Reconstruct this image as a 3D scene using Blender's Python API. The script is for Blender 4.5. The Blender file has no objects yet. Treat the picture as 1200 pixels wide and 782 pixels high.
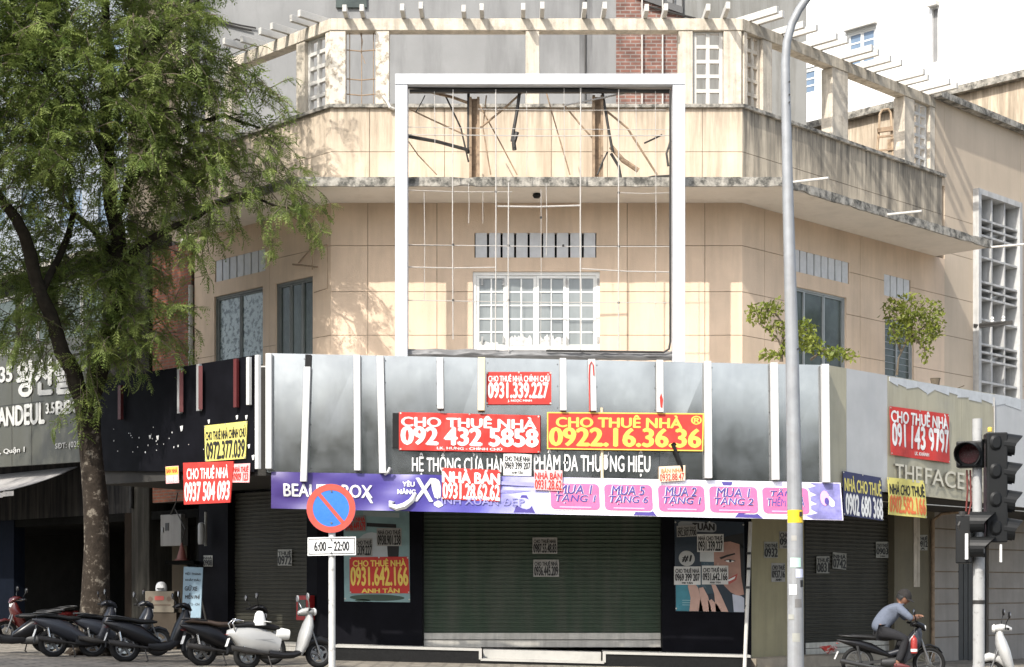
import bpy, math, random
import numpy as np
from mathutils import Vector, Matrix, noise
R = math.radians
random.seed(7); rng = np.random.default_rng(7)
SC = bpy.context.scene
COL = SC.collection

# ------------------------------------------------------------------ camera, sky, sun, exposure
F, CX, CY, CAMH = 1900.0, 600.0, 690.0, 1.55
cam = bpy.data.cameras.new('camera'); camo = bpy.data.objects.new('camera', cam); COL.objects.link(camo)
camo.location = (0, 0, CAMH); camo.rotation_euler = (R(90), 0, 0)
cam.sensor_width = 36; cam.sensor_fit = 'HORIZONTAL'; cam.lens = 36*F/1200; cam.shift_y = (CY-391)/1200
cam.clip_start = .1; cam.clip_end = 3000
SC.camera = camo
LD = Vector((.64, 1.0, -1.14)).normalized()          # the way the sunlight travels
el = math.asin(-LD.z); az = math.atan2(-LD.x, -LD.y)
W = bpy.data.worlds.new('World'); SC.world = W; W.use_nodes = True
nt = W.node_tree; bg = next(n for n in nt.nodes if n.type == 'BACKGROUND')
sky = nt.nodes.new('ShaderNodeTexSky'); sky.sky_type = 'NISHITA'; sky.sun_disc = False
sky.sun_elevation = el; sky.sun_rotation = az; sky.dust_density = 2.5; sky.air_density = 1.0; sky.ozone_density = 1.0
hs = nt.nodes.new('ShaderNodeHueSaturation'); hs.inputs['Saturation'].default_value = .6; nt.links.new(sky.outputs[0], hs.inputs['Color']); nt.links.new(hs.outputs[0], bg.inputs[0]); bg.inputs[1].default_value = .15
sl = bpy.data.lights.new('sun', 'SUN'); sl.energy = 2.9; sl.angle = R(.6); sl.color = (1, .95, .87)
so = bpy.data.objects.new('sun', sl); COL.objects.link(so); so.rotation_euler = LD.to_track_quat('-Z', 'Y').to_euler(); so.location = (-20, -20, 40)
SC.view_settings.view_transform = 'Standard'; SC.view_settings.look = 'None'
SC.view_settings.exposure = 1.05; SC.view_settings.gamma = 1; SC.view_settings.use_curve_mapping = False
SC.cycles.max_bounces = 8; SC.cycles.transparent_max_bounces = 8
try: SC.cycles.use_denoising = True
except Exception: pass

# ------------------------------------------------------------------ helpers
def P(px, py, D): return Vector(((px-CX)/F*D, D, CAMH+(CY-py)/F*D))
SLOPE = -.021
def gz(x, y=0): return SLOPE*x                        # the street falls gently to the right

class Face:
    """a vertical wall plane: u runs left to right along it, z up, o outward"""
    def __init__(s, x, y, dx, dy):
        l = math.hypot(dx, dy); s.x, s.y, s.dx, s.dy = x, y, dx/l, dy/l
        s.nx, s.ny = s.dy, -s.dx
    def u(s, px, o=0):
        k = (px-CX)/F; ox = s.x+s.nx*o; oy = s.y+s.ny*o
        return (k*oy-ox)/(s.dx-k*s.dy)
    def D(s, px, o=0): return s.y+s.ny*o+s.u(px, o)*s.dy
    def z(s, px, py, o=0): return CAMH+(CY-py)/F*s.D(px, o)
    def w(s, u, z, o=0): return Vector((s.x+s.dx*u+s.nx*o, s.y+s.dy*u+s.ny*o, z))
    def at(s, px, py, o=0): return s.w(s.u(px, o), s.z(px, py, o), o)

WL, WR, WD = -3.80, 4.83, 34.0
FC = Face(0, WD, 1, 0)
FL = Face(WL, WD, 1, -1)       # u <= 0
FR = Face(WR, WD, 1, 1)        # u >= 0
T = math.tan(R(22.5))
FO = 2.8                       # how far the shop fascia stands out from the wall
# octagon corner positions (u on the centre face) at an offset o
def cl(o): return WL-T*o
def cr(o): return WR+T*o

class MB:
    def __init__(s): s.v = []; s.f = []; s.m = []; s.uv = {}
    def add(s, vs, fs, m=0):
        n = len(s.v); s.v += [tuple(v) for v in vs]; s.f += [tuple(i+n for i in f) for f in fs]; s.m += [m]*len(fs)
    def hexa(s, p, m=0):         # p: bottom 4 (ccw), top 4
        s.add(p, [(3,2,1,0),(4,5,6,7),(0,1,5,4),(1,2,6,5),(2,3,7,6),(3,0,4,7)], m)
    def box(s, x0, x1, y0, y1, z0, z1, m=0):
        s.hexa([(x0,y0,z0),(x1,y0,z0),(x1,y1,z0),(x0,y1,z0),(x0,y0,z1),(x1,y0,z1),(x1,y1,z1),(x0,y1,z1)], m)
    def fbox(s, f, u0, u1, z0, z1, o0, o1, m=0):   # o0 back, o1 front
        s.hexa([f.w(u0,z0,o1),f.w(u1,z0,o1),f.w(u1,z0,o0),f.w(u0,z0,o0),f.w(u0,z1,o1),f.w(u1,z1,o1),f.w(u1,z1,o0),f.w(u0,z1,o0)], m)
    def bar(s, a, b, w, h, m=0):    # square bar a->b
        a = Vector(a); b = Vector(b); t = (b-a).normalized()
        up = Vector((0,0,1)) if abs(t.z) < .95 else Vector((0,1,0))
        r = t.cross(up).normalized(); n = r.cross(t)
        q = [(-1,-1),(1,-1),(1,1),(-1,1)]
        s.hexa([a+r*(i*w/2)+n*(j*h/2) for i,j in q]+[b+r*(i*w/2)+n*(j*h/2) for i,j in q], m)
    def tube(s, pts, r, n=8, m=0, wob=0):
        pts = [Vector(p) for p in pts]; k = len(pts)
        rs = r if isinstance(r, (list, tuple)) else [r]*k
        vs = []; ref = None
        for i, p in enumerate(pts):
            t = (pts[min(i+1,k-1)]-pts[max(i-1,0)]).normalized()
            if ref is None: ref = t.orthogonal().normalized()
            ref = (ref-t*ref.dot(t)); ref = ref.normalized() if ref.length > 1e-6 else t.orthogonal().normalized()
            b = t.cross(ref)
            for j in range(n):
                a = 2*math.pi*j/n; rr = rs[i]*(1+wob*noise.noise(Vector((math.cos(a)*1.5, math.sin(a)*1.5, i*.9)))) if wob else rs[i]
                vs.append(p+(ref*math.cos(a)+b*math.sin(a))*rr)
        fs = [(i*n+j, i*n+(j+1)%n, (i+1)*n+(j+1)%n, (i+1)*n+j) for i in range(k-1) for j in range(n)]
        fs += [tuple(range(n-1,-1,-1)), tuple(range((k-1)*n, k*n))]
        s.add(vs, fs, m)
    def lathe(s, prof, c, axis='z', n=20, m=0):    # prof: (r, h) open profile closed at ends if r=0
        vs = []; c = Vector(c)
        for (r, h) in prof:
            for j in range(n):
                a = 2*math.pi*j/n; x, y = r*math.cos(a), r*math.sin(a)
                vs.append(c+Vector({'z':(x,y,h),'y':(x,h,y),'x':(h,x,y)}[axis]))
        k = len(prof)
        fs = [(i*n+j, i*n+(j+1)%n, (i+1)*n+(j+1)%n, (i+1)*n+j) for i in range(k-1) for j in range(n)]
        if prof[0][0] > 1e-4: fs.append(tuple(range(n)))
        if prof[-1][0] > 1e-4: fs.append(tuple(range((k-1)*n, k*n)))
        s.add(vs, fs, m)
    def ring(s, c, R_, r, axis='y', n=28, k=8, m=0, flat=1.0):
        c = Vector(c); vs = []
        for i in range(n):
            a = 2*math.pi*i/n
            for j in range(k):
                b = 2*math.pi*j/k; rr = R_+r*math.cos(b); h = r*flat*math.sin(b); x, y = rr*math.cos(a), rr*math.sin(a)
                vs.append(c+Vector({'z':(x,y,h),'y':(x,h,y),'x':(h,x,y)}[axis]))
        s.add(vs, [(i*k+j, ((i+1)%n)*k+j, ((i+1)%n)*k+(j+1)%k, i*k+(j+1)%k) for i in range(n) for j in range(k)], m)
    def loft(s, secs, n=14, m=0, p=2.4):           # secs: (x, z, tangent angle deg, half height, half width[, y])
        vs = []
        for sec in secs:
            x, z, a, h, w = sec[:5]; y0 = sec[5] if len(sec) > 5 else 0; a = R(a); nx, nz = -math.sin(a), math.cos(a)
            for j in range(n):
                t = 2*math.pi*j/n; c, sn = math.cos(t), math.sin(t)
                c = math.copysign(abs(c)**(2/p), c); sn = math.copysign(abs(sn)**(2/p), sn)
                vs.append((x+nx*h*c, y0+w*sn, z+nz*h*c))
        k = len(secs)
        fs = [(i*n+j, i*n+(j+1)%n, (i+1)*n+(j+1)%n, (i+1)*n+j) for i in range(k-1) for j in range(n)]
        fs += [tuple(range(n-1,-1,-1)), tuple(range((k-1)*n, k*n))]
        s.add(vs, fs, m)
    def prism(s, f, poly, o0, o1, m=0):            # poly of (u, z) ccw, on face f
        k = len(poly); vs = [f.w(u,z,o1) for u,z in poly]+[f.w(u,z,o0) for u,z in poly]
        s.add(vs, [tuple(range(k)), tuple(range(2*k-1,k-1,-1))]+[(i, i+k, (i+1)%k+k, (i+1)%k) for i in range(k)], m)
    def slab(s, poly, z0, z1, m=0):                # poly of (x, y), a function or number for z
        k = len(poly); g = (lambda z, x, y: z(x,y) if callable(z) else z)
        vs = [(x,y,g(z0,x,y)) for x,y in poly]+[(x,y,g(z1,x,y)) for x,y in poly]
        s.add(vs, [tuple(range(k-1,-1,-1)), tuple(range(k,2*k))]+[(i,(i+1)%k,(i+1)%k+k,i+k) for i in range(k)], m)
    def build(s, name, mat, parent=None, smooth=False, bevel=0, local=False, seg=2, **props):
        me = bpy.data.meshes.new(name); vs = s.v
        if parent is None and not local:
            a = np.array(vs); loc = Vector(((a[:,0].min()+a[:,0].max())/2, (a[:,1].min()+a[:,1].max())/2, a[:,2].min()))
        elif parent is not None and not local:
            r = parent
            while r.parent is not None: r = r.parent
            loc = r.location.copy()
        else: loc = Vector()
        if loc.length: vs = [(v[0]-loc.x, v[1]-loc.y, v[2]-loc.z) for v in vs]
        me.from_pydata(vs, [], s.f)
        mats = list(mat) if isinstance(mat, (list, tuple)) else [mat]
        if len(mats) == 1 and 1 in s.m: mats.append(MATS['joint_grime'])
        for mm in mats: me.materials.append(mm)
        if len(mats) > 1: me.polygons.foreach_set('material_index', s.m)
        if s.uv:
            l = me.uv_layers.new(name='UVMap')
            for poly in me.polygons:
                for li in poly.loop_indices: l.data[li].uv = s.uv.get(me.loops[li].vertex_index, (0,0))
        o = bpy.data.objects.new(name, me); COL.objects.link(o)
        if parent is None: o.location = loc
        else: o.parent = parent
        if smooth:
            me.polygons.foreach_set('use_smooth', [True]*len(me.polygons))
            me.update()
            if smooth is not True: 
                md = o.modifiers.new('edges', 'EDGE_SPLIT'); md.split_angle = R(smooth)
        if bevel:
            b = o.modifiers.new('bevel', 'BEVEL'); b.width = bevel; b.segments = seg; b.limit_method = 'ANGLE'; b.angle_limit = R(40)
        me.update()
        for k_, v in props.items(): o[k_] = v
        return o

def tag(o, label, cat, group=None):
    o['label'] = label; o['category'] = cat
    if group: o['group'] = group
    return o
def thing(name, label, cat, loc, rz=0, group=None):
    o = bpy.data.objects.new(name, None); COL.objects.link(o); o.location = loc; o.rotation_euler = (0,0,rz); o.empty_display_size = .2
    return tag(o, label, cat, group)
def struct(o): o['kind'] = 'structure'; return o
def dup(o, parent=None):
    c = o.copy(); COL.objects.link(c); c.parent = parent
    for ch in list(o.children): dup(ch, c)
    return c

# ------------------------------------------------------------------ materials
MATS = {}
def mat(name, col, rough=.6, metal=0, var=.12, scale=2.5, bump=0, bscale=40, streak=0, scol=(.08,.075,.065), sscale=5, blotch=0, bcol=(.1,.09,.08), blscale=1.2, spec=.5, coat=0, uvw='pos', drip=None, lo=.52, hi=.75):
    if name in MATS: return MATS[name]
    m = bpy.data.materials.new(name); m.use_nodes = True; MATS[name] = m
    N = m.node_tree.nodes; L = m.node_tree.links
    b = next(n for n in N if n.type == 'BSDF_PRINCIPLED')
    b.inputs['Roughness'].default_value = rough; b.inputs['Metallic'].default_value = metal
    b.inputs['Specular IOR Level'].default_value = spec; b.inputs['Coat Weight'].default_value = coat
    if uvw == 'pos': src = N.new('ShaderNodeNewGeometry').outputs['Position']
    else: src = N.new('ShaderNodeTexCoord').outputs['Object']
    def nz(sc, det=4, vec=None, r=.6):
        n = N.new('ShaderNodeTexNoise'); n.inputs['Scale'].default_value = sc; n.inputs['Detail'].default_value = det; n.inputs['Roughness'].default_value = r
        L.new(vec or src, n.inputs['Vector']); return n.outputs['Fac']
    def mp(s):
        n = N.new('ShaderNodeMapping'); n.inputs['Scale'].default_value = s; L.new(src, n.inputs['Vector']); return n.outputs[0]
    def ramp(f, a, bb, ca=(0,0,0,1), cb=(1,1,1,1)):
        n = N.new('ShaderNodeValToRGB'); n.color_ramp.elements[0].position = a; n.color_ramp.elements[1].position = bb
        n.color_ramp.elements[0].color = ca; n.color_ramp.elements[1].color = cb; L.new(f, n.inputs[0]); return n.outputs[0]
    def mix(f, a, c):
        n = N.new('ShaderNodeMix'); n.data_type = 'RGBA'
        L.new(f, n.inputs[0])
        for sock, v in ((n.inputs[6], a), (n.inputs[7], c)):
            if isinstance(v, tuple): sock.default_value = (*v[:3], 1)
            else: L.new(v, sock)
        return n.outputs[2]
    c = tuple(min(1, x*(1-var)) for x in col); d = tuple(min(1, x*(1+var)) for x in col)
    out = ramp(nz(scale, 5), .3, .7, (*c,1), (*d,1))
    if blotch: 
        f = ramp(nz(blscale, 6, r=.7), lo, hi, (0,0,0,1), (blotch,)*3+(1,)); out = mix(f, out, bcol)
    if streak:
        f = ramp(nz(1, 5, mp((sscale,sscale,.35)), .65), .44, .68, (0,0,0,1), (streak,)*3+(1,)); out = mix(f, out, scol)
    if drip:                                          # rain stains running down from a ledge at height drip[0]
        sp = N.new('ShaderNodeSeparateXYZ'); L.new(src, sp.inputs[0]); mr = N.new('ShaderNodeMapRange'); L.new(sp.outputs[2], mr.inputs[0])
        mr.inputs[1].default_value = drip[0]-drip[1]; mr.inputs[2].default_value = drip[0]; mr.inputs[3].default_value = 0; mr.inputs[4].default_value = 1
        ml = N.new('ShaderNodeMath'); ml.operation = 'MULTIPLY'; L.new(mr.outputs[0], ml.inputs[0]); L.new(ramp(nz(1, 6, mp((7,7,.5)), .7), .40, .62), ml.inputs[1])
        m2 = N.new('ShaderNodeMath'); m2.operation = 'MULTIPLY'; m2.inputs[1].default_value = drip[2]; L.new(ml.outputs[0], m2.inputs[0]); out = mix(m2.outputs[0], out, drip[3])
    L.new(out, b.inputs['Base Color'])
    if rough < .95:
        rr = N.new('ShaderNodeMapRange'); L.new(nz(scale*2.3, 3), rr.inputs[0]); rr.inputs[3].default_value = max(0, rough-.08); rr.inputs[4].default_value = min(1, rough+.1); L.new(rr.outputs[0], b.inputs['Roughness'])
    if bump:
        bn = N.new('ShaderNodeBump'); bn.inputs['Strength'].default_value = bump; bn.inputs['Distance'].default_value = .02
        L.new(nz(bscale, 4), bn.inputs['Height']); L.new(bn.outputs[0], b.inputs['Normal'])
    return m
def brickmat(name, c1, c2, mortar, scale=1.0, rot=None, uaxis=(1,0)):
    m = bpy.data.materials.new(name); m.use_nodes = True; N = m.node_tree.nodes; L = m.node_tree.links
    b = next(n for n in N if n.type == 'BSDF_PRINCIPLED'); b.inputs['Roughness'].default_value = .85
    g = N.new('ShaderNodeNewGeometry'); sx = N.new('ShaderNodeSeparateXYZ'); L.new(g.outputs['Position'], sx.inputs[0])
    cb = N.new('ShaderNodeCombineXYZ')
    m1 = N.new('ShaderNodeMath'); m1.operation = 'MULTIPLY'; m1.inputs[1].default_value = uaxis[0]; L.new(sx.outputs[0], m1.inputs[0])
    m2 = N.new('ShaderNodeMath'); m2.operation = 'MULTIPLY_ADD'; m2.inputs[1].default_value = uaxis[1]; L.new(sx.outputs[1], m2.inputs[0]); L.new(m1.outputs[0], m2.inputs[2])
    L.new(m2.outputs[0], cb.inputs[0]); L.new(sx.outputs[2], cb.inputs[1])
    br = N.new('ShaderNodeTexBrick'); L.new(cb.outputs[0], br.inputs[0])
    br.inputs['Color1'].default_value = (*c1,1); br.inputs['Color2'].default_value = (*c2,1); br.inputs['Mortar'].default_value = (*mortar,1)
    br.inputs['Scale'].default_value = 1; br.inputs['Brick Width'].default_value = .21*scale; br.inputs['Row Height'].default_value = .075*scale; br.inputs['Mortar Size'].default_value = .012*scale
    n = N.new('ShaderNodeTexNoise'); n.inputs['Scale'].default_value = 3; n.inputs['Detail'].default_value = 6; L.new(g.outputs['Position'], n.inputs['Vector'])
    mx = N.new('ShaderNodeMix'); mx.data_type = 'RGBA'; mx.blend_type = 'MULTIPLY'; mx.inputs[0].default_value = .7
    rp = N.new('ShaderNodeValToRGB'); rp.color_ramp.elements[0].color = (.35,.35,.35,1); rp.color_ramp.elements[1].color = (1.25,1.25,1.25,1); rp.color_ramp.elements[0].position = .3; rp.color_ramp.elements[1].position = .7
    L.new(n.outputs['Fac'], rp.inputs[0]); L.new(br.outputs['Color'], mx.inputs[6]); L.new(rp.outputs[0], mx.inputs[7]); L.new(mx.outputs[2], b.inputs['Base Color'])
    bn = N.new('ShaderNodeBump'); bn.inputs['Strength'].default_value = .6; bn.inputs['Distance'].default_value = .02; L.new(br.outputs['Fac'], bn.inputs['Height']); bn.invert = True; L.new(bn.outputs[0], b.inputs['Normal'])
    return m
def leafmat(name, c1, c2, tr=.35):
    m = bpy.data.materials.new(name); m.use_nodes = True; N = m.node_tree.nodes; L = m.node_tree.links
    b = next(n for n in N if n.type == 'BSDF_PRINCIPLED'); b.inputs['Roughness'].default_value = .5; b.inputs['Specular IOR Level'].default_value = .35
    g = N.new('ShaderNodeNewGeometry'); n = N.new('ShaderNodeTexNoise'); n.inputs['Scale'].default_value = 2.2; n.inputs['Detail'].default_value = 6; n.inputs['Roughness'].default_value = .8
    L.new(g.outputs['Position'], n.inputs['Vector']); rp = N.new('ShaderNodeValToRGB'); rp.color_ramp.elements[0].color = (*c1,1); rp.color_ramp.elements[1].color = (*c2,1)
    rp.color_ramp.elements[0].position = .35; rp.color_ramp.elements[1].position = .68; L.new(n.outputs['Fac'], rp.inputs[0]); L.new(rp.outputs[0], b.inputs['Base Color'])
    t = N.new('ShaderNodeBsdfTranslucent'); L.new(rp.outputs[0], t.inputs[0]); mx = N.new('ShaderNodeMixShader'); mx.inputs[0].default_value = tr
    out = next(n for n in N if n.type == 'OUTPUT_MATERIAL'); L.new(b.outputs[0], mx.inputs[1]); L.new(t.outputs[0], mx.inputs[2]); L.new(mx.outputs[0], out.inputs[0])
    return m
def paint(name, col, rough=.45, **k): return mat(name, col, rough, var=k.pop('var', .10), bump=k.pop('bump', .25), bscale=k.pop('bscale', 7), **k)

mat('joint_grime', (.22,.17,.12), .95, var=.2)
WALL = mat('beige_render', (.64,.495,.365), .9, var=.09, scale=.9, bump=.25, bscale=40, streak=.32, scol=(.36,.28,.20), sscale=3.0, blotch=.28, bcol=(.48,.38,.28), blscale=.8)
WALLP = mat('beige_parapet', (.57,.475,.365), .9, var=.1, scale=1.2, bump=.25, bscale=40, streak=.62, scol=(.27,.21,.15), sscale=4.0, blotch=.45, bcol=(.42,.34,.25), blscale=1.0, drip=(11.65,1.1,.75,(.20,.165,.12)))
WALLD = mat('weathered_parapet', (.44,.385,.30), .92, var=.12, scale=1.5, bump=.25, bscale=45, streak=.95, scol=(.10,.09,.075), sscale=3.6, blotch=.7, bcol=(.22,.19,.15), drip=(11.65,1.9,.95,(.085,.078,.065)))
WALLT = mat('beige_tall_wall', (.50,.41,.31), .9, var=.06, scale=.8, bump=.15, streak=.2, scol=(.3,.25,.19), sscale=3)
SOFFIT = mat('soffit_plaster', (.66,.60,.52), .9, var=.1, scale=1.5, blotch=.4, bcol=(.28,.23,.18), blscale=1.5)
MOSS = mat('mouldy_concrete', (.33,.31,.27), .95, var=.3, scale=6, bump=.5, bscale=25, blotch=.9, bcol=(.04,.04,.035), blscale=5, lo=.42, hi=.62)
CHIP = mat('chipped_cream_paint', (.58,.53,.45), .9, var=.12, scale=4, bump=.5, bscale=22, blotch=.85, bcol=(.22,.18,.13), blscale=5.5, lo=.5, hi=.6)
CREAM = mat('cream_concrete', (.55,.49,.40), .9, var=.15, scale=3, bump=.4, bscale=26, blotch=.75, bcol=(.24,.20,.16), blscale=3.5, streak=.5, scol=(.16,.14,.11), sscale=7)
LATT = mat('lattice_white', (.50,.485,.45), .8, var=.1, scale=4, blotch=.6, bcol=(.28,.25,.21), blscale=4)
GREY = mat('grey_cement', (.215,.217,.215), .92, var=.09, scale=.6, bump=.15, bscale=30, streak=.5, scol=(.12,.12,.12), sscale=2.2, blotch=.25, bcol=(.26,.26,.26))
GREYD = mat('streaked_cement', (.20,.20,.19), .92, var=.1, scale=.8, bump=.15, bscale=30, streak=.75, scol=(.11,.105,.09), sscale=3.5)
BRICK = brickmat('red_brick', (.21,.095,.07), (.135,.06,.045), (.22,.185,.165), 1.3)
BRICKL = brickmat('dull_brick', (.24,.07,.03), (.15,.045,.022), (.13,.095,.07), 1.0, uaxis=(.7071,-.7071))
WHITEB = mat('white_facade', (.80,.80,.78), .8, var=.02, scale=.5)
WHITE = mat('white_enamel', (.54,.56,.59), .5, var=.05, blotch=.45, bcol=(.40,.42,.47), blscale=1.3, streak=.25, scol=(.35,.33,.30), sscale=6)
WHITEW = mat('window_white', (.70,.70,.67), .55, var=.06, scale=5, blotch=.2, bcol=(.45,.42,.38), blscale=6)
GLASSG = mat('grey_glass', (.20,.22,.22), .12, var=.15, scale=1.5, spec=.6, streak=.3, scol=(.3,.32,.32))
GLASSD = mat('dark_teal_glass', (.055,.07,.062), .2, var=.4, scale=2, spec=.35, blotch=.5, bcol=(.09,.11,.11), blscale=3)
GLASSB = mat('blue_glass', (.14,.20,.28), .15, var=.2, scale=1, spec=.6)
VENT = mat('vent_grey', (.56,.57,.58), .7, var=.08, scale=6, blotch=.2, bcol=(.25,.25,.25), blscale=5)
BLACK = mat('black_board', (.005,.005,.007), .6, var=.3, scale=2, spec=.06)
BLACKM = mat('matte_black', (.010,.010,.010), .6, var=.3, spec=.25)
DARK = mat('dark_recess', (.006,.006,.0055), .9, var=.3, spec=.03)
ACP = mat('brushed_grey_panel', (.43,.435,.435), .12, metal=.95, var=.10, scale=.8, streak=.25, scol=(.22,.225,.23), sscale=1.2)
FINW = mat('fin_white', (.54,.54,.525), .45, var=.06, scale=4, streak=.25, scol=(.35,.35,.34), sscale=20)
FINC = mat('fin_cream', (.68,.58,.38), .5, var=.06)
FINR = mat('fin_red', (.09,.012,.012), .5)
FINSH = mat('fin_white_shaded', (.25,.25,.25), .5)  # white fin, darkened in colour for the tree shade over the left fascia
OLIVE = mat('olive_panel', (.39,.362,.262), .55, var=.08, scale=1.2, streak=.3, scol=(.12,.115,.08), sscale=3, blotch=.4, bcol=(.30,.30,.28), blscale=.9)
OLIVE2 = mat('worn_grey_panel', (.43,.435,.43), .6, var=.08, scale=1.5, streak=.35, scol=(.36,.37,.38), sscale=3)
SHUT = mat('shutter_green', (.034,.054,.034), .5, var=.15, scale=2, spec=.3, streak=.8, scol=(.07,.075,.058), sscale=2.2)
SHUTB = mat('shutter_brown', (.032,.031,.023), .5, var=.15, scale=2, spec=.3, streak=.8, scol=(.05,.048,.037), sscale=2.2)
STEEL = mat('dull_steel', (.50,.48,.43), .45, metal=.5, var=.12, scale=6, streak=.4, scol=(.25,.23,.2), sscale=8)
GALV = mat('galvanised_pole', (.28,.29,.30), .55, metal=.15, var=.12, scale=5, streak=.4, scol=(.16,.15,.14), sscale=14, blotch=.5, bcol=(.25,.24,.22), blscale=6)
RUST = mat('rusty_steel', (.28,.20,.13), .8, var=.3, scale=8, blotch=.8, bcol=(.10,.055,.03), blscale=6)
IRON = mat('black_iron', (.02,.018,.016), .6, var=.3)
WIRE = mat('thin_white_rod', (.42,.40,.37), .5, var=.15, scale=10, blotch=.4, bcol=(.3,.25,.2), blscale=10)
RED = paint('sign_red', (.50,.04,.032), .6, spec=.3, blotch=.4, bcol=(.62,.10,.07), blscale=2.2); YEL = paint('sign_yellow', (.74,.53,.09), .5, blotch=.3, bcol=(.55,.36,.07), blscale=3); YELP = paint('pale_yellow', (.62,.55,.15), .55, blotch=.4, bcol=(.45,.40,.14), blscale=3)
SWHITE = paint('sign_white', (.72,.72,.70), .55, blotch=.35, bcol=(.50,.48,.45), blscale=3); INK = paint('ink_black', (.012,.012,.012), .6); NAVY = paint('sign_navy', (.022,.025,.085), .5)
PAPER = mat('sticker_paper', (.33,.32,.295), .8, var=.1, scale=8, blotch=.3, bcol=(.33,.32,.30), blscale=7)
PINK = paint('promo_pink', (.60,.13,.29), .5, scale=3, var=.12); PINKW = paint('faded_pink', (.78,.42,.42), .55)
ORNG = paint('sign_orange', (.68,.16,.04), .5)
CONC = mat('plinth_cap', (.42,.41,.38), .8, var=.12, scale=4, blotch=.4, bcol=(.2,.19,.17), blscale=4)
GRAN = mat('black_granite', (.010,.010,.010), .4, var=.4, scale=30, spec=.25)
TILE = mat('grey_stone_tile', (.28,.255,.225), .7, var=.12, scale=1.5, bump=.2, streak=.3, scol=(.14,.135,.125), sscale=4)
BROWNP = mat('brown_plaster', (.145,.125,.08), .8, var=.12, scale=1.5, streak=.35, scol=(.09,.08,.06), sscale=4)
RUBBER = mat('tyre_rubber', (.012,.012,.012), .8, var=.25, spec=.2); CHROME = mat('chrome', (.62,.62,.62), .15, metal=1, var=.05); ALLOY = mat('alloy', (.20,.20,.20), .42, metal=.8, var=.15)
SEATV = mat('black_vinyl', (.010,.010,.010), .5, var=.2, spec=.3); MIRR = mat('mirror_glass', (.8,.8,.8), .05, metal=1, var=.02)
PLASTK = mat('black_plastic', (.010,.010,.011), .4, var=.2, spec=.3); TAIL = paint('tail_red', (.45,.02,.02), .2); LENS = paint('lamp_lens', (.6,.6,.58), .12)
BARK = mat('bark', (.032,.025,.019), .95, spec=.15, var=.35, scale=5, bump=1, bscale=14, blotch=.75, bcol=(.20,.175,.14), blscale=5, lo=.55, hi=.63)
LEAF = leafmat('feathery_leaf', (.07,.12,.022), (.285,.335,.095), .36)
LEAF2 = leafmat('shrub_leaf', (.10,.14,.02), (.26,.28,.05), .35)
WOODT = mat('twig', (.10,.08,.055), .9, var=.25)

# ------------------------------------------------------------------ lettering
GLY = {}
def glyphs(sx):
    if sx in GLY: return GLY[sx]
    c = bpy.data.curves.new('t', 'FONT'); c.body = sx; c.resolution_u = 3
    o = bpy.data.objects.new('t', c); COL.objects.link(o)
    dg = bpy.context.evaluated_depsgraph_get(); me = bpy.data.meshes.new_from_object(o.evaluated_get(dg))
    vs = np.array([v.co[:2] for v in me.vertices]); fs = [tuple(p.vertices) for p in me.polygons]
    bpy.data.objects.remove(o); bpy.data.curves.remove(c); bpy.data.meshes.remove(me)
    vs = vs-vs.min(0); GLY[sx] = (vs, fs); return GLY[sx]
class Quad:
    """four picture corners (tl, tr, br, bl) carried onto a wall plane at offset o"""
    def __init__(s, face, pts, o=0, wave=None):
        s.f = face; s.o = o; s.wave = wave
        s.c = [(face.u(x, o), face.z(x, y, o)) for x, y in pts]
    def pt(s, a, b, e=0):
        (x0,y0),(x1,y1),(x2,y2),(x3,y3) = s.c
        u = (x0*(1-a)+x1*a)*(1-b)+(x3*(1-a)+x2*a)*b; z = (y0*(1-a)+y1*a)*(1-b)+(y3*(1-a)+y2*a)*b
        w = s.wave(a, b) if s.wave else 0
        return s.f.w(u, z, s.o+e+w)
def rect(x0, y0, x1, y1, t=0): return [(x0,y0),(x1,y0+t),(x1,y1+t),(x0,y1)]
def letter(mb, q, sx, a0, a1, b0, b1, e=.005, bold=0, ital=0):
    vs, fs = glyphs(sx); w, h = vs.max(0)
    sh = [(0,0)] if not bold else [(-bold,0),(bold,0),(0,-bold*.6),(0,bold*.6),(0,0)]
    for i, (dx, dy) in enumerate(sh):
        pts = [q.pt(a0+(a1-a0)*((x+dx+ital*(y-h/2))/w), b1-(b1-b0)*((y+dy)/h), e+i*.0005) for x, y in vs]
        mb.add(pts, fs)
def panel(mb, q, th=.012, na=1, nb=1, e=0, uv=False):
    n0 = len(mb.v); k = (na+1)*(nb+1)
    for ee in (e, e-th):
        for j in range(nb+1):
            for i in range(na+1):
                if uv: mb.uv[len(mb.v)] = (i/na, 1-j/nb)
                mb.v.append(tuple(q.pt(i/na, j/nb, ee)))
    def ix(i, j, l): return n0+l*k+j*(na+1)+i
    fs = []
    for j in range(nb):
        for i in range(na):
            fs.append((ix(i,j,0), ix(i,j+1,0), ix(i+1,j+1,0), ix(i+1,j,0))); fs.append((ix(i,j,1), ix(i+1,j,1), ix(i+1,j+1,1), ix(i,j+1,1)))
    for i in range(na): fs.append((ix(i,0,0), ix(i+1,0,0), ix(i+1,0,1), ix(i,0,1))); fs.append((ix(i,nb,1), ix(i+1,nb,1), ix(i+1,nb,0), ix(i,nb,0)))
    for j in range(nb): fs.append((ix(0,j,0), ix(0,j,1), ix(0,j+1,1), ix(0,j+1,0))); fs.append((ix(na,j,1), ix(na,j,0), ix(na,j+1,0), ix(na,j+1,1)))
    mb.f += fs; mb.m += [0]*len(fs)
def blob(mb, q, pts, e, th=.003):                     # a flat printed shape given in sheet coordinates
    k = len(pts); vs = [q.pt(a,b,e) for a,b in pts]+[q.pt(a,b,e-th) for a,b in pts]
    mb.add(vs, [tuple(range(k)), tuple(range(2*k-1,k-1,-1))]+[(i,i+k,(i+1)%k+k,(i+1)%k) for i in range(k)])
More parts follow.
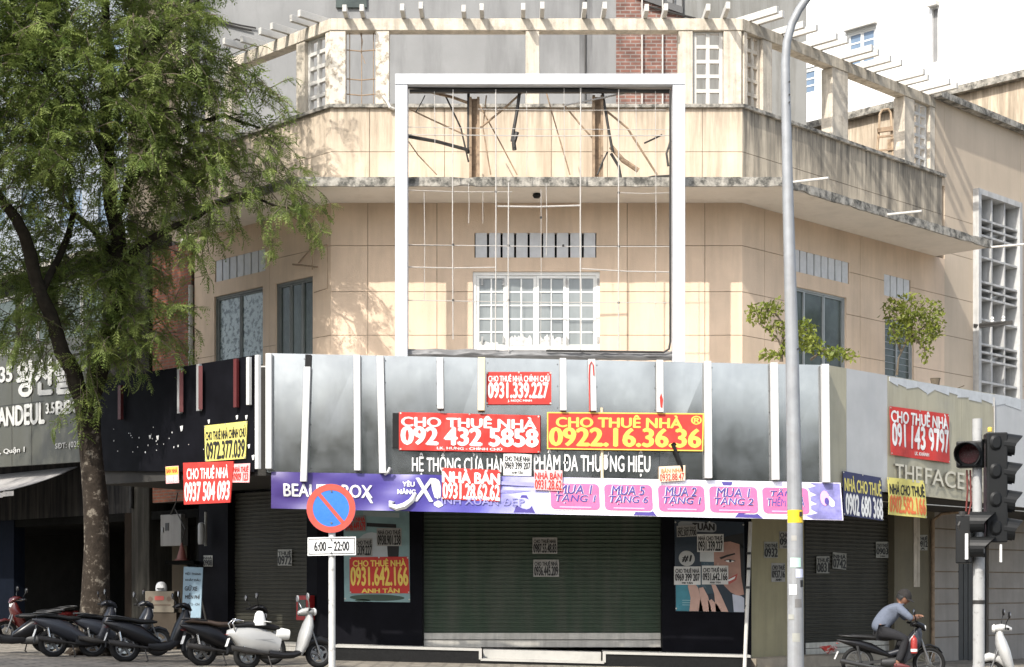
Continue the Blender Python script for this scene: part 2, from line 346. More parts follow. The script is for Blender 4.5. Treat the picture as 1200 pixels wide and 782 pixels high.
def rrect(a0, b0, a1, b1, ra, rb, n=5):
    out = []
    for (ca, cb, s0) in ((a1-ra,b0+rb,-90),(a1-ra,b1-rb,0),(a0+ra,b1-rb,90),(a0+ra,b0+rb,180)):
        for i in range(n+1):
            t = R(s0+90*i/n); out.append((ca+ra*math.cos(t), cb+rb*math.sin(t)))
    return out
def ell(ca, cb, ra, rb, n=20): return [(ca+ra*math.cos(2*math.pi*i/n), cb+rb*math.sin(2*math.pi*i/n)) for i in range(n)]
def sign(name, label, cat, q, bgm, lines=(), border=None, group=None, th=.012, na=1, nb=1, bw=.02):
    mb = MB(); panel(mb, q, th, na, nb); o = mb.build(name, bgm); tag(o, label, cat, group)
    if border:
        b = MB(); ra = bw; (x0,y0),(x1,_),(x2,y2),_ = q.c; rb = bw*abs((x1-x0)/(y0-y2))
        for r_ in ((0,0,1,rb),(0,1-rb,1,1),(0,rb,ra,1-rb),(1-ra,rb,1,1-rb)):
            blob(b, q, [(r_[0],r_[1]),(r_[0],r_[3]),(r_[2],r_[3]),(r_[2],r_[1])], .004)
        b.build('border', border, o)
    (x0,y0),(x1,_),(x2,y2),_ = q.c
    if abs(x1-x0) > .7 and th < .02:
        rv = MB()
        for a, b_ in ((.012,.03),(.988,.03),(.012,.97),(.988,.97),(.5,.015)):
            ra = .018/abs(x1-x0); blob(rv, q, ell(a, b_, ra, ra*abs((x1-x0)/(y0-y2)), 8), .006)
        rv.build('rivet', MATS['dull_steel'], o)
    for ln in lines:
        sx, a0, a1, b0, b1, m = ln[:6]; bold = ln[6] if len(ln) > 6 else .03; ital = ln[7] if len(ln) > 7 else 0
        t = MB(); letter(t, q, sx, a0, a1, b0, b1, .006, bold, ital); t.build('lettering', m, o)
    return o

def heightwall(mb, f, u0, u1, z0, z1, ju=(), jz=(), ops=(), g=.012, dep=.02, rev=.22, o=0, th=.35, mi=0):
    """a rendered wall with scored joints and real openings; ops: (ua, ub, za, zb)"""
    us = {u0, u1}; zs = {z0, z1}
    for u in ju: us |= {u-g/2, u+g/2}
    for z in jz: zs |= {z-g/2, z+g/2}
    for a in ops: us |= {a[0], a[1]}; zs |= {a[2], a[3]}
    us = sorted(u for u in us if u0-1e-6 <= u <= u1+1e-6); zs = sorted(z for z in zs if z0-1e-6 <= z <= z1+1e-6)
    def depth(i, j):
        if i < 0 or j < 0 or i >= len(us)-1 or j >= len(zs)-1: return -th
        u = (us[i]+us[i+1])/2; z = (zs[j]+zs[j+1])/2
        for a in ops:
            if a[0] < u < a[1] and a[2] < z < a[3]: return -rev
        if any(abs(u-x) < g/2 for x in ju) or any(abs(z-x) < g/2 for x in jz): return -dep
        return 0
    for i in range(len(us)-1):
        for j in range(len(zs)-1):
            d = depth(i, j); a, b, c, e = us[i], us[i+1], zs[j], zs[j+1]
            op = d == -rev
            if not op: mb.add([f.w(a,c,o+d), f.w(b,c,o+d), f.w(b,e,o+d), f.w(a,e,o+d)], [(0,1,2,3)], 1 if d == -dep else mi)
            d2 = depth(i+1, j)
            if abs(d-d2) > 1e-6: mb.add([f.w(b,c,o+d), f.w(b,c,o+d2), f.w(b,e,o+d2), f.w(b,e,o+d)], [(0,1,2,3)], mi)
            d2 = depth(i, j+1)
            if abs(d-d2) > 1e-6: mb.add([f.w(a,e,o+d), f.w(b,e,o+d), f.w(b,e,o+d2), f.w(a,e,o+d2)], [(0,1,2,3)], mi)
            if i == 0: mb.add([f.w(a,c,o+d), f.w(a,e,o+d), f.w(a,e,o-th), f.w(a,c,o-th)], [(0,1,2,3)], mi)
            if j == 0: mb.add([f.w(a,c,o+d), f.w(a,c,o-th), f.w(b,c,o-th), f.w(b,c,o+d)], [(0,1,2,3)], mi)
# ------------------------------------------------------------------ ground
xs = [-1500, -40, -20, 0, 20, 40, 1500]
def gcl(x): return gz(max(-40, min(40, x)))
mb = MB()
for a, b in zip(xs[:-1], xs[1:]):
    mb.add([(a,-900,gcl(a)-.15),(b,-900,gcl(b)-.15),(b,1500,gcl(b)-.15),(a,1500,gcl(a)-.15)], [(0,1,2,3)])
struct(mb.build('road', mat('asphalt', (.055,.055,.057), .9, var=.2, scale=8, bump=.5, bscale=90, blotch=.3, bcol=(.09,.09,.09)), local=True))
PAVE = brickmat('paving', (.30,.27,.22), (.25,.225,.185), (.13,.115,.095), 3.2, uaxis=(1,0))
gn = PAVE.node_tree
# paving is laid flat: use x, y
cbn = next(n for n in gn.nodes if n.type == 'COMBXYZ'); sxn = next(n for n in gn.nodes if n.type == 'SEPXYZ'); gn.links.new(sxn.outputs[1], cbn.inputs[1])
mb = MB()
for a, b in zip(xs[1:-2], xs[2:-1]):
    mb.hexa([(a,20.4,gcl(a)-.16),(b,20.4,gcl(b)-.16),(b,70,gcl(b)-.16),(a,70,gcl(a)-.16),(a,20.4,gcl(a)),(b,20.4,gcl(b)),(b,70,gcl(b)),(a,70,gcl(a))])
struct(mb.build('sidewalk', PAVE, local=True))
mb = MB()
for a, b in zip(xs[1:-2], xs[2:-1]):
    mb.hexa([(a,20.2,gcl(a)-.16),(b,20.2,gcl(b)-.16),(b,20.397,gcl(b)-.16),(a,20.397,gcl(a)-.16),(a,20.2,gcl(a)-.004),(b,20.2,gcl(b)-.004),(b,20.397,gcl(b)-.004),(a,20.397,gcl(a)-.004)])
struct(mb.build('kerb', CONC, local=True))

# the far wood across the street, seen only in the glossy fascia
mb = MB(); n = 120
def th_(x): return 12.9-1.9*max(-1,min(1,x/6))+3.5*noise.noise(Vector((x*.05,0,0)))+2.5*noise.noise(Vector((x*.17,3,0)))+1.2*noise.noise(Vector((x*.6,7,0)))
tx = [-90+180*i/n for i in range(n+1)]
prof = [(-1,-33),(.45,-31),(.8,-33),(1,-36),(.8,-39),(-1,-41)]
vs = [(x, yy+1.2*noise.noise(Vector((x*.4,yy,1))), max(-1, zf*th_(x))) for x in tx for zf, yy in prof]
k = len(prof)
mb.add(vs, [(i*k+j,(i+1)*k+j,(i+1)*k+j+1,i*k+j+1) for i in range(n) for j in range(k-1)])
o = mb.build('treeline', leafmat('far_leaves', (.025,.04,.012), (.045,.06,.022), .1), local=True); o['kind'] = 'stuff'

# ------------------------------------------------------------------ the corner building
ZS = FC.z(600, 238); ZE = ZS+.17; ZC = FC.z(600, 127); ZB0 = FC.z(600, 36); ZB1 = FC.z(600, 22)
BLD = thing('corner_building', 'beige art deco corner building with chamfered front, deep eaves and rooftop pergola', 'building', (.5, 38, 0))
def pu(f, *px): return [f.u(p) for p in px]
ZW0 = 4.6
# upper storey walls
mb = MB()
zw = lambda py: FC.z(600, py)
cw = (FC.u(554), FC.u(703), zw(412), zw(318)); cv = (FC.u(556), FC.u(699), zw(302), zw(273))
heightwall(mb, FC, WL, WR, ZW0, ZS, pu(FC, 431, 512, 735, 826), [zw(288), zw(342), zw(393)], [cw, cv]); mb.build('wall', WALL, BLD); mb = MB()
uL0 = FL.u(228)
lwA = (FL.u(251), FL.u(308), FL.z(251,440), FL.z(251,348)); lwB = (FL.u(322.5), FL.u(366.5), FL.z(322,430), FL.z(322,333)); lv = (FL.u(252), FL.u(311), FL.z(252,331), FL.z(252,306))
heightwall(mb, FL, uL0, 0, ZW0, ZS, [FL.u(316)], [zw(288), zw(393)], [lwA, lwB, lv]); mb.build('wall', WALL, BLD); mb = MB()
uR1 = FR.u(1107)
rwA = (FR.u(921), FR.u(992), FR.z(992,440), FR.z(992,349)); rvA = (FR.u(921), FR.u(995), FR.z(995,333), FR.z(995,308))
rwB = (FR.u(1037), FR.u(1071), FR.z(1037,450), FR.z(1037,372)); rvB = (FR.u(1036), FR.u(1067), FR.z(1036,346), FR.z(1036,321))
jr = [zw(288), zw(342), zw(393)]
heightwall(mb, FR, 0, uR1, ZW0, ZS, [FR.u(896), FR.u(1008)], jr, [rwA, rvA, rwB, rvB])
mb.build('wall', WALL, BLD)
# parapet
mb = MB()
heightwall(mb, FC, WL, WR, ZE, ZC, pu(FC, 433, 521, 646, 712, 823), [zw(178)]); mb.build('parapet', WALLP, BLD); mb = MB()
heightwall(mb, FL, FL.u(205), 0, ZE, ZC, [FL.u(330)], [zw(178)])
mb.build('parapet', WALLP, BLD)
mb = MB(); heightwall(mb, FR, 0, FR.u(1104), ZE, ZC, [], [zw(178)]); mb.build('parapet', WALLD, BLD)
def ring_poly(o0, o1, uL, uR):
    return [tuple(FL.w(uL,0,o1)[:2]), (cl(o1), WD-o1), (cr(o1), WD-o1), tuple(FR.w(uR,0,o1)[:2]), tuple(FR.w(uR,0,o0)[:2]), (cr(o0), WD-o0), (cl(o0), WD-o0), tuple(FL.w(uL,0,o0)[:2])]
mb = MB(); mb.slab(ring_poly(-.34, .07, FL.u(205), FR.u(1106)), ZC+.003, ZC+.075); mb.build('coping', MOSS, BLD)
uEL, uER = FL.u(188, 1.45), FR.u(1160, 1.45)
mb = MB(); mb.slab(ring_poly(-.3, 1.40, uEL, uER-.003), ZS+.003, ZE-.003); mb.build('eaves', SOFFIT, BLD)
mb = MB(); ph = [FL.w(uEL,0,1.402), Vector((cl(1.402),WD-1.402,0)), Vector((cr(1.402),WD-1.402,0)), FR.w(uER-.003,0,1.402)]
# a broken, bitten edge: short lengths of differing height
po = [FL.w(uEL,0,1.455), Vector((cl(1.455),WD-1.455,0)), Vector((cr(1.455),WD-1.455,0)), FR.w(uER,0,1.455)]
for a, b, c, d in zip(ph[:-1], ph[1:], po[:-1], po[1:]):
    n = max(8, int((b-a).length/.045)); ring = []
    for i in range(n+1):
        t = i/n; p = c.lerp(d,t); q = a.lerp(b,t); nv = lambda k, sc: noise.noise(Vector((p.x*sc, p.y*sc, k)))
        bite = max(0, nv(3,1.6)-.28)*.16; z0 = ZS-.010+.012*nv(1,5)+bite*.6; z1 = ZE+.008-.010*abs(nv(2,7))-bite*.25
        dd = (p-q).normalized()*(.012*nv(4,6)-bite*.35); p = p+dd
        ring += [(p.x,p.y,z0),(p.x,p.y,z1),(q.x,q.y,z1),(q.x,q.y,z0)]
    mb.add(ring, [(i*4+j,(i+1)*4+j,(i+1)*4+(j+1)%4,i*4+(j+1)%4) for i in range(n) for j in range(4)]+[(0,1,2,3),(n*4+3,n*4+2,n*4+1,n*4)])
mb.build('eaves_edge', MOSS, BLD)
# windows
def window(f, op, leaves, cols, rows, fm, gm, fw=.06, mw=.022, rec=.10, parent=BLD, name='window', double=True, slide=0):
    u0, u1, z0, z1 = op; m = MB(); g = MB(); b = .012
    m.fbox(f,u0-b,u0+fw,z0-b,z1+b,-rec-.06,-rec+.05); m.fbox(f,u1-fw,u1+b,z0-b,z1+b,-rec-.06,-rec+.05)
    m.fbox(f,u0+fw,u1-fw,z1-fw,z1+b,-rec-.06,-rec+.048); m.fbox(f,u0+fw,u1-fw,z0-b,z0+fw,-rec-.06,-rec+.048)
    w = (u1-u0-2*fw)/leaves
    for i in range(leaves):
        a, c = u0+fw+i*w, u0+fw+(i+1)*w; s = fw*.8; dz = -.012*(i%2)
        m.fbox(f,a+.003,a+s,z0+fw+.003,z1-fw-.003,-rec-.04,-rec+.03+dz); m.fbox(f,c-s,c-.003,z0+fw+.003,z1-fw-.003,-rec-.04,-rec+.03+dz)
        m.fbox(f,a+s,c-s,z1-fw-s,z1-fw-.003,-rec-.04,-rec+.028+dz); m.fbox(f,a+s,c-s,z0+fw+.003,z0+fw+s*1.3,-rec-.04,-rec+.028+dz)
        for k in range(1, cols): x = a+s+(c-a-2*s)*k/cols; m.fbox(f,x-mw/2,x+mw/2,z0+fw+s,z1-fw-s,-rec-.02,-rec+.012+dz)
        for k in range(1, rows): z = z0+fw+s+(z1-z0-2*fw-2*s)*k/rows; m.fbox(f,a+s,c-s,z-mw/2,z+mw/2,-rec-.02,-rec+.010+dz)
    g.fbox(f,u0+fw*.5,u1-fw*.5,z0+fw*.5,z1-fw*.5,-rec-.025,-rec-.008)
    wo = m.build(name, fm, parent); g.build('pane', gm, wo); return wo
w0 = window(FC, cw, 4, 2, 5, WHITEW, GLASSG, fw=.075, mw=.03)
mb = MB()
for i, (a, b_, h) in enumerate(((.03,.2,.16),(.27,.47,.30),(.53,.72,.30),(.30,.40,.36),(.56,.64,.34))):
    u0, u1, z0, z1 = cw; ua, ub = u0+(u1-u0)*a, u0+(u1-u0)*b_
    n = 10; top = [(ua+(ub-ua)*k/n, z0+.13+h*.6*(.6+.7*random.random())) for k in range(n+1)]
    mb.prism(FC, [(ua,z0+.13),(ub,z0+.13)]+top[::-1], -.088+.003*i, -.082+.003*i)
mb.build('torn_paper', mat('torn_white_paper', (.50,.50,.48), .8, blotch=.8, bcol=(.16,.16,.15), blscale=14), w0)
mb = MB()      # hinges
for px in (565, 590, 664, 701):
    for py in (330, 398): u = FC.u(px); z = zw(py); mb = MB(); mb.fbox(FC,u-.02,u+.02,z-.07,z+.07,-.05,-.03); mb.build('hinge', paint('hinge_grey', (.3,.3,.29), .6), w0)
CURT = mat('leaf_print_curtain', (.045,.075,.08), .25, var=.5, scale=9, blotch=.9, bcol=(.34,.40,.40), blscale=9, lo=.44, hi=.5, spec=.6)
window(FL, lwA, 2, 1, 1, mat('grey_window_frame', (.16,.17,.16), .6), CURT, fw=.05)
window(FL, lwB, 3, 1, 1, MATS['grey_window_frame'], GLASSD, fw=.05)
window(FR, rwA, 3, 1, 1, mat('alu_frame', (.34,.36,.36), .5, metal=.3), GLASSD, fw=.04)
window(FR, rwB, 2, 1, 9, MATS['alu_frame'], GLASSD, fw=.04, mw=.012)
def vent(f, op, n):
    u0, u1, z0, z1 = op; m = MB(); w = (u1-u0)/n
    for i in range(n): m.fbox(f,u0+i*w+.022,u0+(i+1)*w-.022,z0-.01,z1+.01,-.12,-.012-.006*random.random())
    v = m.build('vent_grille', VENT, BLD, bevel=.008); d = MB(); d.fbox(f,u0-.01,u1+.01,z0-.01,z1+.01,-.2,-.14); d.build('vent_back', DARK, v)
vent(FC, cv, 9); vent(FL, lv, 7); vent(FR, rvA, 9); vent(FR, rvB, 4)
# pergola on the roof
mb = MB(); mb.slab([(cl(.02),WD-.02),(cr(.02),WD-.02),(cr(-.26),WD+.26),(cl(-.26),WD+.26)], ZB0, ZB1); mb.build('roof_beam', CREAM, BLD, bevel=.012)
mb = MB(); a = FL.u(268); mb.slab([tuple(FL.w(a,0,.02)[:2]),(cl(.02)-.002,WD-.02),(cl(-.26)-.002,WD+.26),tuple(FL.w(a,0,-.26)[:2])], ZB0, ZB1); mb.build('roof_beam', CREAM, BLD, bevel=.012)
mb = MB(); a = FR.u(1096); mb.slab([(cr(.02)+.002,WD-.02),tuple(FR.w(a,0,.02)[:2]),tuple(FR.w(a,0,-.26)[:2]),(cr(-.26)+.002,WD+.26)], ZB0, ZB1); mb.build('roof_beam', mat('beam_weathered', (.45,.40,.32), .92, var=.15, scale=3, bump=.3, streak=.6, sscale=7, blotch=.7, bcol=(.16,.14,.11), blscale=4), BLD, bevel=.012)
def post(f, pa, pb, m=CREAM, th=.26, o=0):
    b = MB(); b.fbox(f, f.u(pa), f.u(pb), ZC+.076, ZB0-.002, o-th, o); b.build('roof_post', m, BLD, bevel=.012)
for pa, pb, m in ((386,405,CHIP),(440,456,CHIP),(616,632,CREAM),(795,812,CREAM),(848,869,CREAM)): post(FC, pa, pb, m)
for pa, pb, m in ((347,357,CREAM),(381,386.5,CHIP),(262,271,CREAM),(240,247,CREAM)): post(FL, pa, pb, m, .24)
for pa, pb, m in ((872,876,CREAM),(894,905,CREAM),(975.5,994,CREAM),(1060,1072,CREAM),(1090,1096,CREAM)): post(FR, pa, pb, m, .3 if pa > 950 else .22)
def screen(f, pa, pb, cols, rows, m, th=.10, w=.05, name='lattice_screen'):
    b = MB(); u0, u1 = f.u(pa), f.u(pb); z0, z1 = ZC+.078, ZB0-.004
    b.fbox(f,u0,u0+w,z0,z1,-.18,-.08); b.fbox(f,u1-w,u1,z0,z1,-.18,-.08)
    for i in range(rows+1):
        z = z0+(z1-z0)*i/rows; b.fbox(f,u0+w,u1-w,max(z0,z-w/2),min(z1,z+w/2),-.175,-.083)
    for i in range(1, cols):
        u = u0+(u1-u0)*i/cols
        for j in range(rows): b.fbox(f,u-w/2,u+w/2,z0+(z1-z0)*j/rows+w/2,z0+(z1-z0)*(j+1)/rows-w/2,-.17,-.086)
    b.build(name, m, BLD)
screen(FC, 812.5, 847.5, 2, 5, LATT, w=.075)
screen(FL, 357.5, 380.5, 2, 5, LATT, w=.075)
screen(FR, 876.5, 893.5, 2, 5, CREAM, w=.07)
screen(FR, 1073, 1089, 2, 6, LATT, w=.07)
b = MB(); u0, u1 = FC.u(405.5), FC.u(439.5)
for py in (56, 90, 108): b.tube([FC.w(u0,zw(py),-.15),FC.w((u0+u1)/2,zw(py+1.5),-.15),FC.w(u1,zw(py),-.15)], .013, 6)
for px in (409, 423, 437): b.tube([FC.w(FC.u(px),ZC+.07,-.15),FC.w(FC.u(px),ZB0,-.15)], .010, 6)
b.tube([FC.at(421,36,-.13),FC.at(425,48,-.12),FC.at(423,62,-.13),FC.at(428,75,-.12)], .008, 5)
b.build('broken_lattice', RUST, BLD)
b = MB(); b.tube([FC.at(449,113,.03),FC.at(453,118,.08),FC.at(457,126,.10),FC.at(462,128,.06)], .035, 8); b.build('bent_pipe', LATT, BLD)
def stub(f, px, L=.5, o0=-.5):
    u = f.u(px); b = MB(); L += random.uniform(-.12,.10); w = .045
    b.hexa([f.w(u-w,ZB1+.003,L),f.w(u+w,ZB1+.003,L),f.w(u+w,ZB1+.003,o0),f.w(u-w,ZB1+.003,o0),f.w(u-w,ZB1+.15,L),f.w(u+w,ZB1+.15,L),f.w(u+w,ZB1+.15,o0),f.w(u-w,ZB1+.15,o0)])
    b.build('rafter_end', LATT, BLD, bevel=.008)
for px in (406,426,473,495,544,565,613,635,684,707,756,778,827,849): stub(FC, px)
for px in (290,303,325,339,362,374): stub(FL, px, .55)
for px in (879,889,916,927,951,962,987,997,1013,1025,1051,1062,1079,1089): stub(FR, px, .7)
# roof terrace behind the parapet
mb = MB(); mb.slab([tuple(FL.w(FL.u(205),0,-.35)[:2]),(cl(-.35),WD+.35),(cr(-.35),WD+.35),tuple(FR.w(FR.u(1104),0,-.35)[:2]),(13,45),(-9,45)], ZE-.2, ZE+.05); mb.build('roof_terrace', SOFFIT, BLD)
# brick pier and drain pipe at the left end
uB = FL.u(178); mb = MB(); mb.fbox(FL, uB, uL0-.16, 3.6, ZS-.005, -.5, -.02); mb.build('brick_pier', BRICKL, BLD)
mb = MB(); mb.fbox(FL, uL0-.158, uL0-.003, 3.6, ZS-.006, -.45, -.10); mb.build('dark_reveal', DARK, BLD)
mb = MB(); mb.tube([FL.w(uL0-.08, 4, .05), FL.w(uL0-.08, FL.z(225,335), .05)], .055, 10); mb.build('drain_pipe', CONC, BLD)
mb = MB()
for dz, o_ in ((0,.0),(-.02,.12)): mb.tube([FL.at(350,308,.02+o_),FL.at(366,290,.1+o_),FL.at(384,287,.25+o_)], .014, 6); mb.tube([FL.at(366,290,.1+o_),FL.at(366,316,.1+o_)], .012, 6)
mb.tube([FL.at(343,310,.05),FL.at(372,313,.25)], .02, 6); mb.tube([FL.at(384,287,.25),FL.at(384,340,.25)], .01, 6); mb.tube([FL.at(368,343,.03),FL.at(384,338,.25)], .01, 6)
mb.build('bracket', RUST, BLD)
# lamp under the eaves
mb = MB(); c = P(629, 232, 33.2); mb.lathe([(.03,.22),(.05,.12),(.09,.05),(.06,0)], c, n=12); mb.build('eaves_lamp', BLACKM, BLD)
# fluorescent tubes reaching out from the eaves on the right
for (xa, ya, xb, yb) in ((926,214,964,219),(1037,252,1081,253),(1160,290,1189,291)):
    mb = MB(); u = FR.u(xa, 1.4); z = FR.z(xa, ya, 1.4); a = FR.w(u, z, 1.38); b_ = FR.w(u+.18, z-.02, 2.2); mb.tube([a, b_], .028, 8)
    o = mb.build('fluorescent_tube', LATT, BLD)
# tall wall carrying on past the eaves, with its breeze block screen
uT0, uT1 = FR.u(1092)+.0, FR.u(1330)
ZT = FR.z(1097, 117)
mb = MB(); sc = (FR.u(1143), FR.u(1189), FR.z(1143,560), FR.z(1143,228))
heightwall(mb, FR, uR1+.002, uT1, ZW0, ZT, [FR.u(1196)], [zw(178), zw(228), zw(288), zw(342), zw(393)], [sc], rev=.3)
heightwall(mb, FR, FR.u(1096.5), uR1, ZC-.2, ZT, [], [], o=-.003)
mb.build('wall', WALLT, BLD)
mb = MB(); mb.fbox(FR, FR.u(1094), uT1, ZT+.003, ZT+.16, -.45, .22); mb.build('coping', MOSS, BLD)
mb = MB(); u0, u1, z0, z1 = sc; fw = .13
mb.fbox(FR,u0-.12,u0+.02,z0,z1+.12,-.25,.16); mb.fbox(FR,u1-.02,u1+.12,z0,z1+.12,-.25,.16); mb.fbox(FR,u0+.02,u1-.02,z1-.02,z1+.118,-.25,.158)
cw_ = (u1-u0-.04)/3
rowsz = []; z = z1-.02
pat = [('t',.62),('d',.2),('d',.2),('t',.55)]
i = 0
while z > z0+.2:
    k_, h = pat[i % 4]; i += 1
    mb.fbox(FR,u0+.02,u1-.02,z-h,z-h+.05,-.25,.09)
    for c in range(1,3): u = u0+.02+cw_*c; mb.fbox(FR,u-.03,u+.03,z-h+.05,z,-.25,.085)
    if k_ == 't':
        for c in range(3):
            a = u0+.02+cw_*c+.03; mb.hexa([FR.w(a,z-h+.05,-.02),FR.w(a+.05,z-h+.05,.03),FR.w(a+cw_-.08,z-h+.05,-.24),FR.w(a,z-h+.05,-.24),FR.w(a,z-.01,-.02),FR.w(a+.05,z-.01,.03),FR.w(a+cw_-.08,z-.01,-.24),FR.w(a,z-.01,-.24)])
    elif i % 2 == 1:
        a = u0+.02+cw_+.03; mb.hexa([FR.w(a,z-h+.05,.02),FR.w(a+cw_-.06,z-h+.05,-.2),FR.w(a+cw_-.06,z-h+.05,-.24),FR.w(a,z-h+.05,-.24),FR.w(a,z+.1,-.2),FR.w(a+cw_-.06,z+.1,.02),FR.w(a+cw_-.06,z+.1,-.24),FR.w(a,z+.1,-.24)])
    z -= h
so_ = mb.build('breeze_block_screen', mat('screen_grey', (.45,.45,.44), .85, var=.15, scale=3, blotch=.6, bcol=(.20,.19,.18), blscale=3, streak=.4, sscale=5), BLD)
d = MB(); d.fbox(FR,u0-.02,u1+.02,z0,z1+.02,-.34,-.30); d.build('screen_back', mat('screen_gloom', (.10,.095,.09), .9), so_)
# electrical bracket on the tall wall
br = MB(); a = FR.at(1141,382,.02); br.tube([a, FR.w(FR.u(1141)+.25, a.z+.02, .75)], .05, 6); br.bar(FR.w(FR.u(1141)-.02,a.z-.02,.05), FR.w(FR.u(1141)+.3,a.z+.02,.9), .07, .09)
pb = br.build('cable_bracket', IRON, BLD)
for t_ in (.45, .75):
    q = MB(); q.lathe([(.03,0),(.05,.03),(.03,.07),(.05,.10),(.02,.15)], FR.w(FR.u(1141)+.02+.28*t_, a.z+.05, .05+.85*t_), n=10); q.build('insulator', SWHITE, pb)
# shop canopy body
uCL, uCR = FL.u(120, 2.7), FR.u(1330, 2.7)
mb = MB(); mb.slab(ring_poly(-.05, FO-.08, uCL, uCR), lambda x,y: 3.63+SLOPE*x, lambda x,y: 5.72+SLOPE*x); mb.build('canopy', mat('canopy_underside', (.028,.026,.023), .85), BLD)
mb = MB(); a0, a1 = ring_poly(-.02, FO-.09, uCL, uCR), None
mb.slab(a0, lambda x,y: 5.724+SLOPE*x, lambda x,y: 5.75+SLOPE*x); mb.build('canopy_roof', mat('zinc_roof', (.50,.49,.47), .6, var=.12, scale=2, blotch=.5, bcol=(.28,.25,.22)), BLD)
# ground floor
g0 = lambda x: gz(x)-.05
mb = MB(); mb.fbox(FC, FC.u(372), FC.u(495), -.2, 3.72, -.4, .08); mb.build('pillar', BLACK, BLD); mb = MB(); mb.fbox(FC, FC.u(775.5), FC.u(880), -.3, 3.60, -.4, .08); mb.build('pillar', BLACK, BLD); mb = MB(); mb.fbox(FL, FL.u(362.5), -.02, -.2, 3.75, -.4, .07)
mb.build('pillar', BLACK, BLD)
mb = MB(); mb.fbox(FL, FL.u(236), FL.u(270), -.2, 3.75, -.4, .07); mb.build('pillar', BLACK, BLD)
def shutter(f, pa, pb, z0, z1, m, o=-.12, rail=.2):
    u0, u1 = f.u(pa, o), f.u(pb, o); n = int((z1-z0)/.085); b = MB(); prof = []
    for i in range(n):
        z = z0+(z1-z0)*i/n; h = (z1-z0)/n
        prof += [(z, o-.016), (z+h*.18, o-.016), (z+h*.32, o), (z+h*.86, o+.006)]
    prof.append((z1, o-.016))
    K = 14; dn = lambda u, z: .014*noise.noise(Vector((u*1.1, z*1.6, 3)))
    vs = [f.w(u0+(u1-u0)*k/K, z+.006*noise.noise(Vector((u0+(u1-u0)*k/K, z*.7, 9))), oo+dn(u0+(u1-u0)*k/K, z)) for (z, oo) in prof for k in range(K+1)]
    b.add(vs, [(i*(K+1)+k, i*(K+1)+k+1, (i+1)*(K+1)+k+1, (i+1)*(K+1)+k) for i in range(len(prof)-1) for k in range(K)])
    so = b.build('roller_shutter', m, BLD)
    r = MB(); r.fbox(f,u0,u1,z0-rail,z0-rail*.52,o-.03,o+.03); r.fbox(f,u0,u1,z0-rail*.46,z0-.003,o-.03,o+.022); r.build('bottom_rail', STEEL, so)
    g = MB(); g.fbox(f,u0-.05,u0-.003,z0-rail,z1,o-.04,o+.05); g.build('guide', BLACKM, so); g = MB(); g.fbox(f,u1+.003,u1+.05,z0-rail,z1,o-.04,o+.05); g.build('guide', BLACKM, so)
shutter(FC, 497, 774, .62, 3.7, SHUT, rail=.30)
shutter(FL, 271, 361.5, .40, 3.7, SHUTB)
shutter(FR, 942, 1044, FR.z(990,752), 3.55, SHUTB, rail=.26)
mb = MB(); mb.fbox(FR, .06, FR.u(940), -.4, 3.5, -.4, .05); mb.build('pillar', mat('olive_plaster', (.32,.285,.17), .8, var=.1, scale=1.5, streak=.3, scol=(.14,.125,.08), sscale=3), BLD)
mb = MB(); mb.fbox(FR, FR.u(1046), FR.u(1093), -.5, 3.48, -.4, .05); mb.build('pillar', BROWNP, BLD)
mb = MB(); mb.fbox(FR, FR.u(1068), FR.u(1075), FR.z(1070,688), 3.47, .053, .07); mb.build('painted_strip', CREAM, BLD)
mb = MB(); mb.tube([FR.w(FR.u(1088), -.3, .12), FR.w(FR.u(1088), 3.2, .12)], .05, 8); mb.tube([FR.w(FR.u(1088), 3.2, .12), FR.w(FR.u(1090), 3.35, .3), FR.w(FR.u(1110), 3.5, 1.2)], .035, 8); mb.build('drain_pipe', RUST, BLD)
# tiled wall with a slatted door
mb = MB(); dz = FR.z(1140,768); dop = (FR.u(1122.5), FR.u(1158), -.6, FR.z(1130,618))
zz = [FR.z(1105, y) for y in (620, 642, 670, 690, 708, 728, 747)]
heightwall(mb, FR, FR.u(1094), uT1, -.6, 3.45, [], zz, [dop], g=.03, dep=.025, o=.02, rev=.12); mb.build('tiled_wall', TILE, BLD)
mb = MB(); n = 13
for i in range(n):
    a = dop[0]+(dop[1]-dop[0])*i/n; mb.fbox(FR, a+.012, a+(dop[1]-dop[0])/n-.004, -.55, dop[3], -.07, -.05+.008*(i%2))
so = mb.build('slatted_door', mat('dark_slats', (.03,.03,.03), .5), BLD); mb = MB(); mb.fbox(FR, dop[0]-.02, dop[1]+.02, -.55, dop[3]+.02, -.13, -.09); mb.build('door_backing', DARK, so)
# plinth with its stepped cap
zp = lambda x: .304-.0247*x
def plin(x0, x1, drop, o0=-.1, o1=.75):
    y0, y1 = WD-o1, WD-o0
    return [(x0,y0),(x1,y0),(x1,y1),(x0,y1)], (lambda x,y: -.5), (lambda x,y: zp(x)-.05-drop)
X = lambda px: (px-CX)/F*(WD-.75)
capm = MB(); bod = MB()
for x0, x1, d in ((X(392), X(563), 0), (X(563)+.002, X(708)-.002, .2), (X(708), X(880), 0)):
    p, a, b = plin(x0, x1, d); bod.slab(p, a, b)
    capm.slab([(x0,WD-.78),(x1,WD-.78),(x1,WD+.1),(x0,WD+.1)], lambda x,y: zp(x)-.047-d, lambda x,y: zp(x)-d)
for xx in (X(563)-.001, X(708)+.001): capm.slab([(xx-.03,WD-.785),(xx+.03,WD-.785),(xx+.03,WD-.70),(xx-.03,WD-.70)], lambda x,y: zp(xx)-.22, lambda x,y: zp(xx)+.003)
bod.build('plinth', GRAN, BLD); capm.build('plinth_cap', CONC, BLD)
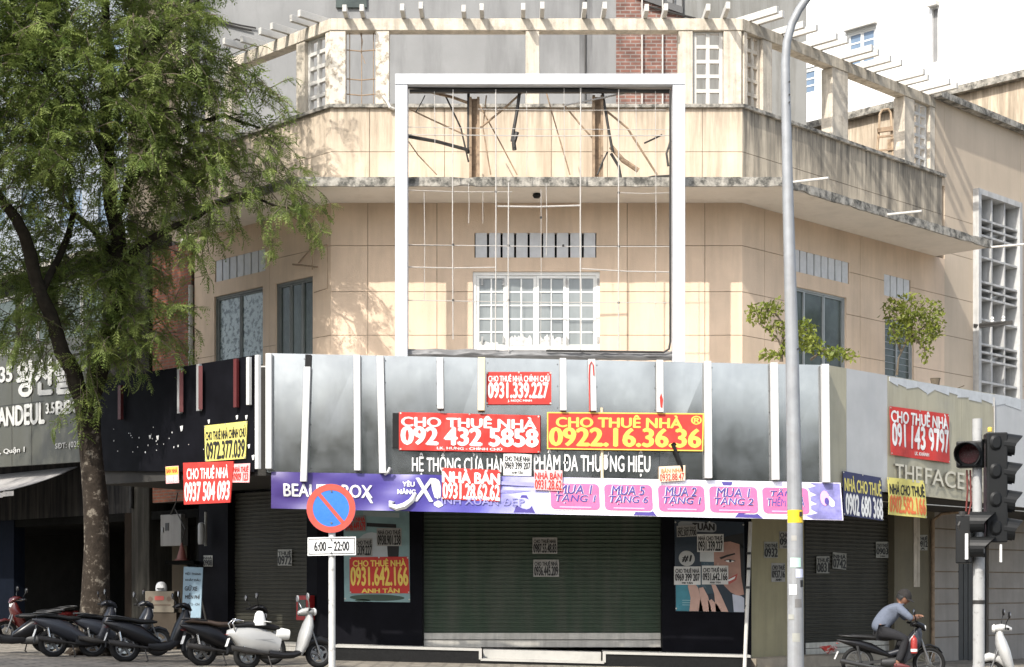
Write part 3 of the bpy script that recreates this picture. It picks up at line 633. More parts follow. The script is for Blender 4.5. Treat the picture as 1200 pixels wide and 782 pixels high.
mb = MB(); mb.slab([(X(566),WD-.55),(X(705),WD-.55),(X(705),WD-.05),(X(566),WD-.05)], lambda x,y: 0, lambda x,y: zp(x)-.02); mb.build('step', STEEL if False else CONC, BLD)
mb = MB(); a, b = FR.u(885,.5), FR.u(1046,.5); mb.fbox(FR, a, b, -.6, FR.z(990,765), .0, .55); mb.build('step', mat('worn_step', (.30,.26,.2), .85, var=.15, scale=4, blotch=.4), BLD)

# ------------------------------------------------------------------ neighbours and what stands behind
# grey building
o = thing('grey_cement_building', 'grey cement rendered building with a red brick strip rising behind the corner pergola', 'building', (0, 47, 0))
DG = 43.0; FG = Face(0, DG, 1, 0)
mb = MB(); mb.box((220-CX)/F*DG, (800-CX)/F*DG, DG, DG+9, 0, 26); mb.build('wall', GREY, o)
mb = MB(); mb.box((800-CX)/F*DG+.002, (945-CX)/F*DG, DG-.03, DG+9, 0, FG.z(900,-12)); mb.build('wall', GREYD, o)
mb = MB(); u0, u1 = FG.u(722), FG.u(800)-.01
mb.prism(FG, [(u0,8),(u1,8),(u1,FG.z(800,16)),(u0,FG.z(722,-12))], .003, .06); mb.build('brick_strip', BRICK, o)
mb = MB(); mb.prism(FG, [(u0,FG.z(722,-9)),(u1,FG.z(800,18)),(u1,FG.z(800,10)),(u0,FG.z(722,-17))], .003, .12); mb.build('stair_edge', mat('dark_cement', (.10,.10,.10), .9), o)
mb = MB()
for k in range(9):
    px = 712+k*11; mb.tube([FG.at(px,-10+max(0,(px-722))*.33,.1), FG.at(px,-40,.1)], .02, 6)
mb.tube([FG.at(760,8,.12), FG.at(815,22,.12)], .03, 6); mb.build('railing', IRON, o)
mb = MB(); mb.fbox(FG, FG.u(394), FG.u(430), FG.z(0,10), 24, .003, .08); mb.build('window', GLASSD, o)
mb = MB()
for pts in (((250,23),(265,26),(283,30),(300,33)),((252,25),(275,31),(295,36)),((264,60),(268,50),(277,46),(287,50))): mb.tube([FG.at(x,y,.06) for x,y in pts], .022, 6)
mb.build('cable', IRON, o)
mb = MB(); mb.tube([FG.w(FG.u(686),12,.03),FG.w(FG.u(686),24,.03)], .02, 6)
mb.build('lightning_wire', IRON, o)
mb = MB(); mb.fbox(FG, FG.u(679), FG.u(694), 6, 25, .001, .006); mb.build('damp_stain', mat('damp_cement', (.11,.11,.11), .92, var=.25, scale=1.2, streak=.8, scol=(.20,.20,.20), sscale=5), o)
mb = MB()
for px, hh in ((752,24),(776,24)): mb.tube([FG.w(FG.u(px),10,.15),FG.w(FG.u(px),hh,.15)], .022, 6)
mb.build('antenna_rod', WIRE, o)
# brown plaster block and drain pipe left of it
o = thing('brown_plaster_building', 'narrow brown plastered building behind the tree with a white drain pipe at its corner', 'building', ((180-CX)/F*42.6, 46, 0))
mb = MB(); mb.box((150-CX)/F*42.6, (219-CX)/F*42.6, 42.6, 52, 0, 26); mb.build('wall', mat('brown_wall', (.13,.105,.075), .9, var=.1, scale=1, streak=.4, sscale=3), o)
mb = MB(); c = P(216, 90, 42.3); mb.tube([(c.x,c.y,7),(c.x,c.y,20)], .085, 12); mb.tube([(c.x,c.y,CAMH+672/F*42.3),(c.x,c.y,CAMH+664/F*42.3)], .11, 12); mb.build('drain_pipe', LATT, o)
# white building top right
p0 = P(1000, 60, 64); FW = Face(p0.x, p0.y, 1, -1)
o = thing('white_building', 'tall bright white building with blue paned windows at the upper right', 'building', (p0.x, p0.y, 0))
mb = MB(); wz = lambda px,py: FW.z(px,py)
opA = (FW.u(992), FW.u(1026.5), wz(992,86), wz(992,39)); opB = (FW.u(936), FW.u(957), wz(957,110), wz(957,77)); opC = (FW.u(1092), FW.u(1099), wz(1092,74), wz(1092,11))
heightwall(mb, FW, FW.u(880), FW.u(1420), 0, 34, [], [], [opA, opB, opC], rev=.3, th=3); mb.build('wall', WHITEB, o)
window(FW, opA, 2, 1, 4, WHITEW, GLASSB, fw=.08, mw=.06, parent=o); window(FW, opB, 1, 1, 3, WHITEW, GLASSB, fw=.08, mw=.06, parent=o)
mb = MB(); mb.fbox(FW, opC[0]-.02, opC[1]+.02, opC[2]-.02, opC[3]+.02, -.3, -.12); mb.build('window', mat('slot_grey', (.2,.2,.2), .6), o)
mb = MB(); mb.fbox(FW, FW.u(1090), FW.u(1101), opC[3]+.05, opC[3]+.2, .003, .25); mb.build('hood', LATT, o); mb = MB(); mb.fbox(FW, FW.u(991), FW.u(1028), opA[3]+.03, opA[3]+.12, .003, .2); mb.build('hood', LATT, o)
# low beige wall with mouldy coping in front of it
p0 = P(1060, 120, 50); FB = Face(p0.x, p0.y, 1, -1)
o = thing('beige_rear_building', 'low beige rear building with a dark mouldy coping in front of the white building', 'building', (p0.x, p0.y, 0))
mb = MB(); zt = FB.z(1060,127); mb.fbox(FB, FB.u(915), FB.u(1330), 0, zt, -5, 0); mb.build('wall', WALLP, o)
mb = MB(); mb.fbox(FB, FB.u(915), FB.u(1330), zt+.003, zt+.22, -.5, .25); mb.build('coping', MOSS, o)
mb = MB(); uu = FB.u(1052); mb.fbox(FB, FB.u(1041), FB.u(1051), FB.z(1046,176), FB.z(1046,163), .003, .05); mb.build('vent', RUST, o)
# ladder on the roof terrace
lp = P(1037, 190, 44.5)
o = thing('roof_ladder', 'small rusty ladder with hooped top leaning on the roof terrace at right', 'ladder', (lp.x, lp.y, ZE))
mb = MB(); D = 44.5
a = [P(1026,200,D), P(1030,152,D+.3), P(1031,134,D+.4), P(1034,129,D+.4), P(1041,128,D+.4), P(1044,133,D+.4), P(1045,152,D+.3), P(1047,200,D)]
mb.tube(a, .035, 8); mb.build('rail', mat('ladder_paint', (.30,.22,.14), .7, var=.2), o)
mb = MB(); mb.bar(P(1028.5,153,D+.2), P(1046,151,D+.2), .1, .12)
for y in (160, 176): mb.bar(P(1028.5,y+1,D+.1), P(1046.5,y-1,D+.1), .05, .05)
mb.build('rung', RUST, o)

# left neighbour with the Korean sign
uN0, uN1 = FL.u(-260), FL.u(176)
zl = FL.z(0, 333)
o = thing('neighbour_shophouse', 'shophouse with dark upper windows and a dim open shop front behind the tree', 'building', tuple(FL.w(FL.u(60), 0, -2)[:2])+(0,))
NB = o
ops = []
for a, b in ((-90,-35),(-30,18),(22,60),(66,120)): ops.append((FL.u(a), FL.u(b), 6.2, zl-.35))
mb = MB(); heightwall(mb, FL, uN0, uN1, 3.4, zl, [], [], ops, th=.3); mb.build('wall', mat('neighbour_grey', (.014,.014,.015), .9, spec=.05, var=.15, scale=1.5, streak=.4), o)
mb = MB(); mb.fbox(FL, uN0, uN1, zl+.003, zl+.14, -1.2, .35); mb.build('ledge', MOSS, o)
for op in ops: window(FL, op, 2, 1, 2, mat('dim_frame', (.22,.22,.21), .6), GLASSD, fw=.08, mw=.05, parent=o)
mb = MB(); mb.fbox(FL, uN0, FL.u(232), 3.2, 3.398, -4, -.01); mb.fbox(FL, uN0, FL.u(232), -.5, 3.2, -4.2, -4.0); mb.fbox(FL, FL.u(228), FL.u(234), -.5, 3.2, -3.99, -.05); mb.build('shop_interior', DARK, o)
mb = MB(); mb.fbox(FL, FL.u(-40), FL.u(17), -.5, 3.39, -.3, .02); mb.build('pillar', mat('navy_pillar', (.004,.006,.011), .8, spec=.05), o)
mb = MB(); mb.fbox(FL, FL.u(147), FL.u(155), -.5, 3.39, -.3, .02); mb.build('pillar', mat('brown_door_frame', (.015,.011,.008), .8, spec=.05), o)
mb = MB(); mb.fbox(FL, FL.u(180), FL.u(188), 0, 2.9, -2.2, -2.1); mb.build('door_frame', mat('ochre_frame', (.12,.08,.02), .6), o)
mb = MB(); mb.fbox(FL, FL.u(176), FL.u(204), 0, 2.1, -2.4, -2.3); mb.build('back_door', mat('dim_door', (.04,.036,.026), .8, spec=.1), o)
# setback pale storey above the ledge and a pale block farther off
p0 = P(60, 300, 60); FP = Face(p0.x, p0.y, 1, 0)
o = thing('pale_far_building', 'pale bluish building far behind the tree crown', 'building', (p0.x, p0.y+4, 0))
ops = [(FP.u(x), FP.u(x+26), FP.z(0,y+46), FP.z(0,y)) for x in (-20,25,70,115) for y in (40,130,220)]
mb = MB(); heightwall(mb, FP, FP.u(-260), FP.u(160), 0, 27, [], [], ops, th=4); mb.build('wall', mat('pale_blue_wall', (.27,.30,.34), .8, var=.06), o)
for op in ops: 
    mb = MB(); mb.fbox(FP, op[0]-.02, op[1]+.02, op[2]-.02, op[3]+.02, -.22, -.12); mb.build('window', GLASSB, o)
# grey concrete column strip seen between tree and brick
o = thing('concrete_column', 'grey concrete column with a dark pipe between the tree and the brick pier', 'column', tuple(FL.w(FL.u(166),0,-.3)[:2])+(0,))
mb = MB(); mb.fbox(FL, FL.u(156), FL.u(176.5), 0, ZC-1.5, -.6, .04); mb.build('shaft', mat('column_grey', (.022,.021,.018), .9, spec=.05, var=.12, scale=2, streak=.4), o)
mb = MB(); mb.tube([FL.w(FL.u(158),3.5,.1),FL.w(FL.u(158),ZC-1,.1)], .05, 8); mb.build('pipe', BLACKM, o)
# ------------------------------------------------------------------ shop fascia
fz = lambda px: 414+(px-312)*14/658
fb = lambda px: 554+(px-312)*13/658
o = thing('grey_shop_fascia', 'long glossy grey metal fascia with pale vertical fins above the central roller shutter', 'shop fascia', (.7, WD-FO, 3.6))
FAS = o
ed = [312.5, 360, 420, 447, 516.5, 565, 660, 694, 773, 829, 907, 970]
for a, b in zip(ed[:-1], ed[1:]):
    mb = MB(); t = [random.uniform(-.004,.004) for _ in range(4)]
    f_, bk = FO, FO-.06
    u0, u1 = FC.u(a+.15, f_), FC.u(b-.15, f_); za, zb = FC.z(a,fz(a),f_), FC.z(b,fz(b),f_); zc, zd = FC.z(a,fb(a),f_), FC.z(b,fb(b),f_)
    mb.hexa([FC.w(u0,zc,f_+t[0]),FC.w(u1,zd,f_+t[1]),FC.w(u1,zd,bk),FC.w(u0,zc,bk),FC.w(u0,za,f_+t[2]),FC.w(u1,zb,f_+t[3]),FC.w(u1,zb,bk),FC.w(u0,za,bk)])
    mb.build('panel', ACP, o)
def fin(x0, y0, x1, y1, w=7, d=.14, m=FINW, face=FC, off=FO, par=None, drop=0, **k):
    b = MB(); a = face.at(x0, y0, off+.035); c = face.at(x1, y1, off+.035)
    hw = (face.u(x0+w/2, off)-face.u(x0-w/2, off))/2; t = Vector((face.dx, face.dy, 0)); n = Vector((face.nx, face.ny, 0))
    b.hexa([c-t*hw+n*d,c+t*hw+n*d,c+t*hw,c-t*hw,a-t*hw+n*d,a+t*hw+n*d,a+t*hw,a-t*hw])
    return b.build('fin', m, par or o, bevel=.006, **k)
KF = dict(label='broken fin with a bare black top') 
f1 = fin(361, 431, 356.5, 565, 7.5, label='leaning fin hanging below the others')
b = MB(); c1 = FC.at(361.5,416,FO+.04); c2 = FC.at(361,431,FO+.04); b.bar(c1, c2, .11, .1); b.build('bare_end', BLACKM, f1)
fin(316, 415.5, 316, 550, 7, .16); fin(419, 417, 419.5, 552, 7.5); fin(446, 418, 449, 555, 8); fin(516, 420, 516.5, 480, 7.5)
fin(564.5, 420, 564, 482, 8, m=FINC, label='cream fin beside the red phone banner'); fin(659.5, 421, 660, 482, 7.5); f2 = fin(693, 422, 694.5, 482.5, 8.5); fin(772.5, 423, 773, 484, 8)
fin(828.5, 424.5, 829.5, 561, 8.5); fin(906, 426, 908, 563, 8.5); fin(965.5, 428, 967, 566, 8.5, .16)
b = MB(); q = FC.at(691.5,482,FO+.185); pts = [FC.at(691.3,482,FO+.185),FC.at(690.6,440,FO+.185),FC.at(691,428,FO+.185),FC.at(693,424,FO+.185),FC.at(695.2,428,FO+.185),FC.at(696,440,FO+.185)]; b.tube(pts, .012, 5); b.build('red_trim', RED, f2)
b = MB()
for a_, c_ in zip(ed[:-1], ed[1:]):
    for fx in (.07, .93):
        for k in range(6):
            x = a_+(c_-a_)*fx; y = fz(x)+6+k*(fb(x)-fz(x)-12)/5; b.lathe([(0,-.014),(.011,-.014),(.011,.002)], FC.at(x,y,FO+.004), 'y', 6)
b.build('rivet', mat('rivet_dark', (.06,.06,.06), .6), o)
b = MB(); b.tube([FC.at(451,556,FO+.1),FC.at(455,553,FO+.16),FC.at(457,548,FO+.17)], .03, 6); b.build('bent_bracket', FINW, o)
b = MB(); b.prism(FC, [(FC.u(772,FO),FC.z(772,467,FO)),(FC.u(774,FO),FC.z(774,462,FO)),(FC.u(776,FO),FC.z(776,470,FO)),(FC.u(775,FO),FC.z(775,480,FO)),(FC.u(773,FO),FC.z(773,478,FO))][::-1], FO+.176, FO+.181); b.build('red_stain', RED, o)
qs = Quad(FC, [(483,524.5),(762,527.5),(762,560),(483,557)], FO+.02)
b = MB(); letter(b, qs, 'HỆ THỐNG CỬA HÀNG', 0, .425, 0.07, 1, .002, .022); b.build('lettering', SWHITE, o)
b = MB(); letter(b, qs, 'PHẨM ĐA THƯƠNG HIỆU', .512, 1, -.12, .96, .002, .022); b.build('lettering', SWHITE, o)
b = MB(); b.tube([FC.at(705,478,FO+.03),FC.at(706,575,FO+.03)], .03, 8); b.build('conduit', FINC, o)
b = MB(); b.hexa([FC.at(793,532,FO+.02),FC.at(800,528,FO+.02),FC.at(800,528,FO),FC.at(793,532,FO),FC.at(786,521,FO+.15),FC.at(790,518,FO+.15),FC.at(790,518,FO+.1),FC.at(786,521,FO+.1)]); b.bar(FC.at(788,521,FO+.1), FC.at(800,553,FO+.06), .14, .05); b.build('torn_flap', BLACKM, o)

def flatpiece(f, pts, off, th, m, name, par, bevel=0):
    b = MB(); q = [(f.u(x,off), f.z(x,y,off)) for x, y in pts][::-1]; b.prism(f, q, off-th, off); return b.build(name, m, par, bevel=bevel)
# black fascia on the left wing
o = thing('black_shop_fascia', 'black shop fascia with thin red and white fins on the left side of the building', 'shop fascia', tuple(FL.w(-2.2,3.6,FO)))
uc = T*FO-.004
zt0, zt1 = FL.z(140,441,FO), FL.z(312,414,FO)
mb = MB(); ua = FL.u(118,FO)
zz0, zz1 = FL.z(150,549,FO), FL.z(310,552,FO)
mb.hexa([FL.w(ua,zz0,FO),FL.w(uc,zz1,FO),FL.w(uc,zz1,FO-.06),FL.w(ua,zz0,FO-.06),FL.w(ua,zt0,FO),FL.w(uc,zt1,FO),FL.w(uc,zt1,FO-.06),FL.w(ua,zt0,FO-.06)]); mb.build('panel', BLACK, o)
for (x, y0, y1, w, m) in ((143,452,492,3.5,FINR),(212.5,432,485,3.4,FINSH),(235,427,482,3.4,FINSH),(278.5,421,478,3.6,FINR),(293.5,419,475,3.4,FINW),(304,416.5,550,4,FINW)):
    f_ = fin(x, y0, x, y1, w, .07, m, FL, FO, o)
    if x in (212.5, 235): 
        b = MB(); b.bar(FL.at(x,y0+2,FO+.108), FL.at(x,y1-2,FO+.108), .08, .02); b.build('red_strip', FINR, f_)
mb = MB()
for i in range(30):
    x = random.choice((random.uniform(132,215), random.uniform(132,300))); y = random.uniform(500,532)-(x-140)*.05; r = random.choice((.4,.5,.7,.6,.9,.4))*.017
    u, z = FL.u(x,FO), FL.z(x,y,FO); mb.prism(FL, [(u+r*1.3*math.cos(t)*(.7+.5*random.random()), z+r*1.6*math.sin(t)*(.7+.5*random.random())) for t in [k*math.pi/3 for k in range(6)]], FO, FO+.006)
for x, y, r in ((245,494,.038),(278,489,.038),(289,489,.038),(292,523,.038),(297,536,.045),(213,502,.052),(176,512,.038),(185,513,.045)):
    u, z = FL.u(x,FO), FL.z(x,y,FO); mb.prism(FL, [(u-r,z+r*.8),(u-r*.3,z-r*1.3),(u+r*.6,z-r*.9),(u+r,z+r)], FO, FO+.01)
mb.build('glue_spots', SWHITE, o)
# beige fascia on the right wing
o = thing('beige_shop_fascia', 'worn beige fascia with torn top edge and raised ghost letters on the right side', 'shop fascia', tuple(FR.w(2.6,3.4,FO)))
ed = [971, 992, 1040, 1127, 1166, 1215, 1290]
tp = lambda x: 428+(x-970)*.172; bt = lambda x: 569+(x-970)*.112
for i, (a, b) in enumerate(zip(ed[:-1], ed[1:])):
    mb = MB(); n = 14; off = FO
    ua, ub = FR.u(a,off)+.004, FR.u(b,off)-.004
    if i == 0: ua = -T*FO+.02
    top = []
    for k in range(n+1):
        x = a+(b-a)*k/n; j = 0 if i < 2 else .045*abs(noise.noise(Vector((x*.11,2,0))))
        top.append((ua+(ub-ua)*k/n, FR.z(x, tp(x), off)-j))
    poly = [(ua, FR.z(a,bt(a),off)), (ub, FR.z(b,bt(b),off))]+top[::-1]
    mb.prism(FR, poly, off-.06, off-.001*(i%2)); mb.build('panel', OLIVE2 if i in (1,4) else OLIVE, o)
mb = MB()
pa = [(1042,442),(1052,446),(1062,447),(1075,447),(1086,455),(1096,452),(1112,455),(1122,458),(1135,462),(1150,463),(1163,468),(1178,468),(1196,474)]
for (x0,y0),(x1,y1) in zip(pa[:-1], pa[1:]):
    mb.prism(FR, [(FR.u(x0,FO),FR.z(x0,y0+5+random.uniform(-1,4),FO)),(FR.u(x1,FO)-.002,FR.z(x1,y1+5+random.uniform(-1,4),FO)),(FR.u(x1,FO)-.002,FR.z(x1,tp(x1)+1,FO)),(FR.u(x0,FO),FR.z(x0,tp(x0)+1,FO))], FO, FO+.008)
mb.build('torn_edge', mat('bare_undercoat', (.47,.49,.50), .7, var=.1, scale=5), o)
q = Quad(FR, [(1047,541),(1128,552),(1128,578),(1047,566)], FO)
LG = mat('raised_cream_letters', (.55,.52,.42), .6, var=.1, scale=8)
for sx, a0, a1 in (('THE',0,.37),('FACE',.42,1),('SHOP',1.06,1.62)):
    b = MB(); letter(b, q, sx, a0, a1, .1, .85, .045, .008); b2 = MB(); letter(b2, q, sx, a0-.008, a1-.008, .11, .86, .012, .008)
    lo_ = b.build('lettering', LG, o); b2.build('letter_backing', mat('letter_side', (.20,.19,.15), .7), o)
mb = MB(); mb.fbox(FR, -T*FO+.05, FR.u(1290,FO), FR.z(1100,bt(1100),FO)-.16, FR.z(1290,bt(1290),FO)-.0, FO-.10, FO-.066); mb.build('edge_rail', STEEL, o)
mb = MB(); mb.tube([FR.at(1165,466,FO+.02),FR.at(1166,575,FO+.02)], .012, 6); mb.build('wire', WIRE, o)

# ------------------------------------------------------------------ billboard frame on the canopy
DB = 32.2; FBd = Face(0, DB, 1, 0); bz = lambda y: FBd.z(0, y)
o = thing('billboard_frame', 'empty white billboard frame strung with thin rods above the fascia', 'billboard', (1.0, DB, bz(419)))
dpt = .34
def bb(x0, x1, y0, y1, o0=-dpt, o1=0): 
    b = MB(); b.fbox(FBd, FBd.u(x0), FBd.u(x1), bz(y1), bz(y0), o0, o1); return b
bb(463, 477.5, 99.5, 424).build('post', WHITE, o, bevel=.01); bb(788.5, 803, 99.5, 424).build('post', WHITE, o, bevel=.01); bb(463, 803, 86.5, 99, o1=.006).build('top_beam', WHITE, o, bevel=.01)
bb(479, 787, 101, 104.5, -.30, -.2).build('inner_rail', IRON, o); 
b = MB(); b.tube([FBd.at(478,102,-.2),FBd.at(560,105,-.25),FBd.at(640,104,-.25),FBd.at(720,106,-.25),FBd.at(786,108,-.22)], .035, 8); b.tube([FBd.at(785.5,106,-.1),FBd.at(785.5,400,-.1),FBd.at(784,409,-.1),FBd.at(778,413,-.1),FBd.at(640,411,-.1)], .022, 8); b.build('inner_rail', IRON, o)
def rod(pts, r=.013, m=WIRE, off=-.12, nm='rod'):
    b = MB(); r = r*.78 if m is WIRE else r; b.tube([FBd.at(x,y,off) for x,y in pts], r, 6); return b.build(nm, m, o)
for x, y0, y1, r in ((531,105,398,.014),(581,105,410,.016),(596,214,412,.016),(634,222,410,.007),(680.5,103,412,.018),(725,105,410,.016),(661,103,215,.007),(566,225,262,.006)): rod([(x,y0),(x+random.uniform(-.8,.8),(y0+y1)/2),(x+random.uniform(-.5,.5),y1)], r, off=-.12)
for x, y0, y1 in ((509,107,200),(549,215,262),(617,107,205),(640,215,300),(745,107,205),(768,107,390),(497,225,352)): rod([(x,y0),(x+.8,(y0+y1)/2),(x+.2,y1)], .008, off=-.16)
for x0, y0, x1, y1, r in ((478,287,786,289,.010),(478,313,582,313.5,.014),(681,315,786,319,.014),(478,352,786,355,.011),(583,242,680,241,.022),(478,149,786,152,.008),(478,158,786,159,.013),(560,128,780,129,.007),(479,223,600,225,.008),(725,226,786,226,.008)): rod([(x0,y0),((x0+x1)/2,(y0+y1)/2+1),(x1,y1)], r, off=-.14)
for x, y in ((531,287),(596,288),(660,288),(725,289),(531,352),(725,355),(581,225),(725,226),(634,255),(596,352)):
    b = MB(); b.lathe([(0,-.02),(.025,-.02),(.025,.02),(0,.02)], FBd.at(x,y,-.13), 'y', 8); b.build('clamp', IRON, o)
for x0, x1, y0 in ((550,562,106),(694,706.5,104)):
    b = MB(); b.fbox(FBd, FBd.u(x0,-.55), FBd.u(x1,-.55), bz(212), bz(y0), -.62, -.55); b.fbox(FBd, FBd.u(x0,-.55), FBd.u(x0,-.55)+.05, bz(212), bz(y0), -.55, -.42); b.fbox(FBd, FBd.u(x1,-.55)-.05, FBd.u(x1,-.55), bz(212), bz(y0), -.55, -.42); b.build('rusty_upright', RUST, o)
for pts, r, m, off in ((((478,160),(512,166),(549,176)),.035,IRON,-.4),(((609,107),(606,130),(602,152),(600,166)),.035,IRON,-.4),(((606,155),(602,168),(603,176)),.045,IRON,-.35),(((549,110),(549,150),(549,180)),.03,IRON,-.45),(((661,124),(690,118),(739,108)),.022,WIRE,-.35),(((660,122),(680,146),(697,165)),.018,RUST,-.5),(((706,108),(712,145),(718,178)),.028,IRON,-.45),(((716,172),(730,188),(748,200)),.05,RUST,-.5),(((755,168),(768,162),(776,158)),.018,IRON,-.3),(((786,165),(781,180),(783,195)),.022,IRON,-.15),(((478,165),(490,182),(512,205)),.012,RUST,-.5),(((560,120),(585,165),(606,205)),.014,RUST,-.9),(((505,108),(530,114),(552,122)),.03,RUST,-.5),(((700,205),(706,190),(712,178)),.018,IRON,-.4),(((478,215),(500,213),(560,217)),.02,RUST,-.5),(((745,213),(765,208),(785,207)),.035,IRON,-.5),(((563,150),(590,128),(612,108)),.022,RUST,-.5),(((480,128),(505,140),(549,160)),.016,RUST,-.6),(((708,128),(735,150),(770,205)),.022,RUST,-.55),(((570,112),(566,150),(575,205)),.014,RUST,-.5),(((640,108),(652,150),(668,205)),.014,RUST,-.7),(((520,108),(540,150),(549,190)),.018,IRON,-.6),(((716,180),(725,195),(728,212)),.03,IRON,-.45),(((498,112),(494,120),(487,132)),.012,IRON,-.3)): rod(pts, r, m, off, 'loose_brace')
mb = MB(); nx, ny = 60, 8
vs = []
for i in range(nx+1):
    for j in range(ny+1):
        x = 478+310*i/nx; y = 409+3*i/nx+11*j/ny; e = .12*math.sin(j/ny*math.pi)+.05*noise.noise(Vector((x*.09,j*.9,0)))+.03*noise.noise(Vector((x*.3,j*1.3,5)))
        y += 1.6*noise.noise(Vector((x*.05,0,3))); vs.append(FBd.at(x,y,-.25+e))
mb.add(vs, [(i*(ny+1)+j,i*(ny+1)+j+1,(i+1)*(ny+1)+j+1,(i+1)*(ny+1)+j) for i in range(nx) for j in range(ny)])
mb.build('tarpaulin_roll', mat('grey_tarpaulin', (.16,.16,.16), .45, var=.3, scale=2.5), o, smooth=True)

# ------------------------------------------------------------------ promotional banner
def wave(a, b): return (1-.85*min(1,max(0,(a-.36)/.12)))*(.045*math.sin(a*52+b*3.2)*(1-b*.4)*(.3+.7*abs(noise.noise(Vector((a*6,b,0)))*2))+.055*noise.noise(Vector((a*14,b*2.5,4))))+.03*b
BQ = Quad(FC, [(318,553),(985,566),(988,610),(318,596)], FO+.06, wave)
bm = bpy.data.materials.new('promo_print'); bm.use_nodes = True; N = bm.node_tree.nodes; L = bm.node_tree.links
bs = next(n for n in N if n.type == 'BSDF_PRINCIPLED'); bs.inputs['Roughness'].default_value = .42
uvn = N.new('ShaderNodeUVMap'); uvn.uv_map = 'UVMap'
mp = N.new('ShaderNodeMapping'); mp.inputs['Scale'].default_value = (14,1.4,1); L.new(uvn.outputs[0], mp.inputs[0])
nz = N.new('ShaderNodeTexNoise'); nz.inputs['Scale'].default_value = 1; nz.inputs['Detail'].default_value = 2; nz.inputs['Distortion'].default_value = 1.2; L.new(mp.outputs[0], nz.inputs[0])
sx = N.new('ShaderNodeSeparateXYZ'); L.new(uvn.outputs[0], sx.inputs[0])
ad = N.new('ShaderNodeMath'); ad.operation = 'MULTIPLY_ADD'; ad.inputs[1].default_value = .16; L.new(nz.outputs[0], ad.inputs[0]); L.new(sx.outputs[0], ad.inputs[2])
rp = N.new('ShaderNodeValToRGB'); e = rp.color_ramp.elements
e[0].position = .05; e[0].color = (.05,.028,.145,1); e[1].position = .38; e[1].color = (.062,.05,.27,1)
for p_, c_ in ((.47,(.12,.115,.44,1)),(.545,(.48,.48,.78,1)),(.61,(.80,.78,.88,1)),(.985,(.80,.78,.88,1)),(1.0,(.70,.66,.82,1))): x = e.new(p_); x.color = c_
L.new(ad.outputs[0], rp.inputs[0]); L.new(rp.outputs[0], bs.inputs['Base Color'])
mb = MB(); panel(mb, BQ, .006, 150, 8, uv=True)
BAN = mb.build('promo_banner', bm, smooth=40); tag(BAN, 'long purple and white promotional banner with pink boxes hung below the grey fascia', 'banner')
PUR = paint('print_purple', (.075,.055,.26), .45); LIL = paint('print_lilac', (.28,.27,.55), .45); PINKD = paint('print_pink_light', (.74,.36,.52), .5)
ba = lambda px: (px-318)/668
def bl(ps, m, nm, e=.008): b = MB(); blob(b, BQ, ps, e); return b.build(nm, m, BAN)
def bt_(sx, x0, x1, b0, b1, m, bold=.02, ital=0, e=.016): b = MB(); letter(b, BQ, sx, ba(x0), ba(x1), b0, b1, e, bold, ital); return b.build('lettering', m, BAN)
bl([(ba(601),.97),(ba(626),.97),(ba(617),.5),(ba(611),.5)], PUR, 'purple_wedge'); bl([(ba(560),.12),(ba(632),.16),(ba(640),.28),(ba(560),.2)], LIL, 'lilac_stripe'); bl([(ba(560),.36),(ba(622),.38),(ba(600),.45),(ba(560),.44)], LIL, 'lilac_stripe')
bl([(ba(741),.98),(ba(768),.985),(ba(764),.86),(ba(745),.86)], PUR, 'purple_wedge'); bl([(ba(859),.98),(ba(892),.99),(ba(886),.87),(ba(864),.86)], PUR, 'purple_wedge')
bl([(ba(846),.03),(ba(859),.03),(ba(857),.16),(ba(848),.14)], PUR, 'purple_wedge')
n = 12; bl([(ba(950)+.012*math.sin(k*2.1),.02+.96*k/n) for k in range(n+1)]+[(.998,.98),(.998,.02)], mat('print_violet_photo', (.20,.19,.42), .45, var=.5, scale=3.5), 'violet_photo')
bl(ell(ba(966),.42,.008,.2,12), PINKD, 'pink_flower', .012); bl(ell(ba(968),.5,.004,.1,10), PUR, 'dark_center', .014)
for k, (x0, x1, l1, l2) in enumerate(((645,702,'MUA 1','TẶNG 1'),(708,764,'MUA 5','TẶNG 6'),(771,825,'MUA 2','TẶNG 1'),(831,887,'MUA 1','TẶNG 2'),(893,947,'TẶNG','THÊM QUÀ'))):
    pb_ = bl(rrect(ba(x0)-.003,.135,ba(x1)+.003,.89,.010,.14), SWHITE, 'white_box', .010)
    b = MB(); blob(b, BQ, rrect(ba(x0),.16,ba(x1),.86,.008,.11), .018); b.build('pink_box', PINK, pb_)
    for (s_, xa, xb, ta, tb) in ((l1,x0+9,x1-9,.20,.44),(l2,x0+5,x1-5,.43,.70)):
        if ta > .4: ta = .40
        b = MB(); letter(b, BQ, s_, ba(xa), ba(xb), ta, tb, .024, .05, .2); b.build('outline', SWHITE, pb_)
        b = MB(); letter(b, BQ, s_, ba(xa)+.0004, ba(xb), ta, tb, .030, .016, .2); b.build('lettering', PUR, pb_)
    bl([(ba(x0+10),.78),(ba(x0+10),.815),(ba(x1-10),.815),(ba(x1-10),.78)], PINKD, 'small_print', .024)
bt_('BEAUTY BOX', 333, 436, .32, .66, SWHITE, .03)
bl([(ba(427),.34),(ba(433),.62),(ba(437),.80),(ba(434),.80),(ba(429),.62)], SWHITE, 'tail_stroke', .016)
bt_('X', 486, 508, .10, .72, SWHITE, .02, .12); bt_('!', 509, 515, .12, .85, SWHITE, .05, -.1); bt_('INH XUÂN ĐẸP', 517, 614, .55, .84, LIL, .02)
b = MB(); pts = [BQ.pt(ba(487),.50,.018),BQ.pt(ba(482),.72,.018),BQ.pt(ba(474),.86,.018),BQ.pt(ba(465),.92,.018),BQ.pt(ba(458),.86,.018),BQ.pt(ba(459),.74,.018)]; b.tube(pts, [.03,.06,.07,.06,.05,.06], 6); b.build('swash', SWHITE, BAN)
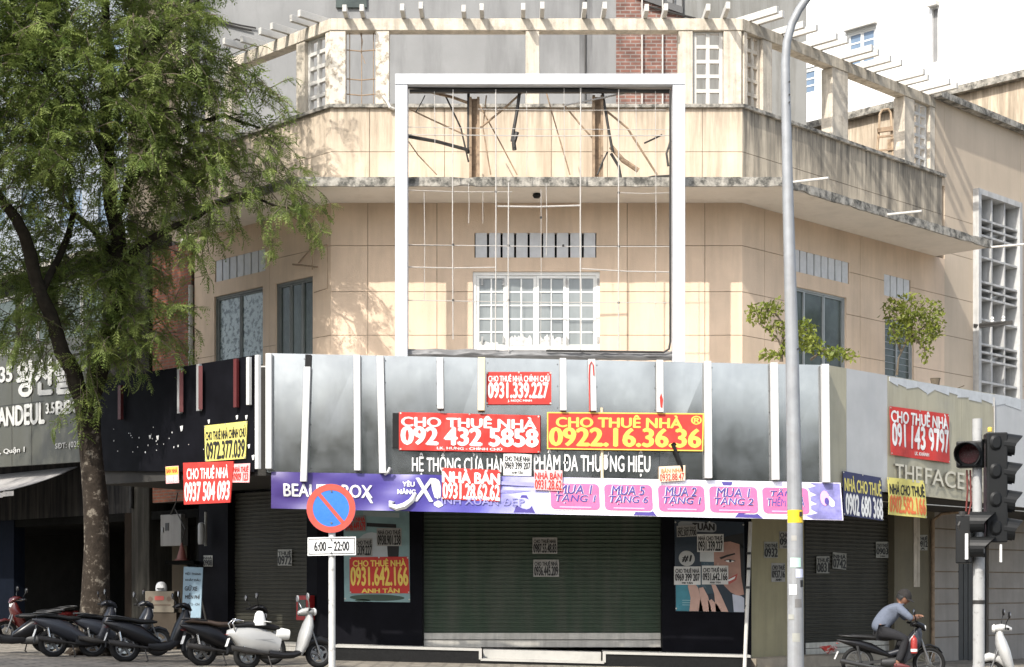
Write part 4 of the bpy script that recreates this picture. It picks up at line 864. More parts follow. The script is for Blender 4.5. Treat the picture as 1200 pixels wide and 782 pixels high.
bt_('YÊU', 472, 486, .17, .33, SWHITE, .04); bt_('NÀNG', 466, 487, .38, .54, SWHITE, .04)

# ------------------------------------------------------------------ signs and stickers
o1 = FO+.06
q = Quad(FC, rect(570,436,646,474), o1); s = sign('phone_banner', 'small red banner high on the grey fascia beside the cream fin, number 0931.339.227', 'banner', q, RED, [('CHO THUÊ NHÀ CHÍNH CHỦ',.03,.97,.06,.30,SWHITE,.038),('0931.339.227',.03,.95,.33,.80,SWHITE,.045),('J. NGỌC MINH',.33,.70,.85,.94,SWHITE,.04)], th=.006)
bk = MB(); panel(bk, Quad(FC, [(460,484),(634,487),(634,528),(460,525)], FO+.05), .03); bo = bk.build('black_backing_board', BLACKM); tag(bo, 'black board edge behind the wide red banner with number 092 432 5858', 'board')
def wv(a, b): return .012*math.sin(a*31+b*4)+.014*noise.noise(Vector((a*7,b*3,9)))
q = Quad(FC, [(467.5,483),(633,487),(633,531),(467.5,527.5)], FO+.09, wv); sign('rent_banner', 'wide crumpled red banner with white lettering and number 092 432 5858', 'banner', q, RED, [('CHO THUÊ NHÀ',.02,.97,.06,.37,SWHITE,.038),('092 432 5858',.02,.98,.38,.84,SWHITE,.052),('LK. HƯNG - CHÍNH CHỦ',.27,.73,.87,.96,SWHITE,.03)], th=.006, na=40, nb=4)
q = Quad(FC, [(641,483),(825,484.5),(824,529),(641,526.5)], FO+.10); sign('rent_banner', 'red banner with yellow border and yellow number 0922.16.36.36', 'banner', q, RED, [('CHO THUÊ NHÀ',.06,.86,.07,.40,YEL,.038),('0922.16.36.36',.02,.98,.42,.90,YEL,.045),('®',.92,.985,.07,.30,YEL,.03)], border=YEL, th=.02, bw=.008)
q = Quad(FC, [(518,548),(586,551),(586,588),(518,585)], FO+.115); sign('sale_sign', 'red and white for sale sign hanging over the purple banner, number 0931.28.62.62', 'sign', q, RED, [('NHÀ BÁN',.01,.99,.03,.46,SWHITE,.052),('0931.28.62.62',.02,.99,.48,.96,SWHITE,.045)], th=.008)
q = Quad(FC, [(590,531.5),(623,532.5),(622.5,558),(590,557)], FO+.07); sign('rent_sticker', 'white sticker covering a word of the fascia lettering, number 0969 399 207', 'sticker', q, SWHITE, [('CHO THUÊ NHÀ',.05,.95,.06,.35,INK,.038),('0969 399 207',.04,.96,.39,.70,INK,.038),('ANH TÂN',.3,.7,.78,.92,INK,.04)], th=.004)
q = Quad(FC, [(626,550.5),(659,551.5),(659,575.5),(626,574)], FO+.12); sign('sale_sign', 'small faded pink for sale sign between the pink promo boxes and white sticker', 'sign', q, PINKW, [('NHÀ BÁN',.03,.97,.06,.45,RED,.03),('0931.28.62',.03,.97,.5,.95,RED,.03)], th=.006)
q = Quad(FC, [(772,547),(803,545.5),(803,563),(772,565)], FO+.13); sign('faded_sign', 'small tilted cream and pink sign stuck over the third pink box', 'sign', q, mat('faded_cream', (.72,.58,.42), .6), [('BÁN NHÀ',.1,.9,.1,.45,ORNG,.02),('0932.88.47',.04,.96,.5,.95,RED,.02)], th=.006)
# left fascia
def qw(f, pts, o): return Quad(f, pts, o)
q = qw(FL, [(239.5,499),(289.5,493.5),(287.5,537.5),(240.5,541)], FO+.03); sign('rent_board', 'pale yellow board with black lettering on the black fascia, number 0972.377.039', 'sign', q, YELP, [('CHO THUÊ NHÀ CHÍNH CHỦ',.03,.98,.10,.42,INK,.038),('0972.377.039',.04,.97,.48,.95,INK,.045)], th=.015)
q = qw(FL, [(214.5,542.5),(273.5,540.5),(269.5,589),(215.5,591.5)], FO+.05); sign('rent_board', 'large red board below the pale yellow one, number 0937 504 093 in white', 'sign', q, RED, [('CHO THUÊ NHÀ',.08,.92,.08,.40,SWHITE,.038),('0937 504 093',.03,.97,.48,.92,SWHITE,.045)], th=.02)
q = qw(FL, [(273,544),(293,543),(292,565.5),(271.5,565.5)], FO+.03); sign('small_rent_sign', 'small pink and white sign at the right edge of the large red board', 'sign', q, PINKW, [('NHÀ THUÊ',.08,.92,.1,.45,RED,.04),('0909 123',.08,.92,.5,.9,RED,.04)], th=.008)
q = qw(FL, [(194,547),(209,546),(209.5,566),(194.5,567)], FO+.03); o_ = sign('small_rent_sign', 'small yellow and pink sign left of the large red board', 'sign', q, PINKW, [('BÁN NHÀ',.08,.92,.08,.4,RED,.04),('0908 55',.1,.9,.58,.9,SWHITE,.04)], th=.008)
b = MB(); blob(b, q, [(.02,.03),(.02,.5),(.98,.5),(.98,.03)], .003); b.build('yellow_half', YEL, o_)
# right fascia
def wr(a, b): return .03*math.sin(a*9+1)*b+.02*noise.noise(Vector((a*5,b*3,2)))
q = qw(FR, [(1043,476),(1112,485.5),(1114,543),(1043,533)], FO+.04); q.wave = wr; sign('rent_banner', 'red banner with white lettering on the beige fascia, number 091 143 9797', 'banner', q, RED, [('CHO THUÊ NHÀ',.02,.97,.02,.32,SWHITE,.045),('091 143 9797',.02,.98,.34,.80,SWHITE,.042),('LK. KHÁNH',.42,.62,.84,.93,SWHITE,.03)], th=.006, na=24, nb=6)
q = qw(FR, [(988,552),(1033,560),(1035,610.5),(989,604)], FO+.05); sign('rent_board', 'navy board with yellow and white lettering under the beige fascia, number 0902 680 368', 'sign', q, NAVY, [('NHÀ CHO THUÊ',.03,.97,.08,.44,YELP,.038),('0902 680 368',.05,.99,.50,.96,SWHITE,.045)], th=.015)
q = qw(FR, [(1040,559.5),(1083,563.5),(1085.5,607.5),(1041,603)], FO+.06); q.wave = lambda a,b: .02*math.sin(a*6+b*3); sign('rent_board', 'pale yellow sheet with black and orange lettering hanging under the beige fascia', 'sign', q, YELP, [('NHÀ CHO THUÊ',.03,.97,.10,.44,INK,.038),('0902.582.166',.03,.97,.48,.92,ORNG,.045)], th=.006, na=14, nb=4)

# posters on the black pillars
q = Quad(FC, [(402.5,594),(479.5,597),(480.5,706),(403.5,705)], .10)
TEALP = mat('poster_teal_print', (.20,.31,.31), .3, var=.25, scale=1.6)
o = sign('poster', 'pale teal poster on the black pillar behind the no parking sign', 'poster', q, TEALP, th=.015)
b = MB(); blob(b, q, ell(.43,.46,.26,.2,24), .003); b.build('pale_disc', mat('poster_pale', (.42,.45,.46), .4), o)
b = MB(); blob(b, q, ell(.75,.42,.09,.2,16), .004); b.build('dark_shape', INK, o); b = MB(); blob(b, q, ell(.5,.955,.42,.035,20), .004); blob(b, q, ell(.28,.985,.12,.012,12), .004); b.build('dark_plant', mat('poster_dark_green', (.03,.06,.038), .4), o)
b = MB(); blob(b, q, [(.35,.16),(.35,.20),(.8,.205),(.8,.165)], .004); b.build('dark_bar', INK, o)
b = MB(); letter(b, q, 'SERUM', .40, .75, .05, .12, .004, .03) if False else blob(b, q, [(.3,.038),(.3,.09),(.85,.095),(.85,.042)], .004); b.build('small_print', mat('poster_grey', (.3,.36,.36), .5), o)
q2 = Quad(FC, [(409.5,653),(478.5,652.5),(480,706.5-11),(410,695.5)], .115); sign('rent_banner', 'dark red board with yellow number 0931.642.166 on the teal poster', 'sign', q2, RED, [('CHO THUÊ NHÀ',.06,.95,.05,.26,YEL,.038),('0931.642.166',.02,.98,.28,.78,YEL,.042),('ANH TÂN',.20,.83,.84,.985,YEL,.045)], th=.006)
def stick(f, x0, y0, x1, y1, l1, l2, l3, label, off=.11, m=PAPER, ink=INK, rot=0, name='rent_sticker'):
    q = Quad(f, [(x0,y0+rot),(x1,y0-rot),(x1+rot*.5,y1-rot),(x0+rot*.5,y1+rot)], off)
    ls = [(l1,.05,.95,.07,.36,ink,.038),(l2,.04,.96,.40,.78 if l3 else .93,ink,.045)]
    if l3: ls.append((l3,.3,.7,.83,.95,ink,.04))
    return sign(name, label, 'sticker', q, m, ls, th=.004)
stick(FC, 441.5, 619, 470.5, 640, 'NHÀ CHO THUÊ', '0938.901.238', '', 'grey paper sticker at the upper right of the teal poster', .117)
stick(FC, 416, 631, 436.5, 652, 'CHO THUÊ', '1.339.227', '', 'white sticker half hidden beside the time plate of the no parking sign', .117)
stick(FC, 404, 604, 429, 623, 'BÁN NHÀ', '0946.449.679', '', 'torn red lettered paper at the top left of the teal poster', .117, mat('grey_paper', (.22,.23,.22), .8), RED)
# right poster: a woman's face with a bottle
q = Quad(FC, [(790.5,609),(872,612),(873,718),(791.5,716.5)], .10)
o = sign('poster', 'cosmetics poster of a smiling woman holding a bottle on the right black pillar', 'poster', q, mat('poster_night', (.018,.028,.04), .3), th=.015)
def pb2(ps, m, nm, e): b = MB(); blob(b, q, ps, e, .002); return b.build(nm, m, o)
SKIN1 = mat('poster_skin', (.36,.20,.15), .4, var=.2, scale=3); SKIN2 = mat('poster_skin_light', (.46,.29,.23), .4, var=.15, scale=3)
pb2([(.01,.66),(.01,.995),(.45,.995),(.40,.66)], mat('poster_sea', (.045,.20,.25), .3, var=.3, scale=2), 'blue_ground', .002)
pb2([(.52,.30),(.60,.24),(.75,.20),(.9,.21),(.99,.24),(.99,.80),(.90,.82),(.80,.78),(.72,.72),(.62,.62),(.54,.45)], SKIN1, 'face', .003)
pb2([(.60,.24),(.75,.16),(.99,.12),(.99,.30),(.94,.25),(.8,.22)], INK, 'hair', .005); pb2([(.93,.24),(.99,.27),(.99,.80),(.95,.6)], INK, 'hair', .005)
pb2([(.64,.40),(.74,.37),(.86,.345),(.87,.36),(.75,.39),(.66,.42)], INK, 'eyebrow', .005); pb2(ell(.79,.435,.06,.014,14), SWHITE, 'eye', .005); pb2(ell(.795,.435,.02,.014,10), INK, 'iris', .007)
pb2([(.71,.425),(.79,.415),(.87,.43),(.87,.438),(.79,.424),(.71,.433)], INK, 'eyelash', .008)
pb2([(.62,.45),(.57,.53),(.60,.56),(.66,.55),(.64,.5)], SKIN2, 'nose', .005); pb2([(.66,.62),(.76,.63),(.9,.57),(.88,.64),(.78,.69),(.70,.68)], mat('poster_lips', (.36,.06,.045), .4), 'lips', .005); pb2([(.70,.635),(.77,.638),(.87,.60),(.85,.63),(.78,.658),(.72,.652)], SWHITE, 'teeth', .007)
pb2([(.38,.36),(.56,.36),(.56,.52),(.60,.58),(.60,.80),(.33,.80),(.33,.58),(.38,.52)], mat('poster_bottle', (.05,.08,.10), .25), 'bottle', .009); pb2([(.36,.34),(.56,.34),(.56,.45),(.36,.45)], mat('poster_cap', (.45,.46,.45), .4), 'bottle_cap', .011)
for ps in ([(.20,.995),(.22,.85),(.18,.72),(.25,.66),(.33,.74),(.40,.995)], [(.33,.995),(.36,.86),(.34,.74),(.40,.73),(.47,.83),(.52,.995)], [(.48,.995),(.47,.88),(.52,.86),(.60,.92),(.66,.995)], [(.58,.995),(.56,.80),(.52,.70),(.58,.70),(.66,.82),(.76,.995)]): pb2(ps, SKIN2, 'finger', .013)
pb2([(.82,.80),(.95,.82),(.99,.84),(.99,.995),(.84,.995)], mat('poster_blouse', (.42,.44,.5), .5), 'blouse', .006)
pb2(rrect(.05,.015,.60,.125,.06,.038), mat('poster_badge', (.24,.25,.25), .5), 'badge', .004); b = MB(); letter(b, q, 'TUÂN', .26, .57, .01, .105, .008, .06); b.build('lettering', INK, o)
pb2(ell(.17,.42,.115,.085,24), mat('poster_seal', (.40,.40,.38), .5), 'seal', .004); b = MB(); letter(b, q, '#1', .11, .23, .385, .46, .008, .05, .2); b.build('lettering', INK, o)
for k in range(3): pb2([(.10,.875+.025*k),(.10,.882+.025*k),(.34,.882+.025*k),(.34,.875+.025*k)], mat('poster_line', (.25,.4,.42), .5), 'small_print', .004)
stick(FC, 793, 616, 816.5, 629, 'NHÀ CHO THUÊ', '092.307.7700', '', 'slanted grey sticker at the top left of the cosmetics poster', .122, rot=.6)
stick(FC, 817, 626, 848, 647, 'NHÀ CHO THUÊ', '0931.339.227', '', 'white sticker across the forehead on the cosmetics poster', .122, mat('bright_paper', (.58,.57,.54), .8))
stick(FC, 790, 664, 821, 685.5, 'CHO THUÊ NHÀ', '0969 399 207', 'MR TÂN', 'white sticker at the left edge of the cosmetics poster, below the round seal', .122, MATS['bright_paper'])
stick(FC, 822.5, 663, 853.5, 685, 'CHO THUÊ NHÀ', '0931.642.166', 'ANH TÂN', 'white sticker over the bottle on the cosmetics poster', .122, MATS['bright_paper'])
# stickers on shutters and pillars
stick(FC, 624, 630, 653, 649, 'CHO THUÊ NHÀ', '0987.55.48.83', '', 'upper of two white stickers on the central shutter', -.09)
stick(FC, 625, 656, 655, 676, 'CHO THUÊ NHÀ', '0936.445.209', '', 'lower of two white stickers on the central shutter', -.09)
GPAP = mat('dim_paper', (.30,.30,.27), .85, var=.15, scale=6)
stick(FL, 325.5, 644, 342, 663, 'THUÊ', '0972', '', 'grey sticker on the left roller shutter above the white scooter', -.09, GPAP)
stick(FL, 238.5, 651, 249, 664, 'NHÀ', '0908', '', 'small sticker on the narrow black pillar by the blue standee', .085, GPAP)
stick(FR, 895.5, 635, 911.5, 654, 'CHO THUÊ', '0932', '', 'sticker on the olive pillar, upper left one beside the lamp post', .06, GPAP)
stick(FR, 913.5, 623, 926, 643, 'CHO', '098', 'TÂN', 'sticker half hidden by the lamp post on the olive pillar', .06, PAPER)
stick(FR, 904, 660, 920, 682, 'CHO THUÊ', '0937.16', 'ANH', 'lowest sticker on the olive pillar beside the lamp post', .06, PAPER)
stick(FR, 957, 652, 972, 672, 'THUÊ', '0831', '', 'left sticker of a pair on the right roller shutter', -.09, GPAP)
stick(FR, 976, 648, 992, 667, 'NHÀ', '0742', '', 'crumpled right sticker of a pair on the right roller shutter', -.09, GPAP, rot=-.8)
stick(FR, 1026.5, 635, 1041, 654, 'CHO THUÊ', '0903', 'TÂN', 'sticker at the far right end of the right roller shutter', -.09, GPAP)
stick(FR, 1075.5, 627, 1087, 645, 'THUÊ', '0912', 'A', 'sticker on the brown pillar right of the pale strip', .06, GPAP)

# Korean restaurant sign and awning on the neighbour
OS = 1.0
q = Quad(FL, [(-60,411),(104,400-10),(104,545),(-60,560)], OS)
SGM = mat('dark_grey_signboard', (.055,.055,.042), .45, var=.12, scale=.9, streak=.3, scol=(.09,.09,.09), sscale=2)
q = Quad(FL, [(-60,419),(102,392),(102,541),(-60,551)], OS)
o = sign('restaurant_sign', 'dark grey signboard with white Korean and Latin letters on the neighbouring shophouse', 'sign', q, SGM, th=.12)
kw = mat('korean_white', (.42,.42,.40), .6)
def kt(sx, x0, x1, y0, y1, bold=.03, m=kw, e=.03, tilt=0):
    qq = Quad(FL, [(x0,y0),(x1,y0-(x1-x0)*.13-tilt),(x1,y1-(x1-x0)*.07-tilt),(x0,y1)], OS); b = MB(); letter(b, qq, sx, 0, 1, 0, 1, e, bold); oo = b.build('lettering', m, o)
    b = MB(); letter(b, qq, sx, -.006, .994, .02, 1.02, e-.02, bold); b.build('letter_side', mat('letter_shadow_side', (.02,.02,.02), .6), o)
kt('왕산들', 21, 87, 424, 465, .05); kt('35', 1, 15, 431, 448, .05); kt('ANDEUL', -1, 53, 479, 500, .05); kt('3.5', 55, 65, 473, 485, .04); kt('BBQ', 67, 99, 471, 489, .05)
kt('SEOUL BBQ PREMIUM', -10, 49, 413, 418.5, .02); kt('Bến Thành, Quận 1', -34, 30, 530, 536, .03); kt('SĐT: (028) 3', 66, 102, 520, 528, .02)
b = MB()
for x in (14, 37): b.tube([FL.at(x,413,OS+.002),FL.at(x,546,OS+.002)], .008, 4)
b.tube([FL.at(-40,481,OS+.002),FL.at(52,470,OS+.002)], .008, 4); b.build('seam', INK, o)
b = MB(); a0, a1 = FL.u(-80), FL.u(104); zt, zb_ = FL.z(50,549,.6), FL.z(60,571,2.0)
n = 16; vs = []
for i in range(n+1):
    for j in range(5):
        u = a0+(a1-a0)*i/n; oo = .3+1.75*j/4; z = zt+(zb_-zt)*j/4+.03*math.sin(i*1.7)*j/4-.05*math.sin(j/4*math.pi); vs += [FL.w(u,z,oo), FL.w(u,z-.02,oo)]
def ii(i,j,l): return (i*5+j)*2+l
b.add(vs, [f for i in range(n) for j in range(4) for f in ((ii(i,j,0),ii(i,j+1,0),ii(i+1,j+1,0),ii(i+1,j,0)),(ii(i,j,1),ii(i+1,j,1),ii(i+1,j+1,1),ii(i,j+1,1)))])
o = b.build('awning', mat('grey_awning', (.27,.26,.25), .8, var=.12, scale=1.5, streak=.3), None); tag(o, 'sloping grey fabric awning under the restaurant signboard', 'awning')
b = MB()
for i in range(n): 
    u0, u1 = a0+(a1-a0)*i/n, a0+(a1-a0)*(i+1)/n; z = zb_+.015*math.sin(i*1.7); b.fbox(FL,u0,u1-.002,z-.14,z-.022,2.04,2.05)
b.build('valance', MATS['grey_awning'], o)
o = tag((lambda b: (b.fbox(FL, FL.u(27), FL.u(48.5), FL.z(38,602,-.3), FL.z(38,589,-.3), -.4, -.3), b.build('blue_light_box', paint('deep_blue', (.02,.03,.22), .4)))[1])(MB()), 'small dark blue sign box hanging inside the dim shop front', 'sign')
b = MB(); b.fbox(FL, FL.u(31), FL.u(44), FL.z(38,599,-.3), FL.z(38,596,-.3), -.299, -.29); b.build('strip', paint('mid_blue', (.06,.09,.35), .4), o)
# ------------------------------------------------------------------ the tree
def tz(px, py, D): return P(px, py, D)
tb = (110-CX)/F*33.6
TREE = thing('street_tree', 'leafy street tree with pale patched bark and feathery drooping foliage on the pavement at left', 'tree', (tb, 33.6, gz(tb)))
mb = MB()
tr = [(tb,33.6,gz(tb)-.1),P(110,764,33.6),P(111,740,33.6),P(112,700,33.6),P(113,640,33.6),P(112,590,33.6),P(108,540,33.6),P(104,500,33.55),P(101,470,33.5)]
mb.tube(tr, [.50,.40,.34,.29,.265,.25,.24,.24,.23], 16, wob=.16)
for k in range(5):
    a = 2*math.pi*k/5+.4; mb.tube([(tb+.2*math.cos(a),33.6+.2*math.sin(a),gz(tb)+.35),(tb+.42*math.cos(a),33.6+.42*math.sin(a),gz(tb)+.08),(tb+.7*math.cos(a),33.6+.7*math.sin(a),gz(tb)-.06)], [.16,.12,.05], 8, wob=.2)
mb.build('trunk', BARK, TREE, smooth=True)
LIMBS = [
 ([P(101,474,33.5),P(86,435,33.3),P(66,390,33.0),P(48,345,32.6),P(36,300,32.2),P(18,255,31.8),P(-10,215,31.4)], [.20,.17,.15,.14,.13,.11,.08]),
 ([P(102,474,33.5),P(118,430,33.5),P(132,380,33.5),P(140,320,33.4),P(138,270,33.2),P(128,210,33.0),P(124,150,32.8),P(126,90,32.6),P(124,30,32.4),P(130,-40,32.4)], [.20,.18,.17,.16,.15,.14,.12,.11,.09,.06]),
 ([P(136,255,33.2),P(150,215,32.8),P(180,180,32.4),P(220,150,32.4),P(262,135,32.5),P(305,150,32.6)], [.10,.085,.07,.055,.04,.02]),
 ([P(130,200,33),P(112,160,32.4),P(84,120,31.8),P(50,80,31.3),P(10,40,31)], [.10,.09,.075,.06,.04]),
 ([P(125,120,32.7),P(148,80,32.3),P(180,50,32),P(215,20,31.8),P(240,-20,31.6)], [.085,.07,.055,.04,.03]),
 ([P(140,310,33.4),P(170,285,32.9),P(205,265,32.4),P(250,240,32.5),P(300,232,32.5),P(345,245,32.2)], [.09,.075,.06,.045,.03,.015]),
 ([P(48,345,32.6),P(70,300,32.9),P(86,250,33.2),P(80,200,33.6),P(60,150,34)], [.08,.07,.06,.05,.03]),
 ([P(138,300,33.3),P(110,270,34.2),P(70,230,35.2),P(30,190,36)], [.08,.065,.05,.03]),
 ([P(126,180,32.9),P(150,140,34),P(190,110,35.2),P(230,90,36)], [.08,.06,.045,.02]),
 
]
for pts, rs in LIMBS:
    q = [pts[0]]; r = [rs[0]]
    for a, b, ra, rb in zip(pts[:-1], pts[1:], rs[:-1], rs[1:]):
        m_ = (a+b)/2+Vector((random.uniform(-.06,.06), random.uniform(-.06,.06), random.uniform(-.05,.05))); q += [m_, b]; r += [(ra+rb)/2, rb]
    mb = MB(); mb.tube(q, r, 9, wob=.12); mb.build('limb', mat('dark_bark', (.032,.027,.021), .95, spec=.1, var=.35, scale=6, bump=.8, bscale=18), TREE, smooth=True)
# feathery leaves: every frond is a rachis with pairs of narrow leaflets
def frond_template(L=.34, pairs=9, droop=.5, seed=0):
    r = np.random.default_rng(seed); V = []; Q = []
    for i in range(pairs):
        t = (i+.8)/pairs; x = L*t*math.cos(droop*t*.6); z = -L*t*math.sin(droop*t*.6)*1.1
        ll = .088*(1-.5*abs(2*t-.9))*r.uniform(.8,1.2); w = .0150
        for sgn in (-1, 1):
            an = R(58)+r.uniform(-.15,.15); dx, dy = math.cos(an)*ll, sgn*math.sin(an)*ll; dzz = -ll*r.uniform(.1,.5)
            n = len(V); V += [(x,0,z),(x+dx*.45-w*.9,dy*.45+sgn*.0,z+dzz*.35),(x+dx,dy,z+dzz),(x+dx*.55+w*.9,dy*.5,z+dzz*.4)]; Q.append((n,n+1,n+2,n+3))
    n = len(V); V += [(0,-.003,0),(0,.003,0),(L*.95*math.cos(droop*.55),.002,-L*math.sin(droop*.55)),(L*.95*math.cos(droop*.55),-.002,-L*math.sin(droop*.55))]; Q.append((n,n+1,n+2,n+3))
    return np.array(V), np.array(Q)
TPL = [frond_template(.22+.025*k, 6+k%2, .2+.25*k, k) for k in range(5)]
FRV = []; FRQ = []; cnt = [0]
def add_frond(p, d, roll, s):
    tv, tq = TPL[int(rng.integers(len(TPL)))]
    d = d/np.linalg.norm(d); up = np.array([0,0,1.0])
    if abs(d[2]) > .97: up = np.array([1.0,0,0])
    y = np.cross(up, d); y /= np.linalg.norm(y); z = np.cross(d, y); c, sn = math.cos(roll), math.sin(roll)
    y, z = y*c+z*sn, z*c-y*sn
    FRV.append(p+s*(tv[:,:1]*d+tv[:,1:2]*y+tv[:,2:3]*z)); FRQ.append(tq+cnt[0]); cnt[0] += len(tv)
TWIGS = MB()
def spray(p, d, L, n, s=1.0, droop=.9, twig=True):
    """a drooping branchlet hung with fronds"""
    p = np.array(p, float); d = np.array(d, float); d /= np.linalg.norm(d); pts = [p.copy()]
    st = L/n; side = 1
    for i in range(n):
        d = d+np.array([rng.normal(0,.10), rng.normal(0,.10), -droop/n+rng.normal(0,.05)]); d /= np.linalg.norm(d); p = p+d*st; pts.append(p.copy())
        a = np.cross(d, [0,0,1.0]); na = np.linalg.norm(a); a = a/na if na > 1e-3 else np.array([1.0,0,0])
        for sd in (side, -side*.9):
            fd = d*rng.uniform(.1,.7)+a*sd*rng.uniform(.5,1.1)+np.array([0,0,rng.uniform(-.6,.35)])+rng.normal(0,.25,3); add_frond(p, fd, rng.normal(0,.6), s*rng.uniform(.6,1.25))
        side = -side
    add_frond(p, d+np.array([0,0,-.2]), rng.normal(0,.4), s*1.1)
    if twig: TWIGS.tube([tuple(q) for q in pts[::max(1,n//4)]], [.010]*(len(pts[::max(1,n//4)])-1)+[.004], 4)
# clumps: px, py, depth, half width px, half height px, depth half, sprays
CL = [(20,20,31.6,60,50,1.3,60),(90,10,32,60,45,1.4,55),(160,20,32,55,45,1.3,45),(205,45,31.8,35,35,.8,26),(15,95,31.4,55,50,1.2,58),(80,85,31.6,55,50,1.4,56),(140,110,31.8,50,45,1.2,48),(195,100,32.2,45,35,.8,34),(245,95,32.2,38,24,.6,22),(285,105,32.5,28,18,.4,13),
 (20,165,31.2,55,45,1.2,50),(75,170,31.6,50,45,1.3,44),(135,175,31.8,50,38,1.2,40),(195,165,32.3,45,36,.7,36),(245,170,32.3,40,36,.6,30),(288,185,32.6,34,36,.5,22),(320,215,32.5,30,28,.3,16),(255,215,32.5,38,26,.5,20),(205,215,32.6,36,26,.6,18),
 (20,225,31.6,40,25,1.0,14),(80,235,33.5,45,30,1.4,20),(165,240,32.8,30,25,.9,10),(330,245,32.2,24,16,.25,8),
 (115,330,33.6,30,34,.8,12),(145,345,33.2,36,34,.8,24),(185,380,33.0,34,24,.6,9),(110,395,33.2,30,20,.6,12),(70,395,33.2,18,16,.5,5),(150,395,33.1,40,16,.7,12),(90,290,34,34,30,1.0,22),(50,300,34.2,40,30,.8,18),(30,350,34,30,30,.6,16),(120,270,33.8,40,30,.8,24),(160,300,33.5,30,30,.7,18),(90,350,33.8,40,24,.6,26),(40,390,33.6,34,22,.5,14),(130,410,33.5,40,14,.4,14),(20,330,34.2,34,30,.7,14),(225,275,32.3,24,14,.5,7),
 (40,50,34.5,100,60,1.2,60),(150,70,34.5,80,60,1.2,50),(60,150,34.5,90,60,1.2,60),(180,180,33.8,60,40,.8,30)]
OUT = [(-70,-60,31,90,90,1.5,90),(-90,80,31,80,90,1.5,90),(-80,200,31.5,70,60,1.5,50),(-190,0,31,90,110,1.6,100),(-190,150,31.5,80,70,1.5,50),(-300,-40,32,90,110,1.6,80),(60,-70,31.5,110,60,1.6,90),(190,-70,32,90,55,1.4,55),(-60,40,29.6,80,90,1,60),(80,-110,33.5,120,70,1.5,60),(-320,80,33,90,90,1.5,50)]
HOLES = [(104,12,13),(75,18,9),(120,58,12),(150,88,8),(35,105,8),(55,50,7),(96,78,8),(42,95,6),(140,35,9),(112,190,11),(150,205,14),(60,215,12),(100,235,14),(28,262,16),(118,160,8),(75,150,6),(195,78,10),(190,140,8),(160,150,7),(225,125,10)]
for (px, py, D, hw, hh, hd, ns) in CL+OUT:
    inn = (px, py, D, hw, hh, hd, ns) in CL and py < 260
    for _ in range(int(ns*((1.6 if px < 225 else .85) if inn else 1.5))):
        while True:
            v = rng.uniform(-1,1,3)
            if v@v < 1: break
        x, y, dd = px+v[0]*hw, py+v[1]*hh, D+v[2]*hd
        if any((x-a)**2+(y-b)**2 < r*r for a, b, r in HOLES) and rng.random() < .8: continue
        p = P(x, y, dd); out = np.array([v[0]+.35*(1 if px > 100 else -1), v[2]*.9-.25, -v[1]*.5+.12])+rng.normal(0,.3,3)
        spray(tuple(p), out, rng.uniform(.45,.95), int(rng.integers(4,7)), rng.uniform(.85,1.3), droop=rng.uniform(.2,1.3))
MAIN = (len(FRV), None)
# trailing ends
for (x, y, D, dx, dz, L) in ((318,175,32.3,.5,-.5,1.3),(330,215,32.3,.6,-.3,.9),(345,243,32.3,.8,-.5,.8),(300,150,32.3,.5,-.4,1.2),(352,252,32.3,.8,-.7,.7),(300,240,32.3,.3,-.9,.9),(250,240,32.3,-.3,-1,1.1),(225,255,31.9,-.2,-1,.9),(262,235,32.3,.3,-.9,.8),(98,415,33.2,.35,-1,1.2),(112,420,33.1,.1,-1,1.1),(92,468,33.0,-.8,-.35,.9),(96,465,33.0,.15,-1,.7),(100,440,33.1,.3,-1,.7),(150,400,33,.3,-1,.8),(40,370,32.8,-.6,-.8,.8),(25,380,32.8,-.4,-1,.7),(240,60,31.6,.9,-.1,.9),(270,75,32.3,.9,-.3,1.0),(295,95,32.3,.9,-.6,1.0),(55,330,32.7,-.5,-.7,.8)):
    for j in range(2): spray(tuple(P(x+rng.uniform(-6,6), y+rng.uniform(-5,5), D+rng.uniform(-.2,.2))), (dx,rng.uniform(-.4,.2),dz), L, 7, 1.0, .6)
FV = np.concatenate(FRV); FQ = np.concatenate(FRQ)
def bulk(name, V, Q, m, parent, loc):
    me = bpy.data.meshes.new(name); V = V-np.array(loc); me.vertices.add(len(V)); me.vertices.foreach_set('co', V.ravel().astype(np.float32))
    me.loops.add(Q.size); me.loops.foreach_set('vertex_index', Q.ravel().astype(np.int32)); me.polygons.add(len(Q))
    me.polygons.foreach_set('loop_start', np.arange(0, Q.size, 4, dtype=np.int32)); me.polygons.foreach_set('loop_total', np.full(len(Q), 4, dtype=np.int32))
    me.update(calc_edges=True); me.materials.append(m); o = bpy.data.objects.new(name, me); COL.objects.link(o); o.parent = parent; return o
bulk('crown', FV, FQ, LEAF, TREE, TREE.location); TWIGS.build('twigs', WOODT, TREE)
